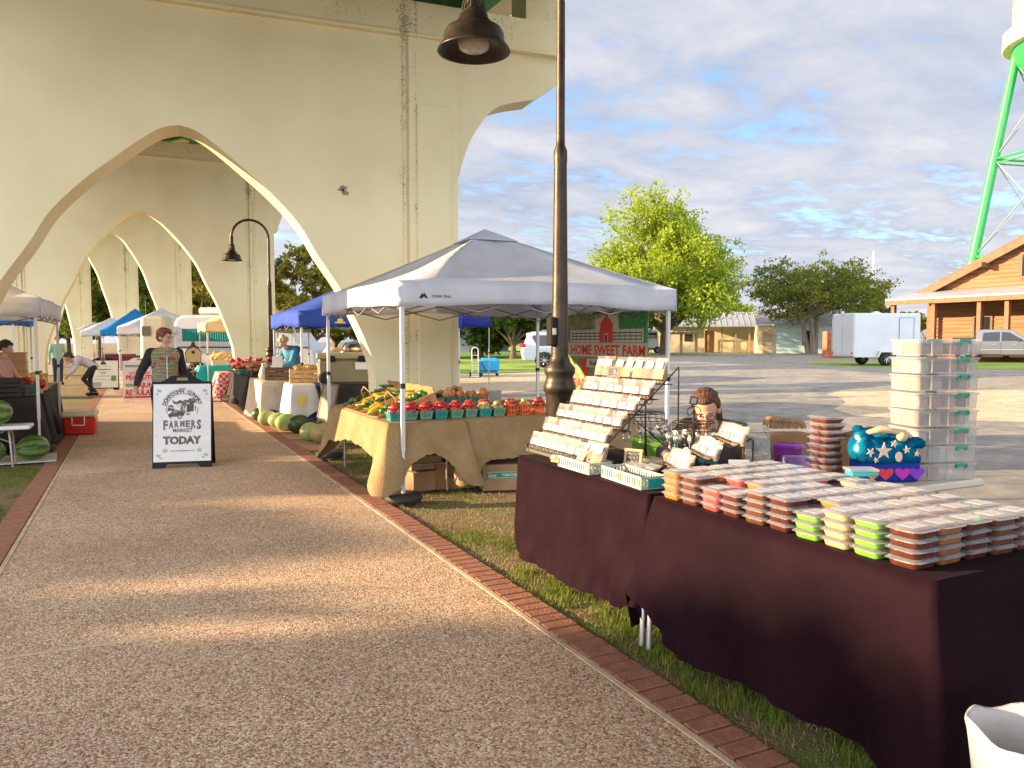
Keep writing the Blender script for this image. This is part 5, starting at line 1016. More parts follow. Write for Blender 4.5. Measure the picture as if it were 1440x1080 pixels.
def tub_proto(food, lab=False, s=1.0):
    p = bpy.data.objects.new('food_tub', None); COL.objects.link(p)
    q = MB(); loft(q, [rrect(.052, .048, .016, 0), rrect(.056, .052, .018, .004), rrect(.061, .057, .02, .021), rrect(.060, .056, .02, .024)]); q.build('tub', food, p)
    q = MB(); loft(q, [rrect(.069, .066, .022, .0245), rrect(.071, .068, .024, .0255), rrect(.071, .068, .024, .0275), rrect(.064, .061, .022, .0285), rrect(.06, .057, .02, .0345), rrect(.056, .053, .02, .0348)]); q.box((.062, .058, .0272), (.018, .018, .0016), rz=R(45)); q.build('lid', m_lid, p)
    if lab: q = MB(); q.box((rg0.uniform(-.006, .006), rg0.uniform(-.005, .005), .0352), (.082, .068, .0006), rz=rg0.uniform(-.08, .08)); q.box((0, 0, .0358), (.05, .003, .0004), mi=1); q.box((-.01, .014, .0358), (.03, .003, .0004), mi=1); q.build('label', [m_lab, pm('grey_print', (.35, .35, .38), .7)], p)
    return p
PR = {}
def tub(food, top, loc, rz, label, group, used=set()):
    key = (food, top)
    if key not in PR: PR[key] = tub_proto(FOOD[food], top); o = PR[key]; o.location = loc; o.rotation_euler = (0, 0, rz); return tag(o, label, 'food tub', group)
    return dup(PR[key], loc, rz, label, group)
frow = ['orange', 'brown', 'pink-red', 'maroon', 'brown', 'maroon', 'lime green', 'cream', 'lime green', 'maroon']
erow = ['maroon', 'rust', 'maroon', 'brown', 'brown']
lev = ['bottom', 'second', 'third', 'top']
rg = random.Random(21)
NX, NY = 5, 10
for i in range(NX):
    for j in range(NY):           # j = 0 farthest along the path, 9 nearest the camera
        x = 2.415 + i * .145 + rg.uniform(-.004, .004); y = 3.045 - j * .142 + rg.uniform(-.004, .004)
        if i == 0: fd = frow[j]; nh = 4 if j not in (2, 3, 6) else 3 + (j == 2) * 0
        elif j == 9: fd = erow[i]; nh = 4
        else: fd = rg.choice(['brown', 'maroon', 'rust', 'orange', 'cream', 'brown', 'pink-red']); nh = 4 if rg.random() < .93 else 3
        if i == 1 and j in (0, 1): fd = 'orange'
        for k in range(nh):
            top = k == nh - 1; rz = rg.uniform(-.07, .07)
            if i == 0: 
                lb = f'{lev[k] if not top else "topmost"} {fd} food tub, {ordn[j]} edge stack counted from the rack'
                g_ = 'food tubs along the table edge'
            elif j == 9: lb = f'{lev[k] if not top else "topmost"} {fd} food tub, {ordn[i]} stack on the table end nearest the camera'; g_ = 'food tubs on the near end of the table'
            elif top: lb = f'white-labelled clear lid of {fd} food in the middle stacks, row {ordn[i]} from the path'; lb = f'white-labelled {fd} food tub topping the {ordn[j]} stack of the {ordn[i]} row from the path'; g_ = 'topmost tubs of the middle stacks'
            else: lb = f'{lev[k]} {fd} food tub buried in the {ordn[j]} stack of the {ordn[i]} row from the path'; g_ = 'lower tubs of the middle stacks'
            tub(fd, top, (x + rg.uniform(-.002, .002), y, .7665 + k * TH), rz, lb, g_)
# stack of eight big tubs
m_bt = foodmat('chili', (.12, .02, .01), (.22, .045, .015))
def bigtub():
    p = bpy.data.objects.new('food_tub', None); COL.objects.link(p)
    q = MB(); loft(q, [rrect(.06, .06, .02, 0), rrect(.075, .075, .024, .02), rrect(.076, .076, .024, .022)]); q.build('tub', m_bt, p)
    q = MB(); loft(q, [rrect(.076, .076, .024, .022), rrect(.08, .08, .026, .034)], cap=False); loft(q, [rrect(.09, .09, .03, .034), rrect(.092, .092, .03, .037), rrect(.082, .082, .028, .0375), rrect(.076, .076, .026, .041)]); q.build('lid', m_lid, p); return p
b0 = None
for k in range(8):
    lb = f'wide clear tub of red-brown food, {ordn[k]} from the bottom of the tall single stack'
    if b0 is None: b0 = bigtub(); b0.location = (3.78, 3.36, .755); tag(b0, lb, 'food tub', 'tubs of the tall single stack')
    else: dup(b0, (3.78 + random.uniform(-.003, .003), 3.36 + random.uniform(-.003, .003), .755 + k * .0425), random.uniform(-.08, .08), lb)
# ---- wire rack with six tiers of packets
m_wire = pm('brown_wire', (.035, .018, .012), .4, metal=.3); m_mix = pm('dried_mix', (.3, .17, .08), .8, .5, 60, .5, 90, col2=(.5, .36, .2), rnd=.3); m_herb = pm('dark_dried_mix', (.14, .055, .03), .8, .5, 60, .5, 90, rnd=.3)
def packet(w=.085, h=.115, big=False):
    p = bpy.data.objects.new('snack_packet', None); COL.objects.link(p); t_ = .012 if not big else .02
    # a small pillow bag, front towards -x, standing on z=0
    def ring(z, th, ww): return [(-th, -ww, z), (-th * 1.2, 0, z), (-th, ww, z), (th, ww, z), (th * 1.2, 0, z), (th, -ww, z)]
    q = MB(); q_ = w / 2; loft(q, [ring(0, .003, q_ * .96), ring(h * .12, t_, q_ * .93), ring(h * .5, t_ * .9, q_ * .95), ring(h * .62, t_ * .5, q_ * .97)]); q.build('contents', m_mix if big else m_herb, p)
    q = MB(); loft(q, [ring(h * .0, .004, q_ * 1.0), ring(h * .13, t_ * 1.12, q_ * .97), ring(h * .55, t_ * 1.0, q_ * .99), ring(h * .8, t_ * .4, q_ * 1.02), ring(h, .0015, q_ * 1.04)]); q.build('bag', m_bag, p)
    q = MB(); z_ = (h * .36 if not big else h * .66); hh = h * .4 if not big else h * .3
    q.add([(-t_ * 1.32, -q_ * .66, z_ - hh * .4), (-t_ * 1.32, q_ * .66, z_ - hh * .4), (-t_ * .95, q_ * .66, z_ + hh * .6), (-t_ * .95, -q_ * .66, z_ + hh * .6)], [(0, 3, 2, 1)])
    q.box((-t_ * 1.3, -q_ * .3, z_ + hh * .15), (.0006, q_ * .8, .0025), mi=1); q.box((-t_ * 1.33, -q_ * .2, z_ - hh * .05), (.0006, q_ * .5, .002), mi=1); q.build('label', [m_lab, pm('grey_print', (.35, .35, .38), .7)], p); return p
pk_s = packet(); pk_b = packet(.085, .17, True); firstp = {'s': True, 'b': True}
def putp(kind, loc, rot, label, group):
    pr = pk_s if kind == 's' else pk_b
    if firstp[kind]: firstp[kind] = False; pr.location = loc; pr.rotation_euler = rot; return tag(pr, label, 'packet', group)
    return dup(pr, loc, rot, label, group)
ry0, ry1 = 3.96, 4.80; rk = thing('wire_rack', 'stepped brown wire rack with six tiers of labelled packets', 'rack', (0, 0, 0))
tiers = [(2.5 + .108 * k, .80 + .094 * k) for k in range(6)]
for k, (x, z) in enumerate(tiers):
    q = MB(); ya, yb = ry0 - .0, ry1
    for (dx_, dz_) in ((-.045, .03), (-.045, .0), (.03, .0), (.03, .06)): q.bar((x + dx_, ya, z + dz_), (x + dx_, yb, z + dz_), .0035, n=6)
    for j in range(26): y = ya + (yb - ya) * j / 25; q.tube([(x - .045, y, z + .03), (x - .045, y, z), (x + .03, y, z)], .002, 4)
    q.build('tier', m_wire, rk)
for y in (ry0, ry1):
    q = MB(); q.tube([(2.44, y, .775), (2.46, y, .81), (3.12, y, 1.38)], .005, 6); q.bar((3.12, y, 1.37), (3.12, y, .775), .005, n=6); q.bar((2.5, y, .775), (3.12, y, .775), .005, n=6); q.bar((2.78, y, 1.06), (3.12, y, .8), .004, n=6); q.build('side_frame', m_wire, rk)
mb = MB(); mb.box((2.545, 4.39, .79), (.16, .9, .045), b=.006); tag(mb.build('display_tray', pm('dull_green_grey_tray', (.1, .095, .07), .5)), 'dull grey tray under the foot of the wire packet rack', 'tray')
for k, (x, z) in enumerate(tiers):
    n_ = 8 if k < 5 else 7
    for j in range(n_):
        y = ry1 - .06 - j * (ry1 - ry0 - .1) / (n_ - .6); kd = 'b' if k == 5 else 's'; dpt = 2 if k < 5 else 1
        for g_ in range(dpt):
            if g_ and random.random() < .35: continue
            putp(kd, (x - .018 + g_ * .03, y + random.uniform(-.006, .006) + g_ * .02, z + .004), (random.uniform(-.07, .07), R(17) + random.uniform(-.06, .06), R(20) + random.uniform(-.12, .12)), f'{"tall tan packet" if k == 5 else "small white-labelled packet"} {("in front", "behind")[g_]} on the {("bottom", "second", "third", "fourth", "fifth", "top")[k]} tier, {ordn[j]} from the far end', 'packets on the six-tier rack')
def framed_card(label, loc, rot, w, h, frame=True, dark=True):
    p = thing('chalk_sign', label, 'chalk sign', loc, 0); p.rotation_euler = rot
    q = MB(); q.box((0, 0, h / 2), (w, .006, h)); q.build('board', pm('slate_black', (.03, .03, .035), .7) if dark else m_lab, p)
    if frame:
        q = MB(); q.box((0, 0, .006), (w + .02, .014, .014)); q.box((0, 0, h - .002), (w + .02, .014, .014)); q.box((-w / 2, 0, h / 2), (.014, .014, h - .02)); q.box((w / 2, 0, h / 2), (.014, .014, h - .02)); q.build('frame', pm('pale_wood_frame', (.5, .28, .12), .6), p)
    q = MB(); rr = random.Random(int(loc[0] * 977))
    for k in range(4):
        x = -w * .36
        while x < w * .3: l_ = rr.uniform(.012, .03); q.tube([(x, -.0045, h * (.8 - k * .18)), (x + l_ * .4, -.0045, h * (.8 - k * .18) + .008), (x + l_ * .7, -.0045, h * (.8 - k * .18) - .004), (x + l_, -.0045, h * (.8 - k * .18) + .003)], .0015, 4, cap=False); x += l_ + .008
    q.build('chalk_marks', pm('chalk', (.6, .6, .58), .9) if dark else m_ink, p); return p
framed_card('tiny wood-framed sign among the packets on the top tier', (2.9, 4.38, 1.3), (R(-15), 0, R(-40)), .07, .07, dark=False)
framed_card('wood-framed chalk sign standing behind the green berry baskets', (2.62, 3.75, .775), (R(-10), 0, R(-62)), .1, .13)
mb = MB(); mb.box((0, 0, .03), (.07, .03, .006), rx=R(35)); mb.box((-.012, -.001, .034), (.04, .028, .006), rx=R(35), mi=1); mb.box((0, .012, .012), (.07, .03, .024)); tag(mb.build('card_holder', [pm('tan_card_print', (.5, .3, .1), .6), m_lab], None, (2.385, 4.26, .775), (0, 0, R(-70))), 'small card holder on the dark cloth before the rack', 'card holder')
# long pulp berry baskets
m_ppale = pm('weathered_pale_green_pulp', (.36, .43, .36), .85, .15, 30, .3, 80)
def longbasket(label, x, y, rz, ln, tealend=False):
    p = thing('berry_basket', label, 'basket', (x, y, .768), rz, 'long pale green berry baskets'); w, h = .075, .06
    q = MB()
    for (a, b_) in (((-ln / 2, -w), (ln / 2, -w)), ((ln / 2, -w), (ln / 2, w)), ((ln / 2, w), (-ln / 2, w)), ((-ln / 2, w), (-ln / 2, -w))):
        L_ = math.dist(a, b_); n_ = int(L_ / .024); ang = math.atan2(b_[1] - a[1], b_[0] - a[0])
        for j in range(n_ + 1): u = j / n_; q.box((a[0] + (b_[0] - a[0]) * u, a[1] + (b_[1] - a[1]) * u, h / 2), (.013, .004, h), rz=ang)
        c_ = ((a[0] + b_[0]) / 2, (a[1] + b_[1]) / 2)
        for z_ in (.006, h): q.box((c_[0], c_[1], z_), (L_ + .01, .006, .014), rz=ang)
    q.box((0, 0, .004), (ln, 2 * w, .006)); q.build('basket_body', m_ppale, p)
    if tealend: q = MB(); q.box((-ln / 2 - .006, -w * .2, h * .5), (.004, .1, h * .8)); q.build('teal_panel', m_teal, p)
    return p
longbasket('pale green slotted berry basket under the bottom tier, farther of two', 2.43, 3.98, R(90), .36); longbasket('pale green slotted berry basket next to the orange tubs, nearer of two', 2.45, 3.5, R(86), .42, True)
for k, (x, y, t_, r_) in enumerate([(2.43, 3.86, .5, 60), (2.47, 3.95, .5, 75), (2.44, 4.05, .6, 40)]): putp('b', (x, y, .785), (0, t_, R(r_ - 40)), f'tan packet lying in the farther green berry basket, {ordn[k]} one', 'packets in the berry basket')
for k, (x, y) in enumerate([(2.52, 3.72), (2.56, 3.66), (2.6, 3.6), (2.7, 3.7), (2.66, 3.8), (2.72, 3.9)]): putp('s', (x, y, .78), (R(10), 1.1, R(25)), f'small packet lying loose behind the green baskets, {ordn[k]} from the path', 'loose packets behind the baskets')
mb = MB(); mb.box((0, 0, .025), (.26, .16, .05), b=.004); tag(mb.build('cream_box', pm('cream_card_box', (.42, .36, .25), .7), None, (2.83, 3.84, .768), (0, 0, R(20))), 'cream box on the dark cloth beside the vendor hand', 'box')
bk = thing('wooden_box', 'tan open box of packets in front of the vendor', 'box', (2.72, 3.3, .768), R(-58)); q = MB(); q.box((0, 0, .03), (.3, .2, .06), b=.004); q.build('box', pm('tan_box', (.4, .29, .17), .7), bk); q = MB(); q.lathe([(0, .0), (.03, .0), (.03, .004)], (-.07, 0, .059), 16); q.build('round_hole', m_ink, bk)
# second small slanted rack
r2 = thing('wire_rack', 'small slanted wire rack of packets right of the vendor', 'rack', (2.86, 3.36, .768), R(-24)); q = MB()
for y in (-.12, .2): q.tube([(-.28, y, .0), (.2, y, .25), (.21, y, .24), (.21, y, .0)], .005, 6)
q.build('side_frame', m_wire, r2)
for k in range(3):
    q = MB(); x = -.18 + k * .15; z = .05 + k * .075
    for dx_ in (-.03, .04): q.bar((x + dx_, -.12, z), (x + dx_, .2, z), .003, n=5)
    q.bar((x - .03, -.12, z + .03), (x - .03, .2, z + .03), .003, n=5); q.build('tier', m_wire, r2)
M2 = Matrix.Translation(r2.location) @ Matrix.Rotation(R(-24), 4, 'Z')
for k in range(3):
    for j in range(5):
        lp = M2 @ Vector((-.17 + k * .15, .16 - j * .066, .055 + k * .075)); putp('s', lp, (random.uniform(-.1, .1), R(28), R(10) + random.uniform(-.1, .1)), f'packet on the {("lowest", "middle", "upper")[k]} tier of the small slanted rack, {ordn[j]} from the far side', 'packets on the small rack')
# two wire stands hung with round tea strainers
m_scr = pm('steel_mesh', (.5, .48, .42), .35, .3, 60, .2, 90, metal=.7); m_charm = [pm('teal_charm', (.05, .45, .4), .4), pm('white_charm', (.75, .72, .65), .4), pm('violet_charm', (.25, .1, .45), .4), pm('red_charm', (.6, .03, .03), .35)]
def stand(label, x, y, z, H_, green=True):
    p = thing('display_stand', label, 'display stand', (x, y, z)); q = MB(); q.bar((0, 0, 0), (0, 0, H_), .006); q.bar((.02, .01, 0), (.0, 0, H_ * .6), .004)
    q.lathe([(.07, 0), (.07, .006), (0, .008)], n=20); q.build('pole', m_wire, p)
    for zz, r_ in ((H_ * .62, .125),):
        q = MB()
        for z2 in (zz, zz + .045): q.tube([(r_ * math.cos(a), r_ * math.sin(a), z2) for a in [2 * math.pi * k / 24 for k in range(25)]], .003, 5, cap=False)
        for k in range(16):
            a = 2 * math.pi * k / 16; q.tube([(r_ * math.cos(a), r_ * math.sin(a), zz + .045), (r_ * math.cos(a), r_ * math.sin(a), zz - .012), (r_ * 1.1 * math.cos(a), r_ * 1.1 * math.sin(a), zz - .02), (r_ * 1.16 * math.cos(a), r_ * 1.16 * math.sin(a), zz - .002)], .002, 4)
            if k % 4 == 0: q.bar((0, 0, zz + .045), (r_ * math.cos(a), r_ * math.sin(a), zz + .045), .003, n=5)
        q.build('hook_ring', m_wire, p)
    q = MB()
    for sgn in (-1, 1): q.tube([(0, 0, H_ - .01)] + [(sgn * (.03 + .022 * math.sin(t_)) , 0, H_ - .02 - .022 * (1 - math.cos(t_)) ) for t_ in [k * .6 for k in range(9)]], .003, 5)
    q.build('scroll', m_wire, p); return p
def strainer(st_, k, zz, r_, nm):
    a = 2 * math.pi * k / 12 + .2; x, y = st_.location.x + r_ * math.cos(a), st_.location.y + r_ * math.sin(a); z = st_.location.z + zz
    p = thing('tea_strainer', nm, 'tea strainer', (x, y, z), a + R(random.uniform(-40, 40)), 'round strainers hung on the wire stands')
    q = MB(); M = Matrix.Rotation(R(90), 4, 'X'); q.lathe([(0, -.011), (.016, -.009), (.024, 0), (.016, .009), (0, .011)], (0, 0, -.03), 16, M=M); q.lathe([(.022, -.003), (.028, -.003), (.028, .003), (.022, .003)], (0, 0, -.03), 16, M=M, mi=0); q.build('mesh_ball', m_scr, p)
    q = MB(); q.tube([(0, 0, -.056), (.004, 0, -.08), (0, 0, -.095)], .0012, 4); q.ball((0, 0, -.1), .008, 8); q.build('charm', m_charm[k % 3], p)
s1 = stand('wire stand hung with round strainers beside the packet rack', 2.98, 4.12, .768, .43); s2 = stand('wire stand hung with round strainers in front of the vendor face', 3.0, 3.66, .768, .40)
for st_, w_ in ((s1, 'stand beside the packet rack'), (s2, 'stand in front of the vendor')):
    for k in range(12): strainer(st_, k, .235, .142, f'round mesh strainer with a charm on the {w_}, {ordn[k]} hook')
mb = MB(); mb.box((0, 0, 0), (.05, .006, .05), ry=R(12)); mb.box((0, -.004, 0), (.03, .003, .03), ry=R(12), mi=1); tag(mb.build('stand_tag', [m_ink, pm('blue_grey_tag', (.15, .17, .22), .5)], None, (3.0, 3.66, 1.19), (0, 0, R(-35))), 'small square tag on top of the stand before the vendor', 'tag')
mb = MB(); mb.box((0, 0, .07), (.26, .015, .14), b=.004); tag(mb.build('green_card', pm('lime_green_card', (.16, .36, .03), .7), None, (3.09, 4.2, .77), (0, 0, R(-40))), 'lime green card behind the strainers of the farther stand', 'card')
# chalkboard tent, jar, card
ch = thing('chalkboard_tent', 'tall folded chalkboard menu standing behind the tubs', 'menu board', (3.06, 3.2, .765), R(-32))
q = MB(); w, h = .135, .28
q.prism([(-w / 2, .0), (w / 2, 0), (w / 2, h - .03), (w / 2 - .02, h), (-w / 2 + .02, h), (-w / 2, h - .03)], (0, -.07, .05), (1, 0, 0), (0, .22, .975), (0, .975, -.22), .006); q.build('front_panel', pm('dusty_slate', (.2, .21, .2), .85, .3, 15), ch)
q = MB(); q.prism([(-w / 2, .0), (w / 2, 0), (w / 2, h - .03), (w / 2 - .02, h), (-w / 2 + .02, h), (-w / 2, h - .03)], (0, .075, .0), (1, 0, 0), (0, -.28, .96), (0, .96, .28), .007); q.build('back_panel', pm('orange_wood', (.42, .2, .06), .6), ch)
q = MB(); rr = random.Random(5)
for k in range(7):
    x = -.05
    while x < .045: l_ = rr.uniform(.008, .02); z_ = .24 - k * .033; c_ = lambda xx, zz: (xx, -.0735 + .22 * zz, .05 + zz * .975); q.tube([c_(x, z_), c_(x + l_ * .3, z_ + .009), c_(x + l_ * .6, z_ - .003), c_(x + l_, z_ + .004)], .0012, 4, cap=False); x += l_ + .006
q.build('chalk_marks', pm('chalk', (.6, .6, .58), .9), ch)
jr = thing('spice_jar', 'squat glass jar of dark red pods under the chalkboard menu', 'jar', (3.06, 3.17, .765))
MB().box((0, 0, .045), (.13, .12, .09), rz=R(-32), b=.02).build('contents', pm('dark_pods', (.12, .025, .015), .4, .6, 40, .6, 40, col2=(.3, .12, .04)), jr); MB().box((0, 0, .052), (.14, .13, .104), rz=R(-32), b=.02).build('glass', m_bag, jr); MB().box((-.03, -.075, .06), (.03, .004, .035), rz=R(-32)).build('tag', pm('pale_wood_frame', (.5, .28, .12), .6), jr)
cd = thing('payment_card', 'white card with small coloured symbols leaning behind the tubs', 'card', (2.9, 3.15, .78), R(-30)); cd.rotation_euler = (R(-14), 0, R(-30)); MB().box((0, 0, .065), (.11, .003, .13)).build('card', m_lab, cd)
q = MB(); q.lathe([(0, 0), (.009, 0)], (.03, -.003, .05), 12, M=Matrix.Rotation(R(90), 4, 'X')); q.build('red_dot', m_red, cd); q = MB(); q.box((-.01, -.0022, .032), (.012, .001, .016)); q.box((-.01, -.0022, .062), (.016, .001, .01)); q.build('blue_mark', pm('blue_print', (.1, .2, .5), .6), cd); q = MB(); q.tube([(.014 * math.cos(a), -.0025, .095 + .014 * math.sin(a)) for a in [2 * math.pi * k / 12 for k in range(13)]], .0015, 4); q.build('ring_mark', pm('grey_print', (.35, .35, .38), .7), cd)
# ---- things on the back table
pu = thing('round_container', 'round purple plastic container on the back table', 'container', (3.86, 3.75, .752)); m_pur = clearmat('purple_plastic', (.35, .03, .5), .5, .15)
MB().lathe([(0, 0), (.085, 0), (.1, .1), (.1, .105)], n=28).build('bowl', m_pur, pu); MB().lathe([(0, .118), (.08, .118), (.104, .112), (.108, .1), (.112, .098)], n=28).build('lid', pm('purple_lid', (.3, .02, .48), .2), pu); MB().box((.112, -.03, .1), (.02, .03, .008), rz=R(-15)).build('tab', pm('purple_lid', (.3, .02, .48), .2), pu)
mb = MB(); mb.box((0, 0, .035), (.2, .15, .07), b=.01); tag(mb.build('lilac_box', pm('lilac_plastic', (.2, .13, .36), .35), None, (3.73, 3.52, .752), (0, 0, R(-32))), 'lilac plastic box below the purple container', 'box')
tc_ = thing('lidded_container', 'flat teal container with a clear lid behind the tubs', 'container', (3.04, 2.5, .905), R(-28)); tc_.location.z = .918
MB().box((0, 0, .012), (.12, .08, .022), b=.006).build('base', pm('teal_plastic', (.03, .4, .42), .3), tc_); MB().box((0, 0, .03), (.135, .095, .012), b=.005).build('lid', m_lid, tc_)
m_kraft = pm('kraft_paper', (.36, .21, .1), .85, .15, 6, .4, 12)
kb = thing('paper_bag', 'open kraft paper bag left of the tall tub stack', 'bag', (4.03, 3.95, .752), R(-20))
q = MB(); q.box((0, 0, .08), (.3, .16, .16)); q.build('bag', m_kraft, kb)
q = MB()
for k in range(5): q.tube([(-.1 + .05 * k + .04 * math.cos(a), 0, .16 + .03 + .07 * math.sin(a) * (1 - .1 * k)) for a in [math.pi * j / 8 for j in range(9)]], .022, 6)
q.build('crumpled_top', m_kraft, kb)
kb = thing('paper_bag', 'upright kraft bag holding folded paper between the tub stack and the cloth bag', 'bag', (3.92, 3.3, .752), R(-30))
q = MB(); loft(q, [rrect(.065, .05, .004, 0), rrect(.085, .06, .004, .2)], cap=True); q.build('bag', m_kraft, kb)
for k in range(5): q = MB(); q.box((.02 + .01 * k, -.02 + .012 * k, .22 + .006 * k), (.2, .09, .004), ry=R(-24 + 3 * k), rz=R(6 * k - 10)); q.build('folded_paper', m_kraft, kb)
# turquoise beach bag
m_tq = pm('beach_print_turquoise', (.01, .35, .5), .85, spec=.1); t, b = nodes_of(m_tq); tcn = t.nodes.new('ShaderNodeTexCoord'); vo = t.nodes.new('ShaderNodeTexVoronoi'); vo.inputs['Scale'].default_value = 11; t.links.new(tcn.outputs['Object'], vo.inputs['Vector'])
r = t.nodes.new('ShaderNodeValToRGB'); e = r.color_ramp.elements; e[0].position = .2; e[0].color = (.6, .5, .38, 1); e[1].position = .25; e[1].color = (.006, .2, .27, 1); e.new(.5).color = (.004, .09, .2, 1); t.links.new(vo.outputs['Distance'], r.inputs[0]); t.links.new(r.outputs[0], b.inputs['Base Color']); b.inputs['Specular IOR Level'].default_value = 0.0; nq = t.nodes.new('ShaderNodeTexNoise'); nq.inputs['Scale'].default_value = 26; nq.inputs['Detail'].default_value = 3; t.links.new(tcn.outputs['Object'], nq.inputs['Vector']); bq_ = t.nodes.new('ShaderNodeBump'); bq_.inputs['Strength'].default_value = .8; bq_.inputs['Distance'].default_value = .02; t.links.new(nq.outputs[0], bq_.inputs['Height']); t.links.new(bq_.outputs[0], b.inputs['Normal'])
BAGS = 1.1
bg_ = thing('beach_bag', 'turquoise patterned cloth bag with a knotted top beside the clear bins', 'bag', (3.84, 3.0, .752), R(-22)); bg_.scale = (1.1,) * 3
def bagring(z, w, d, cx=0, cy=0, n=28, wob=.0, ph=0): return [(cx + w * (abs(math.cos(a)) ** .6) * (1 if math.cos(a) > 0 else -1) * (1 + wob * math.sin(3 * a + ph)), cy + d * (abs(math.sin(a)) ** .6) * (1 if math.sin(a) > 0 else -1) * (1 + wob * math.sin(4 * a + ph)), z) for a in [2 * math.pi * k / n for k in range(n)]]
q = MB(); loft(q, [bagring(0, .16, .075), bagring(.02, .172, .085), bagring(.06, .172, .09), bagring(.1, .168, .088, wob=.02)], smooth=True); q.build('lower_band', pm('beach_print_blue', (.015, .04, .28), .85, spec=.1), bg_)
q = MB(); rb = random.Random(3); rings = []
for (z, w_, d_, wb_) in [(.1, .169, .089, .02), (.13, .173, .093, .03), (.165, .17, .088, .05), (.195, .155, .075, .08), (.22, .13, .055, .12), (.238, .09, .035, .16), (.246, .04, .015, .1)]:
    n_ = 48; rings.append([(w_ * (abs(math.cos(a)) ** .6) * (1 if math.cos(a) > 0 else -1) * (1 + wb_ * math.sin(7 * a + z * 40)) - .02 * (z - .1) / .15, d_ * (abs(math.sin(a)) ** .6) * (1 if math.sin(a) > 0 else -1) * (1 + wb_ * 1.6 * math.sin(9 * a + z * 55)), z + .03 * wb_ * 8 * math.sin(5 * a + 1) * .3 + .02 * math.cos(a - 2.6) * (z - .1) / .15) for a in [2 * math.pi * k / n_ for k in range(n_)]])
loft(q, rings, smooth=True)
for (c_, r_, sd_) in [((.125, -.045, .2), (.06, .036, .03), 1), ((.165, -.03, .19), (.03, .03, .026), 2), ((-.125, -.01, .235), (.045, .035, .04), 3), ((-.15, .0, .268), (.03, .026, .02), 4), ((.03, -.05, .232), (.05, .03, .02), 5), ((-.05, -.04, .24), (.045, .03, .02), 6)]: q.ball(c_, r_, 18, jit=.09)
q.build('printed_cloth', m_tq, bg_)
q = MB()
for k, (x, c_) in enumerate([(-.115, 0), (-.045, 1), (.045, 2), (.12, 3)]): 
    pts = [(x + .042 * math.sin(t_) ** 3, .05 + .036 * (.81 * math.cos(t_) - .31 * math.cos(2 * t_) - .12 * math.cos(3 * t_))) for t_ in [2 * math.pi * j / 20 for j in range(20)]]; q.prism(pts, (0, -.0895, 0), (1, 0, 0), (0, 0, 1), (0, -1, 0), .003, mi=c_)
q.build('hearts', [pm('h_orange', (.7, .25, .03), .7), pm('h_red', (.6, .03, .06), .7), pm('h_magenta', (.45, .02, .4), .7), pm('h_violet', (.2, .03, .5), .7)], bg_)
def star(cx, cz, r_, rot=0): return [(cx + (r_ if k % 2 == 0 else r_ * .4) * math.cos(k * math.pi / 5 + rot), cz + (r_ if k % 2 == 0 else r_ * .4) * math.sin(k * math.pi / 5 + rot)) for k in range(10)]
q = MB()
for (u_, v_, r_, t_) in ((.06, .17, .022, .5), (-.13, .16, .024, 1), (.0, .2, .02, 0), (.115, .15, .018, .2), (-.1, .12, .016, .7)): q.prism(star(u_, v_, r_, t_), (0, -.0945 + max(0, v_ - .17) * .4, 0), (1, 0, 0), (0, 0, 1), (0, -1, 0), .004)
q.prism(star(-.06, .165, .045, .3), (0, -.094, 0), (1, 0, 0), (0, 0, 1), (0, -1, 0), .004); q.prism([(.02 + .018 * math.cos(a), .135 + .026 * math.sin(a)) for a in [2 * math.pi * k / 14 for k in range(14)]], (0, -.094, 0), (1, 0, 0), (0, 0, 1), (0, -1, 0), .003); q.build('starfish_print', pm('shell_cream', (.7, .55, .4), .8), bg_)
q = MB(); q.tube([(-.12, -.03, .25), (-.06, -.06, .272), (0, -.05, .262), (.06, -.07, .25), (.1, -.06, .235)], [.012, .02, .016, .02, .012], 8); q.ball((.045, -.08, .235), (.03, .02, .024), 10, jit=.1); q.build('rope_knot', pm('rope_cream', (.55, .42, .27), .9), bg_)
# clear bins
m_bin = pm('frosted_bin_plastic', (.55, .54, .54), .25); t, b = nodes_of(m_bin); tr = t.nodes.new('ShaderNodeBsdfTransparent'); mi = t.nodes.new('ShaderNodeMixShader'); mi.inputs[0].default_value = .42; o = [n for n in t.nodes if n.type == 'OUTPUT_MATERIAL'][0]; t.links.new(tr.outputs[0], mi.inputs[1]); t.links.new(b.outputs[0], mi.inputs[2]); t.links.new(mi.outputs[0], o.inputs[0])
m_gl = pm('green_latch', (.01, .3, .2), .35)
bw, bd, bh = .41, .27, .094
def binproto():
    p = bpy.data.objects.new('storage_bin', None); COL.objects.link(p); q = MB(); W_, D_ = bw / 2, bd / 2
    q2 = [rrect(W_ * .95, D_ * .93, .03, 0), rrect(W_ * .97, D_ * .96, .03, bh * .86)]; loft(q, q2, cap=False); q.add(q2[0], [list(range(len(q2[0])))[::-1]])
    for k in range(3): q.box((-W_ * .55 + k * W_ * .55, -D_ * .985, bh * .45), (.006, .006, bh * .8)); q.box((-W_ * .965, -D_ * .5 + k * D_ * .5, bh * .45), (.006, .006, bh * .8))
    q.build('tub', m_bin, p); q = MB(); loft(q, [rrect(W_, D_, .035, bh * .86), rrect(W_ * 1.01, D_ * 1.01, .035, bh * .88), rrect(W_ * 1.01, D_ * 1.01, .035, bh * .97), rrect(W_ * .96, D_ * .95, .03, bh * .985)]); q.build('lid', m_bin, p)
    for s_ in (-1, 1):
        q = MB(); x = W_ * .42; q.box((x, s_ * (D_ * 1.02), bh * .9), (.075, .01, .018), b=.003); q.box((x - .03, s_ * D_ * 1.02, bh * .8), (.012, .01, .02)); q.box((x + .03, s_ * D_ * 1.02, bh * .8), (.012, .01, .02)); q.build('latch', m_gl, p)
    return p
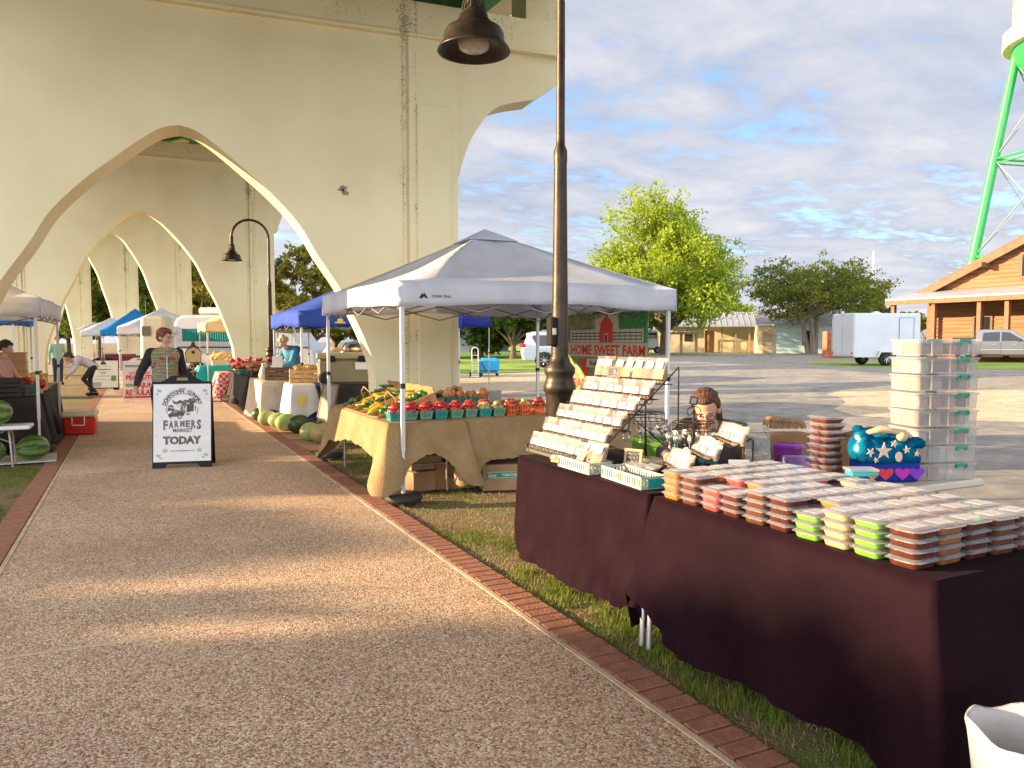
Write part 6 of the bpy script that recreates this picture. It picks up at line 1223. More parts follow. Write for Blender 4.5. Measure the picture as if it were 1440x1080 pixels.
bin0 = binproto(); BX, BY = 4.19, 2.96
for k in range(8):
    lb = f'frosted clear storage bin with green latch, {ordn[k]} from the bottom of the tower'; zz = .754 + k * .1015 + (.002 if k % 2 else 0)
    if k == 0: bin0.location = (BX, BY, zz); bin0.rotation_euler = (0, 0, R(-18)); tag(bin0, lb, 'storage bin', 'tower of frosted bins'); B_ = bin0
    else: B_ = dup(bin0, (BX + random.uniform(-.003, .003), BY, zz), R(-18) + random.uniform(-.012, .012), lb)
    for a in range(4):
        for c_ in range(2):
            x, y = BX + (-.13 + a * .088) * .951 + (-.055 + c_ * .11) * .309, BY - (-.13 + a * .088) * .309 + (-.055 + c_ * .11) * .951
            if k in (0, 1) and a > 1: continue
            q = MB(); q.box((0, 0, .03), (.066, .075, .06), b=.01); q.box((0, 0, .064), (.07, .08, .006), mi=1)
            if a == 0 and c_ == 0: pass
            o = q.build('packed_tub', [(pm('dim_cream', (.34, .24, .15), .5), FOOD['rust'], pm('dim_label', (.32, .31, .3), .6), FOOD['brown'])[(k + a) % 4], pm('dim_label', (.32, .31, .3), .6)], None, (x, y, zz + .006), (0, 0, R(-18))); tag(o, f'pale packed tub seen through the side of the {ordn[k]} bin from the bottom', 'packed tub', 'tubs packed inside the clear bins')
# white bucket at the lower right corner
v = G(1428, 1040, .42); bu = thing('lined_bucket', 'white fabric-like bucket with a folded rim at the lower right corner', 'bucket', (v.x + .06, v.y - .02, .0), R(-20))
q = MB(); prof = [(.13, 0), (.155, .3), (.168, .40)]; n_ = 40
rings = []
for (r_, z) in [(.12, .0), (.14, .15), (.155, .3), (.165, .4), (.172, .43), (.17, .445), (.16, .44), (.152, .40), (.142, .3), (.12, .05)]: rings.append([((r_ + .006 * math.sin(5 * a + 1) * (z > .35)) * math.cos(a), r_ * math.sin(a), z + (.012 * math.sin(3 * a) + .006 * math.sin(7 * a)) * (z > .35)) for a in [2 * math.pi * k / n_ for k in range(n_)]])
loft(q, rings, smooth=True); q.build('liner', pm('white_bag_liner', (.46, .46, .48), .6, .06, 6, .5, 14), bu)
# ================================================================== PEOPLE
DG = bpy.context.evaluated_depsgraph_get
def bake(objs_mods_obj, name):
    bpy.context.view_layer.update(); ev = objs_mods_obj.evaluated_get(DG()); me = bpy.data.meshes.new_from_object(ev); bpy.data.objects.remove(objs_mods_obj); me.name = name; return me
def skin_mesh(V, E, Rd, root=0, sub=2):
    """limbs and trunk as overlapping ellipsoids along the bones; the voxel remesh in combine() fuses them into one surface"""
    q = MB(); rr_ = lambda r_: Vector(r_) if isinstance(r_, tuple) else Vector((r_, r_))
    for a_, b_ in E:
        A, B = Vector(V[a_]), Vector(V[b_]); ra, rb = rr_(Rd[a_]), rr_(Rd[b_]); d = B - A; ln = d.length; n_ = max(2, int(ln / (.3 * min(ra.y, rb.y))))
        d = d.normalized() if ln > 1e-6 else Vector((0, 0, 1)); x = Vector((1, 0, 0)); x = (x - d * x.dot(d)); x = x.normalized() if x.length > .2 else Vector((0, 1, 0)); y = d.cross(x).normalized()
        for k in range(n_ + 1):
            t_ = k / n_; r_ = ra.lerp(rb, t_); M = Matrix((x * r_.x, y * r_.y, d * min(r_.x, r_.y))).transposed(); q.ball(A.lerp(B, t_), 1.0, 14, M=M.to_3x3())
    me = bpy.data.meshes.new('s'); me.from_pydata(q.v, [], q.f); return me
def combine(meshes, name, voxel=None, mats=None, smooth=3, parent=None):
    bm = bmesh.new()
    for m_ in meshes: bm.from_mesh(m_); bpy.data.meshes.remove(m_)
    me = bpy.data.meshes.new(name); bm.to_mesh(me); bm.free()
    if voxel:
        o = bpy.data.objects.new('r', me); COL.objects.link(o); md = o.modifiers.new('r', 'REMESH'); md.mode = 'VOXEL'; md.voxel_size = voxel; md.use_smooth_shade = True
        sm = o.modifiers.new('m', 'SMOOTH'); sm.iterations = smooth; sm.factor = .5; me = bake(o, name)
    me.materials.clear()
    for m_ in (mats if isinstance(mats, list) else [mats]): me.materials.append(m_)
    for p_ in me.polygons: p_.use_smooth = True
    o = bpy.data.objects.new(name, me); COL.objects.link(o); o.parent = parent; return o
def mbmesh(q):
    me = bpy.data.meshes.new('q'); me.from_pydata(q.v, [], q.f); return me
def person(label, loc, rz, J, skin, clothes, hair, headrot=(0, 0, 0), glasses=False, hairstyle='short', voxel=.011, group=None, hands=('L', 'R'), hs=1.0, scale=1.0):
    """J: joints in a frame whose front is -y; each side has shoulder, elbow, wrist, hip, knee, ankle, toe"""
    p = thing('person', label, 'person', loc, rz, group); p.scale = (scale,) * 3
    V = []; Rd = []; E = []; ix = {}
    def a(n, v, r_, par=None): ix[n] = len(V); V.append(Vector(v)); Rd.append(r_); (E.append((ix[par], ix[n])) if par else None)
    a('pelvis', J['pelvis'], (.15, .11)); a('waist', J['waist'], (.13, .1), 'pelvis'); a('chest', J['chest'], (.155, .11), 'waist'); a('neck', J['neck'], .058, 'chest'); a('head0', J['head'] - Vector((0, 0, .03)), .055, 'neck')
    for s_ in 'LR':
        a('sh' + s_, J['sh' + s_], .062, 'chest'); m_ = (J['sh' + s_] + J['el' + s_]) / 2; a('ua' + s_, m_, .047, 'sh' + s_); a('el' + s_, J['el' + s_], .04, 'ua' + s_); a('fa' + s_, J['el' + s_].lerp(J['wr' + s_], .35), .04, 'el' + s_); a('wr' + s_, J['wr' + s_], .027, 'fa' + s_)
        a('hip' + s_, J['hip' + s_], .095, 'pelvis'); a('th' + s_, J['hip' + s_].lerp(J['kn' + s_], .45), .08, 'hip' + s_); a('kn' + s_, J['kn' + s_], .058, 'th' + s_); a('ca' + s_, J['kn' + s_].lerp(J['an' + s_], .35), .055, 'kn' + s_); a('an' + s_, J['an' + s_], .038, 'ca' + s_); a('toe' + s_, J['toe' + s_], .034, 'an' + s_)
    parts = [skin_mesh(V, E, Rd)]
    for s_ in hands:                # palm, four fingers and a thumb, gently curled
        w = J['wr' + s_]; d = J.get('hd' + s_, (w - J['el' + s_])).normalized(); up = J.get('hu' + s_, Vector((0, 0, 1))); sd = d.cross(up).normalized(); up = sd.cross(d).normalized(); sg = 1 if s_ == 'L' else -1
        hv = [w, w + d * .045, w + d * .085]; q = MB(); q.tube([w - d * .01, w + d * .03, w + d * .07, w + d * .092], [.026, .031, .034, .026], 12); M_ = None; parts.append(mbmesh(q))
        for k in range(4):
            b0_ = w + d * .085 + sd * (k - 1.5) * .0175; ln = (.066, .077, .072, .055)[k]; c1 = b0_ + d * ln * .45 - up * .008; c2 = c1 + d * ln * .3 - up * .018; c3 = c2 + d * ln * .15 - up * .02
            q = MB(); q.tube([b0_ - d * .012, b0_ + d * .01, c1, c2, c3], [.0095, .0095, .009, .0082, .0065], 8); parts.append(mbmesh(q))
        t0 = w + d * .02 + sd * sg * .022; q = MB(); q.tube([t0, t0 + d * .03 + sd * sg * .02 - up * .008, t0 + d * .06 + sd * sg * .022 - up * .02], [.013, .011, .008], 8); parts.append(mbmesh(q))
    # head
    HM = Matrix.Translation(J['head']) @ Matrix.Rotation(headrot[2], 4, 'Z') @ Matrix.Rotation(headrot[0], 4, 'X') @ Matrix.Rotation(headrot[1], 4, 'Y')
    def hb(c_, r_, n_=20): q = MB(); q.ball((0, 0, 0), r_, n_); q.v = [tuple(HM @ (Vector(v_) + Vector(c_))) for v_ in q.v]; parts.append(mbmesh(q))
    hb((0, .012, .125), (.074, .092, .095)); hb((0, -.022, .075), (.058, .066, .075)); hb((0, -.058, .028), (.026, .024, .02)); hb((0, -.062, .1), (.045, .028, .03)); hb((-.034, -.055, .07), (.022, .022, .022)); hb((.034, -.055, .07), (.022, .022, .022))
    q = MB(); q.tube([(0, -.086, .105), (0, -.1, .085), (0, -.107, .069), (0, -.092, .06)], [.009, .012, .0145, .012], 10); q.v = [tuple(HM @ Vector(v_)) for v_ in q.v]; parts.append(mbmesh(q)); hb((-.012, -.09, .066), (.009, .01, .008), 8); hb((.012, -.09, .066), (.009, .01, .008), 8)
    hb((.076, .01, .088), (.012, .022, .032), 12); hb((-.076, .01, .088), (.012, .022, .032), 12); hb((0, -.078, .043), (.022, .014, .008), 10); hb((0, -.076, .033), (.019, .013, .007), 10)
    body = combine(parts, 'body', voxel * .62, skin, 3, p)
    def hp(name, q, mat): q.v = [tuple(HM @ Vector(v_)) for v_ in q.v]; return q.build(name, mat, p)
    q = MB(); 
    for sx in (-.031, .031): q.ball((sx, -.079, .098), (.013, .008, .006), 10)
    hp('eyes', q, pm('eye_white', (.55, .5, .46), .2)); q = MB()
    for sx in (-.031, .031): q.ball((sx, -.0855, .098), (.0055, .003, .0055), 8); q.tube([(sx - .018, -.083, .113), (sx, -.09, .118), (sx + .018, -.083, .113)], .0028, 5)
    hp('brows_and_irises', q, pm('dark_brown_eye', (.03, .015, .01), .3)); q = MB(); q.tube([(-.021, -.083, .04), (-.008, -.09, .0405), (.008, -.09, .0405), (.021, -.083, .04)], [.002, .004, .004, .002], 6); hp('lips', q, pm('lip_colour', (.36, .12, .1), .5))
    if glasses:
        q = MB()
        for sx in (-.033, .033): q.tube([(sx + .024 * math.cos(a_), -.098, .095 + .017 * math.sin(a_)) for a_ in [2 * math.pi * k / 16 for k in range(17)]], .0022, 5, cap=False)
        q.bar((-.009, -.1, .099), (.009, -.1, .099), .0018, n=5)
        for sx in (-1, 1): q.bar((sx * .057, -.098, .1), (sx * .08, .01, .102), .0018, n=5)
        hp('glasses', q, pm('dark_frame_glasses', (.02, .012, .01), .3))
    rr = random.Random(len(label)); hpz = []
    def hbl(c_, r_, n_=18): q = MB(); q.ball((0, 0, 0), r_, n_, jit=.015); q.v = [tuple(HM @ (Vector(v_) + Vector(c_))) for v_ in q.v]; hpz.append(mbmesh(q))
    if hairstyle == 'short': hbl((0, .022, .145), (.085, .098, .092)); hbl((0, -.03, .185), (.07, .06, .042)); hbl((.02, -.055, .165), (.055, .034, .028)); hbl((0, .06, .1), (.078, .055, .07)); hbl((.07, .0, .14), (.022, .05, .045)); hbl((-.07, .0, .14), (.022, .05, .045))
    elif hairstyle == 'bun': hbl((.055, .1, .0), (.03, .03, .09)); hbl((0, .03, .142), (.084, .092, .09)); hbl((0, -.02, .182), (.06, .055, .034)); hbl((0, .07, .1), (.072, .05, .07)); hbl((.01, .12, .12), (.042, .04, .045)); hbl((0, .1, .03), (.05, .035, .08)); hbl((.072, .02, .13), (.02, .04, .04)); hbl((-.072, .02, .13), (.02, .04, .04))
    elif hairstyle == 'long': hbl((0, .025, .145), (.088, .098, .092)); hbl((0, -.02, .185), (.065, .055, .035)); hbl((0, .07, .05), (.09, .05, .12)); hbl((.075, .01, .07), (.025, .05, .09)); hbl((-.075, .01, .07), (.025, .05, .09))
    elif hairstyle == 'curly':
        for _ in range(26): v_ = Vector((rr.gauss(0, 1), rr.gauss(.4, 1), rr.gauss(.5, .8))).normalized(); hbl((v_.x * .075, .02 + v_.y * .085, .13 + v_.z * .08), .036, 10)
    if hairstyle == 'bun':
        q = MB()
        for k in range(70):
            x = rr.uniform(-.078, .078); zt = math.sqrt(max(.0001, 1 - (x / .09) ** 2)); w_ = rr.uniform(-.004, .006)
            q.tube([(x, -.03 - .026 * zt, .13 + .072 * zt), (x * 1.03, -.005, .14 + (.084 + w_) * zt), (x * .98, .06, .135 + (.088 + w_) * zt), (x * .7, .122, .14), (x * .25, .145, .115)], [.0022, .0042, .0042, .0042, .004], 5)
        q.v = [tuple(HM @ Vector(v_)) for v_ in q.v]; hpz.append(mbmesh(q))
    if hairstyle: combine(hpz, 'hair', .0045, hair, 1, p)
    for (nm, kind, mat, inf) in clothes:
        V2 = []; R2 = []; E2 = []; i2 = {}
        def c(n, v, r_, par=None): i2[n] = len(V2); V2.append(Vector(v)); R2.append(r_); (E2.append((i2[par], i2[n])) if par else None)
        if kind in ('top', 'vest'):
            c('waist', J['waist'], (.155 + inf, .125 + inf)); c('hem', J['pelvis'] + (J['pelvis'] - J['waist']) * .1, (.168 + inf, .13 + inf), 'waist'); c('chest', J['chest'], (.17 + inf, .13 + inf), 'waist'); c('collar', J['chest'].lerp(J['neck'], .72), .085 + inf * .5, 'chest')
            for s_ in 'LR':
                c('sh' + s_, J['sh' + s_] if kind == 'top' else J['sh' + s_] * .92 + J['chest'] * .08, (.078 if kind == 'top' else .07) + inf, 'chest')
                if kind == 'top':
                    c('ua' + s_, (J['sh' + s_] + J['el' + s_]) / 2, .064 + inf, 'sh' + s_); c('el' + s_, J['el' + s_], .056 + inf, 'ua' + s_); c('fa' + s_, J['el' + s_].lerp(J['wr' + s_], .4), .052 + inf, 'el' + s_); c('wr' + s_, J['el' + s_].lerp(J['wr' + s_], .94), .04 + inf * .6, 'fa' + s_)
                
        elif kind == 'trousers':
            c('pelvis', J['pelvis'], (.165 + inf, .125 + inf)); c('w', J['pelvis'].lerp(J['waist'], .5), (.155 + inf, .12 + inf), 'pelvis')
            for s_ in 'LR': c('hip' + s_, J['hip' + s_], .105 + inf, 'pelvis'); c('th' + s_, J['hip' + s_].lerp(J['kn' + s_], .45), .09 + inf, 'hip' + s_); c('kn' + s_, J['kn' + s_], .068 + inf, 'th' + s_); c('ca' + s_, J['kn' + s_].lerp(J['an' + s_], .4), .064 + inf, 'kn' + s_); c('an' + s_, J['kn' + s_].lerp(J['an' + s_], .93), .055 + inf, 'ca' + s_)
        elif kind == 'shoes':
            ms = []
            for s_ in 'LR': q = MB(); d = J['toe' + s_] - J['an' + s_]; q.tube([J['an' + s_] - Vector((d.x, d.y, 0)).normalized() * .05 + Vector((0, 0, -.035)), J['an' + s_] + Vector((0, 0, -.025)), J['toe' + s_] + Vector((0, 0, .005)), J['toe' + s_] + Vector((d.x, d.y, 0)).normalized() * .05], [.04, .048, .045, .025], 12); ms.append(mbmesh(q))
            combine(ms, nm, .009, mat, 1, p); continue
        combine([skin_mesh(V2, E2, R2)], nm, .012, mat, 2, p)
    return p
Vc = Vector
def stand_pose(h=1.0, lean=0.0):
    J = dict(pelvis=Vc((0, 0, .95)), waist=Vc((0, 0, 1.1)), chest=Vc((0, 0, 1.32)), neck=Vc((0, .01, 1.46)), head=Vc((0, -.01, 1.52)))
    for s_, g in (('L', 1), ('R', -1)):
        J.update({'sh' + s_: Vc((g * .17, .01, 1.4)), 'el' + s_: Vc((g * .25, .03, 1.12)), 'wr' + s_: Vc((g * .28, -.06, .88)), 'hip' + s_: Vc((g * .09, 0, .9)), 'kn' + s_: Vc((g * .1, -.01, .5)), 'an' + s_: Vc((g * .1, .02, .09)), 'toe' + s_: Vc((g * .12, -.12, .035))})
    return J
m_skin = pm('fair_skin', (.55, .3, .2), .5, .08, 12, spec=.4); m_skin2 = pm('warm_skin', (.46, .24, .15), .5, .08, 12, spec=.4)
m_hr = pm('red_brown_hair', (.16, .035, .015), .5, .3, 40, .4, 80); m_hb = pm('dark_auburn_hair', (.075, .026, .012), .6, .3, 40, .4, 80); m_hd = pm('dark_brown_hair', (.035, .018, .012), .5, .3, 40, .4, 80); m_hw = pm('blonde_grey_hair', (.6, .45, .26), .6, .2, 30, .5, 60)
# --- vendor seated behind the packet table, leaning left and looking down
J = stand_pose()
J.update(pelvis=Vc((0, .02, .56)), waist=Vc((0, -.02, .7)), chest=Vc((.0, -.13, .89)), neck=Vc((0, -.235, 1.0)), head=Vc((0, -.29, 1.025)))
J.update(shR=Vc((-.17, -.14, .96)), elR=Vc((-.27, -.33, .82)), wrR=Vc((-.17, -.56, .835)), shL=Vc((.17, -.14, .95)), elL=Vc((.26, -.12, .72)), wrL=Vc((.12, -.3, .69)))
for s_, g in (('L', 1), ('R', -1)): J.update({'hip' + s_: Vc((g * .09, 0, .54)), 'kn' + s_: Vc((g * .12, -.36, .5)), 'an' + s_: Vc((g * .12, -.34, .09)), 'toe' + s_: Vc((g * .13, -.47, .035))})
m_gry = fabric('grey_brown_jacket', (.11, .09, .085), 0, .9, bump=.35, bs=16, col2=(.15, .125, .12)); m_teals = fabric('teal_shirt', (.01, .25, .22), 0, .85); m_jean = fabric('dark_jeans', (.03, .04, .07), 0, .9)
ven = person('woman with tied-back auburn hair and glasses in a grey jacket, leaning over the packets', (3.5, 4.0, 0), R(-56), J, m_skin, [('jacket', 'top', m_gry, .004), ('jeans', 'trousers', m_jean, 0), ('shoes', 'shoes', m_black, 0)], m_hb, (R(24), R(-5), R(12)), True, 'bun')
q = MB(); q.prism([(-.06, 0), (.06, 0), (.075, .17), (-.075, .17)], (0, -.265, .76), (1, 0, 0), (0, .35, .93), (0, -.93, .35), .012); q.build('shirt_front', m_teals, ven); q = MB(); q.box((0, -.262, .81), (.02, .004, .03), rx=R(-20)); q.box((0, -.268, .83), (.03, .004, .008), rx=R(-20)); q.build('white_shirt_print', m_wpr, ven)
st = thing('stool', 'plain stool under the seated woman, mostly hidden by the tables', 'stool', (3.5, 4.0, 0)); MB().lathe([(0, .4), (.17, .4), (.17, .44), (0, .445)], n=24).build('seat', m_trim, st)
for k in range(4): a = k * math.pi / 2 + .4; MB().bar((.1 * math.cos(a), .1 * math.sin(a), .4), (.16 * math.cos(a), .16 * math.sin(a), 0), .012).build('leg', m_grey, st)
# --- man in a patterned sweater walking behind the market sign
m_swt = pm('patterned_knit', (.3, .25, .15), .9, bump=.4, bscale=90); t, b = nodes_of(m_swt); tcn = t.nodes.new('ShaderNodeTexCoord'); mp = t.nodes.new('ShaderNodeMapping'); mp.inputs['Scale'].default_value = (1, 1, 1); t.links.new(tcn.outputs['Object'], mp.inputs[0])
wv = t.nodes.new('ShaderNodeTexWave'); wv.bands_direction = 'Z'; wv.inputs['Scale'].default_value = 17; wv.inputs['Distortion'].default_value = 4.5; wv.inputs['Detail'].default_value = 2; wv.inputs['Detail Scale'].default_value = 3; t.links.new(mp.outputs[0], wv.inputs['Vector'])
mp2 = t.nodes.new('ShaderNodeMapping'); mp2.inputs['Scale'].default_value = (1, 0.2, 1.6); t.links.new(tcn.outputs['Object'], mp2.inputs[0]); vo = t.nodes.new('ShaderNodeTexVoronoi'); vo.inputs['Scale'].default_value = 10; t.links.new(mp2.outputs[0], vo.inputs['Vector'])
hs = t.nodes.new('ShaderNodeHueSaturation'); hs.inputs['Saturation'].default_value = 1.0; hs.inputs['Value'].default_value = .35; t.links.new(vo.outputs['Color'], hs.inputs['Color'])
r = t.nodes.new('ShaderNodeValToRGB'); e = r.color_ramp.elements; e[0].position = .4; e[0].color = (.03, .025, .03, 1); e[1].position = .5; e[1].color = (.42, .36, .22, 1); t.links.new(wv.outputs[0], r.inputs[0])
mx_ = t.nodes.new('ShaderNodeMixRGB'); g_ = t.nodes.new('ShaderNodeMath'); g_.operation = 'LESS_THAN'; g_.inputs[1].default_value = .3; t.links.new(vo.outputs['Distance'], g_.inputs[0]); t.links.new(g_.outputs[0], mx_.inputs[0]); t.links.new(r.outputs[0], mx_.inputs[1]); t.links.new(hs.outputs[0], mx_.inputs[2]); t.links.new(mx_.outputs[0], b.inputs['Base Color'])
J = stand_pose(); J.update(elR=Vc((-.3, .05, 1.14)), wrR=Vc((-.38, -.1, .96)), elL=Vc((.25, .05, 1.12)), wrL=Vc((.2, -.08, .92)))
man = person('person with short red hair in a patterned knit vest behind the market sign', (.34, 11.35, 0), R(8), J, m_skin, [('black_sleeves', 'top', m_bcl, 0), ('patterned_vest', 'vest', m_swt, .012), ('trousers', 'trousers', m_jean, 0), ('shoes', 'shoes', m_black, 0)], m_hr, (R(2), 0, R(42)), True, 'short', scale=.985)
q = MB(); 
for sg in (-1, 1): q.lathe([(.033, -.002), (.041, 0), (.033, .002)], (0, 0, 0), 14)
q = MB(); q.bar((0, -.165, .98), (0, -.155, 1.36), .006, n=6); q.build('zip', m_wpr, man)
q = MB()
for sg in (-1, 1): q.ball((sg * .075, -.152, 1.34), (.035, .012, .022), 10)
q.build('red_motif', m_red, man)
q = MB()
for kk in range(5): q.tube([(-.3 - .018 * kk + .045 * math.cos(a), .0 - .02 * kk + .045 * math.sin(a), 1.06 - .022 * kk) for a in [2 * math.pi * j / 12 for j in range(13)]], .004, 5)
q.build('cuff_stripes', m_burlap, man)
# --- person bending over at the end of the left stall
J = stand_pose(); J.update(pelvis=Vc((0, .1, .84)), waist=Vc((0, -.04, .93)), chest=Vc((0, -.24, 1.0)), neck=Vc((0, -.38, 1.04)), head=Vc((0, -.44, 1.02)))
for s_, g in (('L', 1), ('R', -1)): J.update({'sh' + s_: Vc((g * .16, -.28, 1.03)), 'el' + s_: Vc((g * .2, -.36, .78)), 'wr' + s_: Vc((g * .14, -.5, .62)), 'hip' + s_: Vc((g * .09, .1, .8)), 'kn' + s_: Vc((g * .11, -.06 - .1 * g, .48)), 'an' + s_: Vc((g * .12, .1 + .05 * g, .09)), 'toe' + s_: Vc((g * .13, -.04, .035))})
x, y, _ = G(126, 557); person('person in pale top and dark leggings bending beside the left stall', (x, y + .1, 0), R(-80), J, m_skin2, [('pale_top', 'top', fabric('pale_lilac_top', (.5, .45, .5), 0, .85), .002), ('dark_leggings', 'trousers', m_bcl, -.008), ('shoes', 'shoes', m_black, 0)], m_hd, (R(45), 0, 0), False, 'bun')
# --- seller at the left edge
J = stand_pose(); J.update(wrL=Vc((.12, -.4, .98)), elL=Vc((.25, -.14, 1.1)), wrR=Vc((-.1, -.42, .98)), elR=Vc((-.25, -.14, 1.1)))
person('seller in a pink top at the left edge, behind the black crates', (-1.76, 13.42, -.06), R(80), J, m_skin, [('pink_top', 'vest', fabric('pink_top', (.5, .28, .26), 0, .85), 0), ('trousers', 'trousers', m_jean, 0), ('shoes', 'shoes', m_black, 0)], m_hd, (R(22), 0, R(5)), False, 'bun', scale=.93)
# --- blonde shopper in blue under the blue canopy
J = stand_pose(); J.update(chest=Vc((0, -.1, 1.28)), neck=Vc((0, -.18, 1.4)), head=Vc((0, -.24, 1.44)), wrL=Vc((.1, -.5, 1.0)), elL=Vc((.22, -.28, 1.08)), wrR=Vc((-.1, -.5, 1.0)), elR=Vc((-.22, -.28, 1.08)), shL=Vc((.17, -.1, 1.36)), shR=Vc((-.17, -.1, 1.36)))
m_bd = fabric('blue_print_dress', (.02, .08, .25), 0, .8, col2=(.1, .35, .45)); x, y, _ = G(407, 586)
person('person with pale curly hair in blue, leaning over crates under the blue canopy', (3.0, 16.6, 0), R(-60), J, m_skin, [('blue_top', 'top', m_bd, .01), ('blue_skirt', 'trousers', m_bd, .02), ('shoes', 'shoes', m_black, 0)], m_hw, (R(35), 0, 0), False, 'curly')
# ================================================================== SIGNS
def sandwich(label, loc, rz, w, h, lean, face_mat, frame_mat, draw, name='sandwich_board', legs=True):
    p = thing(name, label, 'sign', loc, rz); c_, s_ = math.cos(lean), math.sin(lean)
    ex, ey, en = Vector((1, 0, 0)), Vector((0, s_, c_)), Vector((0, -c_, s_))
    q = MB(); t_ = .035
    q.prism([(-w / 2, 0), (-w / 2 + .13, 0), (-w / 2 + .17, .045), (w / 2 - .17, .045), (w / 2 - .13, 0), (w / 2, 0), (w / 2, h * .93), (w * .34, h * .935), (w * .17, h), (-w * .17, h), (-w * .34, h * .935), (-w / 2, h * .93)], (0, 0, 0), ex, ey, en, .02); q.build('front_frame', frame_mat, p)
    q = MB(); q.prism([(-w / 2 + .012, .075), (w / 2 - .012, .075), (w / 2 - .012, h * .905), (-w / 2 + .012, h * .905)], en * .0205, ex, ey, en, .003); q.build('poster_panel', face_mat, p)
    q = MB(); back = Vector((0, -s_, c_)); q.prism([(-w / 2, 0), (-w / 2 + .06, 0), (-w / 2 + .1, .1), (w / 2 - .1, .1), (w / 2 - .06, 0), (w / 2, 0), (w / 2, h * .93), (-w / 2, h * .93)], (0, 2 * s_ * h * .95, 0), ex, back, Vector((0, c_, s_)), .015); q.build('rear_frame', frame_mat, p)
    q = MB(); q.prism([(-w * .1, h * .945), (w * .1, h * .945), (w * .085, h * .975), (-w * .085, h * .975)], en * .0205, ex, ey, en, .002); q.build('handle_slot', m_glab if name == 'x' else pm('slot_tan', (.25, .2, .1), .6), p)
    draw(p, lambda u, v: en * .0245 + ex * u + ey * v, ex, ey, en); return p
m_poster = pm('weathered_white_poster', (.66, .68, .68), .6, .0, 7, col2=(.74, .75, .74)); m_gink = pm('grey_ink', (.16, .15, .14), .8, .5, 30); m_lgink = pm('light_grey_ink', (.38, .38, .37), .8)
def ell(cx, cy, a, b_, n=16): return [(cx + a * math.cos(2 * math.pi * k / n), cy + b_ * math.sin(2 * math.pi * k / n)) for k in range(n)]
def draw_market(p, at, ex, ey, en):
    q = MB(); O = at(0, 0); H_ = 1.1
    def pol(pts, mi=0, th=.0006): q.prism(pts, O, ex, ey, en, th, mi=mi)
    text_mb(q, '2024', at(0, .965), ex, ey, .02, fit=.085, bold=.02); arc_text(q, 'DOWNTOWN CONWAY', at(0, .725), ex, ey, .212, .042, R(163), R(17), bold=.05)
    n_ = 40
    for k in range(n_):
        a0, a1 = R(-22) + R(224) * k / n_, R(-22) + R(224) * (k + 1) / n_
        if k in (4, 5, 6): continue
        pol([(.176 * math.cos(a0), .725 + .176 * math.sin(a0)), (.183 * math.cos(a0), .725 + .183 * math.sin(a0)), (.183 * math.cos(a1), .725 + .183 * math.sin(a1)), (.176 * math.cos(a1), .725 + .176 * math.sin(a1))], 1)
    # field, barn, truck with produce, tree: a loose engraving in three greys
    pol([(-.165, .69), (-.1, .7), (-.08, .72), (-.165, .735)], 1); pol([(-.165, .74), (-.15, .765), (-.12, .77), (-.095, .745), (-.1, .735)], 0)
    pol([(-.12, .83), (-.07, .80), (-.02, .83), (.01, .80), (-.05, .765), (-.1, .785)], 1); pol([(-.1, .78), (-.01, .79), (.0, .75), (-.06, .735)], 2)
    pol([(-.01, .8), (.03, .83), (.07, .825), (.05, .78), (.03, .72), (.04, .66), (-.03, .66), (-.02, .74)], 0); pol([(.0, .74), (.02, .76), (.03, .69), (-.01, .67)], 2)
    pol([(.05, .8), (.08, .845), (.14, .845), (.165, .82), (.15, .79), (.1, .775)], 0); pol([(.09, .8), (.13, .81), (.13, .78), (.08, .77)], 1)
    pol([(.05, .775), (.135, .775), (.13, .69), (.05, .67)], 1)
    for k in range(4): pol([(.06 + k * .02, .77), (.065 + k * .02, .77), (.065 + k * .02, .685), (.06 + k * .02, .685)], 0)
    pol([(.04, .66), (.09, .66), (.085, .64), (.05, .64)], 0); pol([(.145, .75), (.155, .75), (.155, .69), (.145, .69)], 0); pol([(.15, .74), (.165, .73), (.165, .72), (.15, .73)], 0)
    pol([(-.16, .655), (-.13, .67), (-.11, .70), (-.05, .705), (-.02, .68), (.02, .67), (.02, .635), (-.03, .62), (-.16, .625)], 1); pol([(-.1, .69), (-.06, .695), (-.05, .675), (-.1, .67)], 2); pol([(-.15, .65), (-.12, .655), (-.12, .635), (-.15, .635)], 0)
    pol(ell(-.03, .622, .026, .03), 0); pol(ell(-.03, .622, .013, .015), 2, .0009); pol(ell(-.135, .622, .016, .018), 0)
    # FARMERS with larger end letters, MARKET, TODAY
    for k, ch in enumerate('FARMERS'):
        u = (k - 3) / 3; hh = .072 + .034 * abs(u) ** 1.6; text_mb(q, ch, at(-.19 + .0635 * k, .535 - .012 * abs(u) ** 1.6), ex, ey, hh, fit=.052, bold=.05, mi=0)
    text_mb(q, 'MARKET', at(.005, .455), ex, ey, .042, fit=.225, bold=.035); text_mb(q, 'TODAY', at(0, .335), ex, ey, .088, fit=.44, bold=.06); text_mb(q, 'TODAY', at(0, .335) + en * .0004, ex, ey, .074, fit=.415, bold=-.008, mi=1)
    text_mb(q, 'MYDOWNTOWNMARKETS.ORG', at(0, .205), ex, ey, .012, fit=.27, bold=.02, mi=1)
    for sx in (-1, 1):
        pol(ell(sx * .195, .21, .03, .03), 4 if sx > 0 else 3); text_mb(q, 'CONWAY', at(sx * .195, .21) + en * .0008, ex, ey, .01, fit=.04, mi=1)
        for (u, v, r_) in ((sx * .26, .94, .03), (sx * .285, .9, .018), (sx * .27, .15, .03), (sx * .24, .12, .02), (sx * .292, .55, .008), (sx * .292, .4, .01)): pol([(u + r_ * (1 + .35 * math.sin(5 * a_ + u * 90)) * math.cos(a_) * .9, v + r_ * (1 + .3 * math.sin(4 * a_)) * math.sin(a_) * .6) for a_ in [2 * math.pi * k / 18 for k in range(18)]], 5)
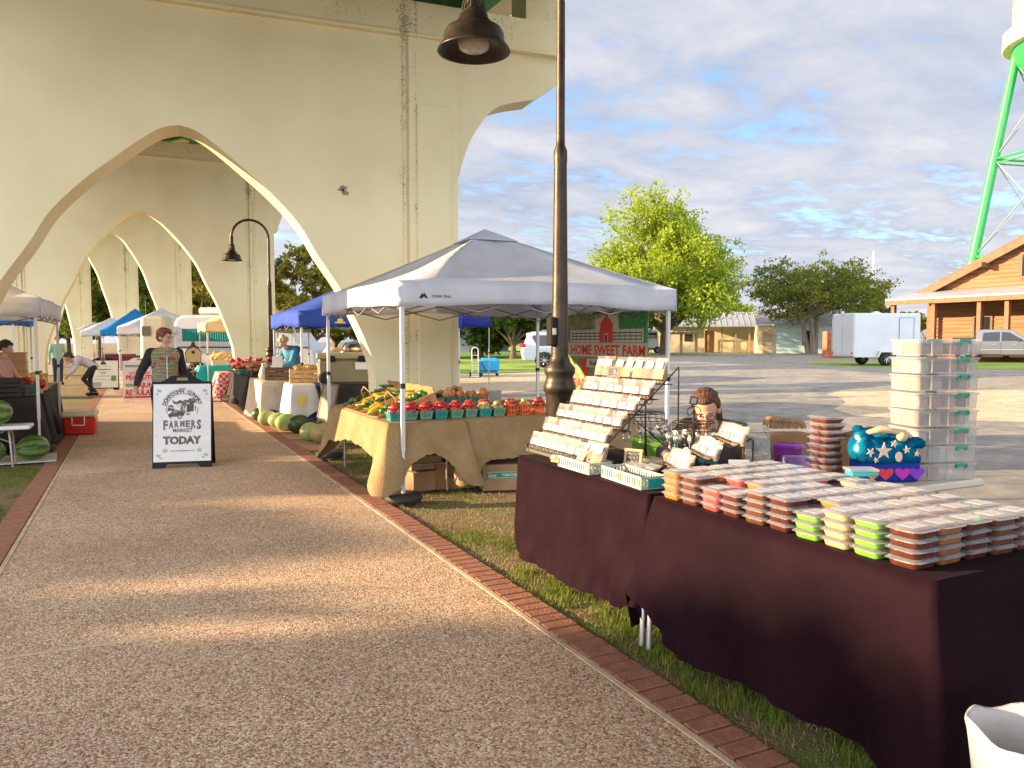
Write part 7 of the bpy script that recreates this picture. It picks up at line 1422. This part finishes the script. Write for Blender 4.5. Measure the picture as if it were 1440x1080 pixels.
    q.build('printed_market_artwork', [m_gink, pm('mid_grey_ink', (.1, .095, .09), .8), pm('poster_light', (.62, .63, .62), .7), pm('faint_pink_print', (.6, .5, .46), .7), pm('faint_green_print', (.42, .55, .44), .7), m_lgink], p)
a = G(216, 659); b_ = G(297, 656)
sandwich('black-framed white sandwich board reading farmers market today, standing on the path', ((a.x + b_.x) / 2, (a.y + b_.y) / 2 + .0, 0), math.atan2(b_.y - a.y, b_.x - a.x), .68, 1.13, R(8), m_poster, m_black, draw_market)
m_rink = pm('red_ink', (.55, .04, .03), .7); m_wframe = pm('white_plastic_frame', (.68, .66, .6), .5)
def draw_peanut(p, at, ex, ey, en):
    q = MB(); O = at(0, 0)
    def box_(u0, u1, v0, v1, mi): q.prism([(u0, v0), (u1, v0), (u1, v1), (u0, v1)], O, ex, ey, en, .0008, mi=mi)
    box_(-.36, .36, .1, .155, 0); box_(-.34, .34, .9, .93, 1); box_(-.33, .3, .87, .885, 2)
    text_mb(q, 'THE ORIGINAL', at(0, .815), ex, ey, .022, fit=.3, mi=0); text_mb(q, 'HOT BOILED', at(0, .735), ex, ey, .065, fit=.48, bold=.03, mi=0); text_mb(q, 'PEANUTS', at(0, .625), ex, ey, .105, fit=.64, bold=.05, mi=0)
    text_mb(q, 'ALL NATURAL  FRESH', at(0, .54), ex, ey, .018, fit=.5, mi=1); text_mb(q, 'CAJUN', at(.08, .425), ex, ey, .115, fit=.46, bold=.05, mi=0); q.prism(ell(-.25, .43, .085, .04), O, ex, ey, en, .001, mi=3); text_mb(q, 'NEW', at(-.25, .43) + en * .001, ex, ey, .03, fit=.08, mi=4); text_mb(q, 'REGULAR', at(0, .245), ex, ey, .135, fit=.66, bold=.05, mi=0)
    q.build('printed_lettering', [m_rink, m_ink, m_lgink, pm('leaf_green_print', (.05, .3, .05), .6), m_wpr], p)
a = G(177, 566); sandwich('red and white sandwich board for boiled peanuts, behind the person in the knit vest', (a.x + .33, a.y, 0), R(-3), .78, 1.12, R(7), pm('pinkish_white_poster', (.66, .58, .54), .6), m_wframe, draw_peanut)
def draw_realty(p, at, ex, ey, en):
    q = MB(); O = at(0, 0); q.prism([(-.09, .8), (.0, .95), (.03, .88), (.05, .9), (.1, .8)], O, ex, ey, en, .0008, mi=0)
    for v, w_, t_ in ((.74, .5, .008), (.63, .44, .03), (.55, .2, .02), (.5, .12, .02), (.43, .36, .014), (.33, .5, .01)): q.prism([(-w_ / 2, v), (w_ / 2, v), (w_ / 2, v + t_), (-w_ / 2, v + t_)], O, ex, ey, en, .0008, mi=1)
    q.prism([(-.36, .1), (-.06, .1), (-.06, .25), (-.36, .25)], O, ex, ey, en, .001, mi=2); q.prism([(.22, .28), (.36, .28), (.36, .45), (.22, .45)], O, ex, ey, en, .001, mi=3); q.build('printed_artwork', [m_ink, m_gink, m_lgink, pm('leaf_green_print2', (.1, .25, .06), .6)], p)
a = G(124, 549); b_ = G(157, 548); sandwich('white sandwich board with a small black mountain mark, beside the bending person', ((a.x + b_.x) / 2 + .1, a.y, 0), R(-4), .86, 1.02, R(7), m_poster, m_black, draw_realty)
# ---- barn banner on the right side of the fruit canopy
bn_ = thing('vinyl_banner', 'vinyl banner with a red barn and HOME SWEET FARM hung on the canopy side', 'banner', (5.38, 8.3, .03)); ex, ey, en = Vector((0, -1, 0)), Vector((0, 0, 1)), Vector((-1, 0, 0))
q = MB(); q.prism([(-1.0, .82), (.92, .82), (.9, 1.86), (.3, 1.88), (-.98, 1.84)], (0, 0, 0), ex, ey, en, .006); q.build('banner_sheet', pm('banner_green_print', (.1, .16, .05), .5, 0, 9, col2=(.25, .3, .12)), bn_)
q = MB(); O = Vector((-.007, 0, 0))
def bp_(pts, mi, th=.001): q.prism(pts, O, ex, ey, en, th, mi=mi)
bp_([(.32, 1.35), (.88, 1.35), (.88, 1.86), (.3, 1.87)], 0); bp_([(-.22, 1.55), (.3, 1.55), (.28, 1.84), (-.26, 1.84)], 1); bp_([(-.95, 1.5), (-.3, 1.68), (-.3, 1.72), (-.95, 1.62)], 2); bp_([(-.88, 1.5), (.82, 1.5), (.82, 1.66), (-.88, 1.66)], 1, .0015)
for v in (1.53, 1.57, 1.61): bp_([(-.84, v), (.78, v), (.78, v + .013), (-.84, v + .013)], 3, .002)
for k in range(15): u = -.84 + k * .1157; bp_([(u, 1.515), (u + .01, 1.515), (u + .01, 1.64), (u, 1.64)], 3, .0022)
bp_([(-.13, 1.5), (.17, 1.5), (.17, 1.66), (.16, 1.74), (.1, 1.79), (.05, 1.82), (.045, 1.86), (.0, 1.86), (-.005, 1.82), (-.06, 1.79), (-.12, 1.74), (-.13, 1.66)], 4, .003); bp_([(-.02, 1.5), (.06, 1.5), (.06, 1.61), (-.02, 1.61)], 1, .004); bp_([(-.005, 1.5), (.045, 1.5), (.045, 1.595), (-.005, 1.595)], 3, .005)
bp_([(-.98, 1.31), (.9, 1.31), (.9, 1.49), (-.98, 1.49)], 5, .0012); text_mb(q, 'HOME SWEET FARM', O + ey * 1.4 + en * .002 + ex * (.0), ex, ey, .125, fit=1.72, bold=.03, mi=4)
bp_([(-.62, 1.28), (-.25, 1.28), (-.5, 1.02)], 4, .002); bp_([(-.45, 1.17), (.2, 1.17), (.2, 1.28), (-.45, 1.28)], 1, .003); text_mb(q, 'Reliable &', O + ey * 1.225 + en * .004 + ex * (-.12), ex, ey, .06, fit=.5, bold=.03, mi=3); text_mb(q, 'FARMS', O + ey * .95 + en * .002 + ex * (-.5), ex, ey, .12, fit=.6, bold=.03, mi=4)
q.build('printed_artwork', [pm('banner_leaf_green', (.02, .2, .06), .5, .6, 22), pm('banner_grey', (.5, .47, .42), .6), pm('banner_slate', (.12, .13, .15), .6), m_ink, pm('banner_red', (.55, .025, .015), .5), pm('banner_pale_green', (.5, .45, .34), .6)], bn_)
# ================================================================== LEFT STALL
canopy('white canopy over the left produce stall behind the first pier leg', -4.35, 12.05, 3.15, 3.1, 2.13, .26, 2.98, m_tw_)
canopy('bright blue canopy just behind the white left canopy', -5.3, 19.0, 3.0, 3.0, 2.2, .3, 2.9, m_tsky)
canopy('dark purple canopy far behind the left stall', -7.6, 26.5, 3.0, 3.0, 2.1, .3, 2.7, m_tp)
drape('tablecloth', 'black cloth over the near left stall table carrying the black crates', 'tablecloth', -3.7, -1.3, 12.5, 13.2, .76, (.74, .72, .3, .7), m_bcl, 5, .05, 9, .12, .1, 'black cloths of the left stall'); folding_table('folding table under the near left black cloth', -3.66, -1.34, 12.54, 13.16, .745, group='left stall tables')
drape('tablecloth', 'dark cloth over the second left stall table running along the path', 'tablecloth', -2.0, -1.3, 13.65, 15.2, .76, (.72, .72, .72, .7), m_bcl, 7, .05, 8, .12, .1, 'black cloths of the left stall'); folding_table('folding table under the second left black cloth', -1.96, -1.34, 13.69, 15.16, .745, group='left stall tables')
drape('tablecloth', 'dark cloth over the farthest left stall table near the bending person', 'tablecloth', -2.0, -1.35, 15.3, 16.9, .76, (.72, .72, .72, .7), m_bcl, 8, .05, 8, .1, .1, 'black cloths of the left stall'); folding_table('folding table under the farthest left black cloth', -1.96, -1.4, 15.34, 16.86, .745, group='left stall tables')
def crate(label, loc, rz, s, mat, slats=3, group=None, name='crate', mi2=None):
    p = thing(name, label, 'crate', loc, rz, group); q = MB(); w, d, h = s
    for k in range(slats):
        z = h * (k + .5) / slats; hh = h / slats * .74
        for yy in (-d / 2, d / 2): q.box((0, yy, z), (w, .012, hh))
        for xx in (-w / 2, w / 2): q.box((xx, 0, z), (.012, d, hh))
    for xx in (-1, 0, 1):
        for yy in (-1, 1): q.box((xx * (w / 2 - .012), yy * (d / 2 - .012 if xx else d / 2 + .008), h / 2), (.03, .02 if xx else .008, h))
    q.box((0, 0, .01), (w - .02, d - .02, .014)); q.build('crate_body', mat, p); return p
for k, (x, y, z) in enumerate([(-1.72, 12.75, .765), (-2.32, 12.78, .765), (-2.92, 12.75, .765)]): crate(f'black plastic vented crate on the near left table, {ordn[k]} from the path', (x, y, z), R(4 * k - 4), (.56, .38, .27), m_trim, 4, 'black crates on the left stall')
cart = [( -2.05, 14.0, .765), (-2.03, 13.98, .94), (-2.06, 14.0, 1.11), (-2.02, 14.02, 1.28)]
for k, (x, y, z) in enumerate([(-1.95, 14.9, .765), (-1.95, 14.9, .915), (-1.95, 14.9, 1.065), (-1.95, 14.9, 1.215)]): carton(f'tan carton, {ordn[k]} from the bottom of the stack on the left stall', (x, y, z), (.62, .4, .146), R(2 * k - 3), m_card, '', m_ink, group='stacked cartons on the left stall')
carton('wide orange-brown carton tilted on the left stall table by the canopy leg', (-1.62, 14.2, .765), (.62, .4, .26), R(-6), pm('orange_cardboard', (.5, .25, .07), .85, .1, 5), '', m_ink)
crate('dark green plastic basket of fruit at the table corner, left stall', (-1.42, 12.85, .765), R(5), (.24, .24, .17), pm('dark_green_plastic', (.02, .05, .02), .4), 3, name='basket')
for k in range(12): put((peach_o, tom_o)[k % 2], (-1.42 + random.uniform(-.08, .08), 12.85 + random.uniform(-.08, .08), .93 + random.uniform(0, .05)), random.uniform(0, 6), f'{"peach" if k % 2 == 0 else "tomato"} heaped in the dark green basket of the left stall', 'fruit', 'fruit in the dark green basket', 1.1)
mpep = pm('red_pepper_skin', (.5, .015, .01), .2, .1, 6, rnd=.1, coat=.3); m_pepy = pm('yellow_pepper_skin', (.75, .42, .03), .25, .1, 6, rnd=.1, coat=.3)
rp_o = MB().lathe([(0, 0), (.022, .002), (.036, .02), (.04, .05), (.03, .075), (.012, .07), (0, .07)], n=10, flute=.09).bar((0, 0, .07), (.004, 0, .09), .005, n=5, mi=1).build('red_pepper', [mpep, m_stem]); yp_o = MB().lathe([(0, 0), (.022, .002), (.036, .02), (.04, .05), (.03, .075), (.012, .07), (0, .07)], n=10, flute=.09).bar((0, 0, .07), (.004, 0, .09), .005, n=5, mi=1).build('yellow_pepper', [m_pepy, m_stem])
for k in range(14): put(yp_o, (-1.5 + random.uniform(-.2, .2), 13.8 + random.uniform(-.12, .12), .78 + random.uniform(0, .14)), (random.uniform(-1, 1), random.uniform(-1, 1), random.uniform(0, 6)), 'yellow pepper in the pile before the orange-brown carton', 'pepper', 'yellow peppers on the left stall', 1.5)
for k in range(14): put(rp_o, (-1.42 + random.uniform(-.08, .12), 13.65 + random.uniform(-.2, .2), .78 + random.uniform(0, .12)), (random.uniform(-1, 1), random.uniform(-1, 1), random.uniform(0, 6)), 'red pepper in the pile at the path edge of the left stall', 'pepper', 'red peppers on the left stall', 1.4)
p = thing('produce_tray', 'tilted wooden divided tray of potatoes at the far end of the left stall', 'tray', (-1.6, 14.45, .8)); p.rotation_euler = (R(18), R(-15), 0); q = MB(); q.box((0, 0, .005), (.5, .7, .01))
for yy in (-.35, -.12, .12, .35): q.box((0, yy, .05), (.5, .012, .1))
for xx in (-.25, .25): q.box((xx, 0, .05), (.012, .7, .1))
q.build('tray_body', m_slat, p)
for k in range(20): put(peach_o, (-1.6 + random.uniform(-.18, .18), 14.45 + random.uniform(-.28, .28), .87 + random.uniform(-.02, .05)), k, 'brown potato in the tilted divided tray', 'potato', 'potatoes in the divided tray', 1.1)
co = thing('cooler', 'red cooler with a cream lid and white handle standing at the left path edge', 'cooler', (-.86, 14.55, 0), R(-4))
q = MB(); q.box((0, 0, .15), (.46, .36, .3), b=.03, taper=1.04); q.build('body', pm('cooler_red', (.55, .015, .01), .35, coat=.2), co); q = MB(); q.box((0, 0, .35), (.5, .4, .1), b=.02); q.build('lid', pm('cooler_cream', (.66, .6, .45), .4), co); q = MB(); q.tube([(-.1, -.2, .3), (-.1, -.215, .17), (.08, -.215, .17), (.08, -.2, .3)], .012, 6); q.build('handle', m_wpr, co)
# ================================================================== FAR STALLS
for (px, D, s_, mt, lb, pk_) in [(140, 44, 3.0, m_tw_, 'low white canopy far down the path, leftmost of the far row', 2.9), (172, 40, 3.2, m_tsky, 'bright blue peaked canopy far down the path', 3.25), (205, 31, 3.2, m_tw_, 'white canopy with open front, right of the far bright blue one', 2.9)]:
    x, y, z = AT(px, D); canopy(lb, x - s_ * .3, y, s_, s_, 2.1, .3, pk_, mt)
    folding_table('dark-clothed table under the ' + lb.split(',')[0], x, x + 1.8, y + .2, y + .9, .75, m_bcl)
    drape('tablecloth', 'dark red cloth under the ' + lb.split(',')[0], 'tablecloth', x - .05, x + 1.85, y + .15, y + .95, .76, (.7,) * 4, pm('dark_red_cloth', (.12, .015, .02), .85), 3, .03, 8, .05, .05)
x, y, _ = AT(135, 48); um = thing('patio_umbrella', 'small grey umbrella beyond the far white canopy', 'umbrella', (x, y, 0)); MB().lathe([(1.2, 2.2), (.6, 2.5), (0, 2.72)], n=8, smooth=False).build('canopy', pm('grey_umbrella_cloth', (.2, .2, .25), .8), um); MB().bar((0, 0, 0), (0, 0, 2.6), .025).build('pole', m_grey, um)
# white van with teal curtains and roof unit
x, y, _ = AT(243, 31.5); vn = thing('camper_van', 'white camper van with teal curtains and a roof air unit behind the beige canopy', 'van', (x, y, 0), R(-32))
q = MB(); q.prism([(0, .35), (0, 2.1), (.12, 2.45), (.4, 2.6), (4.2, 2.6), (4.8, 2.35), (5.4, 1.5), (6.0, 1.2), (6.1, .5), (5.9, .35)], (0, 0, 0), (1, 0, 0), (0, 0, 1), (0, 1, 0), 2.0); o = q.build('body', m_white, vn, weld=True); md = o.modifiers.new('b', 'BEVEL'); md.width = .12; md.segments = 3
for k in range(3): w_ = MB().box((.95 + k * 1.15, -.012, 1.78), (1.05, .03, .5), b=.01).build('side_window', m_glass, vn); q = MB(); q.tube([(.5 + k * 1.15 + j * .05, -.03 - .012 * (j % 2), 1.55) for j in range(19)], .004, 4); q = MB(); [q.box((.5 + k * 1.15 + j * .05, -.034, 1.78), (.03, .012, .46), rz=R(20 if j % 2 else -20)) for j in range(19)]; q.build('curtain', m_teal, w_)
MB().box((1.3, 1.0, 2.78), (1.0, .8, .28), b=.06).build('roof_unit', m_wpr, vn); MB().box((3.0, -.015, 1.28), (5.6, .02, .05)).build('side_stripe', m_trim, vn)
for xx in (1.0, 4.9): wheel(vn, xx, .02, .36)
x, y, _ = AT(222, 29); q = MB(); q.box((0, 0, 1.25), (.9, 1.6, 2.4), b=.1, taper=.92); q.box((-.2, -.8, 1.9), (.3, .03, .35), mi=1); tag(q.build('food_cart', [pm('sunlit_cream_panel', (.66, .6, .46), .6, .1, 2), m_gink], None, (x, y, 0), (0, 0, R(-15))), 'tall cream cart with a small dark panel behind the person in the knit vest', 'cart')
canopy('beige canopy beyond the second pier over the bread table', 1.98, 25.6, 3.1, 3.1, 2.12, .3, 2.95, m_tbe)
drape('tablecloth', 'teal cloth hanging in deep folds over the bread table', 'tablecloth', 1.75, 3.4, 25.7, 26.5, .76, (.66, .6, .6, .66), m_teal, 3, .08, 7, .1, .08); folding_table('folding table under the teal cloth', 1.79, 3.36, 25.74, 26.46, .745)
m_bread = pm('bread_crust', (.62, .38, .15), .8, .2, 9, .3, 30, rnd=.15)
loaf = MB().ball((0, 0, .05), (.2, .06, .055), 12, jit=.03).build('bread_loaf', m_bread)
for k, x in enumerate((2.35, 2.85)):
    q = MB(); q.box((0, 0, .09), (.42, .3, .18), taper=1.12); tag(q.build('bread_tub', pm('pale_tub', (.45, .45, .42), .4), None, (x, 25.95, .765)), f'pale tub full of bread on the teal table, {("left", "right")[k]} one', 'tub')
    for j in range(9): put(loaf, (x + random.uniform(-.15, .15), 25.95 + random.uniform(-.1, .1), .93 + random.uniform(0, .14)), (random.uniform(-.3, .3), random.uniform(-1.2, -.3), random.uniform(-.8, .8)), f'bread loaf standing in the {("left", "right")[k]} pale tub on the teal table', 'bread', 'bread loaves on the teal table', 1.0)
q = MB(); q.prism([(-.2, 0), (.2, 0), (.22, .3), (.14, .42), (.06, .5), (.03, .6), (-.03, .6), (-.06, .5), (-.14, .42), (-.22, .3)], (0, 0, 0), (1, 0, 0), (0, 0, 1), (0, 1, 0), .03, mi=1); q.prism([(-.18, .02), (.18, .02), (.2, .29), (.12, .39), (.0, .44), (-.12, .39), (-.2, .29)], (0, -.004, 0), (1, 0, 0), (0, 0, 1), (0, 1, 0), .003); q.prism(ell(0, .3, .05, .05), (0, -.006, 0), (1, 0, 0), (0, 0, 1), (0, 1, 0), .002, mi=1); q.bar((0, .03, -.9), (0, .03, .1), .02, mi=1)
tag(q.build('shaped_sign', [pm('tan_sign', (.5, .36, .14), .6), m_ink], None, (1.45, 23.6, .92)), 'tan house-shaped sign with a dark outline left of the bread table', 'sign')
# red produce table along the path
for k, (ya, yb) in enumerate([(17.45, 19.3), (19.4, 21.9)]):
    folding_table(f'folding table under black cloth with red produce, {("nearer", "farther")[k]} one', 2.19, 2.86, ya + .04, yb - .04, .745, group='red produce tables'); drape('tablecloth', f'black cloth of the red produce table, {("nearer", "farther")[k]} one', 'tablecloth', 2.15, 2.9, ya, yb, .76, (.7, .5, .4, .55), m_bcl, 12 + k, .06, 7, .1, .08, 'black cloths of the red produce tables')
rad = MB().ball((0, 0, .035), (.045, .045, .035), 10).build('radish', pm('bright_red_skin', (.5, .015, .02), .35, .2, 8, rnd=.3)); oni = MB().ball((0, 0, .035), (.045, .042, .036), 10).build('onion', pm('copper_onion_skin', (.42, .16, .07), .4, .3, 8, rnd=.3))
for k in range(90): 
    y = random.uniform(19.0, 21.6); put(rad, (2.5 + random.gauss(0, .17), y, .8 + max(0, .34 - abs(y - 20.3) * .2) * random.random()), 0, 'bright red radish heaped on the farther black table', 'radish', 'radishes on the black table', 1.3)
for k in range(80): put(oni, (2.5 + random.uniform(-.25, .25), random.uniform(17.6, 19.4), .86 + .13 * random.random()), 0, 'copper onion heaped on the nearer black table', 'onion', 'onions on the black table', 1.25)
crate('black crate under the onions on the nearer black table', (2.55, 17.85, .765), 0, (.55, .4, .13), m_trim, 2); crate('second black crate under the onions, farther from the cream cloth', (2.55, 18.4, .765), 0, (.55, .4, .13), m_trim, 2)
for k in range(4): put((pun_t, pun_g)[k % 2], (2.22, 18.95 + k * .24, .765), 0, f'pulp punnet at the path edge of the black tables, {ordn[k]} from the cream cloth', 'punnet', 'punnets on the black tables', 1.3)
m_ging = pm('gingham', (.6, .1, .1), .8); t, b = nodes_of(m_ging); tcn = t.nodes.new('ShaderNodeTexCoord'); ck = t.nodes.new('ShaderNodeTexChecker'); ck.inputs['Scale'].default_value = 13; ck.inputs[1].default_value = (.62, .03, .04, 1); ck.inputs[2].default_value = (.72, .5, .45, 1); t.links.new(tcn.outputs['Object'], ck.inputs[0]); t.links.new(ck.outputs[0], b.inputs['Base Color'])
drape('gingham_cloth', 'red and white checked cloth hanging at the far end of the red produce', 'cloth', 1.85, 2.2, 20.6, 21.7, .74, (.4, .1, .3, .45), m_ging, 5, .07, 9, .08, .2)
st_ = thing('side_table', 'small stand under the checked cloth', 'table', (2.02, 21.15, 0)); MB().box((0, 0, .72), (.3, 1.0, .02)).build('top', m_slat, st_); [MB().bar((sx * .12, sy * .45, 0), (sx * .12, sy * .45, .71), .015).build('leg', m_grey, st_) for sx in (-1, 1) for sy in (-1, 1)]
# cream cloth table
drape('tablecloth', 'cream cloth reaching the ground on the table before the red produce', 'tablecloth', 2.15, 2.85, 15.35, 17.1, .765, (.74, .6, .7, .74), m_crcl, 6, .05, 9, .08, .05); folding_table('folding table under the cream cloth', 2.19, 2.81, 15.39, 17.06, .745)
crate('slatted pale wood crate on the cream cloth', (2.5, 15.7, .77), R(-20), (.42, .3, .26), m_wood2, 3); crate('slatted wood crate heaped with squash in front of the blue-clad person', (2.78, 14.45, .77), R(-8), (.52, .36, .26), pm('orange_pale_crate', (.5, .32, .14), .7, .2, 9), 3)
for k in range(12): melon_ = put(loaf, (2.78 + random.uniform(-.2, .2), 14.45 + random.uniform(-.12, .12), 1.0 + random.uniform(0, .07)), (0, 0, random.uniform(0, 3)), 'pale squash heaped in the slatted crate near the tan ice chest', 'squash', 'pale squash in the crate', .75)
mb = MB(); mb.box((0, 0, .11), (.2, .01, .22)); tag(mb.build('blank_card', m_wpr, None, (2.45, 15.42, 1.03), (R(-8), 0, R(-20))), 'white card propped on the cream-cloth crate', 'card')
for k, (x, y) in enumerate([(2.3, 16.2), (2.4, 16.6)]): MB_ = MB().lathe([(0, 0), (.08, 0), (.1, .08), (.06, .22), (.03, .26), (.035, .32), (0, .32)], n=16).build('white_jug', pm('cream_ceramic', (.6, .56, .48), .3), None, (x, y, .77)); tag(MB_, f'cream jug on the cream cloth, {("nearer", "farther")[k]} one', 'jug')
q = MB(); q.tube([(-.09, 0, 0), (-.06, 0, .05), (.06, 0, .05), (.09, 0, 0)], .006, 5); q.box((0, -.02, -.02), (.2, .012, .05)); tag(q.build('wire_hanger', m_grey, None, (2.3, 15.26, .6)), 'small grey hanger on the front of the cream cloth', 'hanger')
# tables under the blue canopy
drape('tablecloth', 'blue cloth over the crate table under the blue canopy', 'tablecloth', 2.5, 3.1, 14.0, 14.9, .765, (.6, .5, .6, .6), m_tb, 9, .03, 8, .05, .05); folding_table('folding table under the blue and white cloths', 2.54, 3.06, 14.04, 14.86, .745)
wc = drape('tablecloth', 'white cloth with a yellow patch hanging over the blue cloth', 'tablecloth', 2.46, 2.86, 13.93, 14.7, .773, (.55, .02, .05, .62), fabric('white_cloth', (.6, .6, .64), .1, .85), 10, .03, 9, .05, .12)
mb = MB(); mb.prism([(-.07, -.1), (.07, -.1), (.07, .06), (.0, .16), (-.07, .06)], (0, 0, 0), (1, 0, 0), (0, 0, 1), (0, -1, 0), .004); o = mb.build('yellow_patch', pm('yellow_print', (.7, .55, .12), .7), wc, (2.62, 13.865, .48))
drape('tablecloth', 'black cloth over the table that carries the tan ice chest', 'tablecloth', 2.95, 4.9, 13.45, 14.2, .765, (.7, .5, .5, .66), m_bcl, 11, .03, 8, .05, .05); folding_table('folding table under the ice chest', 2.99, 4.86, 13.49, 14.16, .745)
ic = thing('ice_chest', 'big tan rotomoulded ice chest with black latches on the black table', 'ice chest', (3.42, 13.85, .77), R(-14)); m_tan = pm('olive_tan_plastic', (.2, .17, .09), .6, .08, 5)
MB().box((0, 0, .22), (1.0, .52, .44), b=.05, taper=1.03).build('body', m_tan, ic); MB().box((0, 0, .505), (1.06, .57, .12), b=.035).build('lid', pm('pale_tan_plastic', (.3, .26, .15), .6, .08, 5), ic)
for x in (-.27, .27): MB().box((x, -.29, .46), (.14, .04, .1), b=.01).build('latch', m_black, ic)
MB().box((.28, -.272, .33), (.26, .006, .13)).build('notice', m_wpr, ic); q = MB(); q.lathe([(0, 0), (.1, 0), (.115, .02), (.1, .04), (0, .04)], n=20, M=Matrix.Rotation(R(90), 4, 'X')); q.build('wheel', m_tyre, ic, (-.38, -.26, .12))
for k in range(5): put(loaf, (3.3 + k * .16, 14.0, 1.35), (0, 0, k), f'loaf-shaped loose bread on the ice chest lid, {ordn[k]} from the left', 'bread', 'bread on the ice chest', .7)
for k, (x, y) in enumerate([(3.55, 15.9), (4.3, 15.6)]): tag(MB().lathe([(.32, 0), (.28, .2), (.14, .5), (.05, .62), (0, .63)], n=9, smooth=False).build('food_cover', m_tw_, None, (x, y, .78)), f'white peaked cloth cover behind the ice chest, {("left", "right")[k]} one', 'food cover')
folding_table('table under the white peaked covers', 3.2, 4.8, 15.3, 16.2, .77)
canopy('blue canopy with a small yellow emblem beyond the first pier', 2.73, 14.4, 3.1, 3.1, 2.1, .3, 2.85, m_tb, foot=None)
mb = MB(); mb.prism([(-.11, 0), (.11, 0), (.09, .03), (.05, .03), (.06, .07), (0, .1), (-.06, .07), (-.05, .03), (-.09, .03)], (3.42, 14.3, 1.87), (1, 0, 0), (0, 0, 1), (0, -1, 0), .004); o = mb.build('canopy_emblem', pm('yellow_print', (.7, .55, .12), .7)); tag(o, 'small yellow emblem printed on the blue canopy valance', 'emblem')
ab = thing('leaning_board', 'narrow wood-framed board leaning at the corner of the black table', 'board', (2.72, 12.75, 0), R(-65)); ab.rotation_euler = (R(-14), 0, R(-65)); MB().box((0, 0, .42), (.36, .012, .82)).build('panel', pm('grey_board', (.25, .22, .18), .7, .2, 6), ab)
q = MB(); [q.box((sx * .19, 0, .42), (.03, .024, .86)) for sx in (-1, 1)]; [q.box((0, 0, z), (.35, .024, .03)) for z in (.0, .84)]; q.build('frame', m_wood2, ab)
canopy('small white canopy peak behind the blue canopy', 4.1, 22.6, 3.0, 3.0, 2.2, .3, 3.0, m_tw_)
# ---- things behind the first pier to the right
canopy('navy canopy in the lot right of the first pier', 8.0, 24.6, 3.1, 3.0, 2.42, .42, 3.05, m_tn, legmat=m_grey)
mb = MB(); mb.box((0, 0, 1.15), (.5, .02, 1.6)); tag(mb.build('cloth_panel', m_crcl, None, (10.0, 25.6, 0), (0, 0, R(-20))), 'cream cloth panel hanging under the navy canopy', 'cloth')
x, y, _ = AT(688, 32.5); tk = thing('water_tank', 'bright blue plastic tank on small wheels behind the navy canopy', 'tank', (x, y, gz(x)), R(-26)); MB().box((0, 0, .45), (.85, .6, .62), b=.12).build('body', pm('blue_tank_plastic', (.01, .3, .62), .35), tk); [MB().ball((sx * .33, -.24, .07), .07, 10).build('caster', m_tyre, tk) for sx in (-1, 1)]; MB().tube([(-.4, -.3, .75), (-.1, -.36, .2)], .015, 6).build('strap', m_ink, tk)
x, y, _ = AT(668, 31.5); ht = thing('hand_truck', 'white hand truck beside the blue tank', 'hand truck', (x, y, gz(x)), R(-26)); q = MB(); [q.bar((sx * .13, 0, .1), (sx * .13, 0, 1.1), .02, n=6) for sx in (-1, 1)]; q.tube([(.13 * math.cos(a_), 0, 1.1 + .13 * math.sin(a_)) for a_ in [math.pi * k / 8 for k in range(9)]], .02, 6); [q.bar((-.13, 0, z), (.13, 0, z), .014, n=6) for z in (.3, .6, .9)]; q.box((0, -.12, .05), (.36, .26, .02)); q.build('frame', m_wpr, ht); [MB().lathe([(0, -.03), (.12, -.03), (.12, .03), (0, .03)], n=16, M=Matrix.Rotation(R(90), 4, 'Y')).build('wheel', m_tyre, ht, (sx * .2, .05, .12)) for sx in (-1, 1)]
# two more market people in the distance
J = stand_pose(); x, y, _ = AT(80, 27); person('distant person in a green top under the dark purple canopy', (x, y, 0), R(20), J, m_skin2, [('green_top', 'top', pm('sage_cloth', (.2, .4, .3), .85), 0), ('trousers', 'trousers', m_jean, 0), ('shoes', 'shoes', m_black, 0)], m_hb, (0, 0, 0), False, 'short', scale=.98)
for o in list(bpy.data.objects):
    if o.parent is None and o.type in ('MESH', 'EMPTY') and not o.get('label') and not o.get('kind'): print('UNLABELLED', o.name)
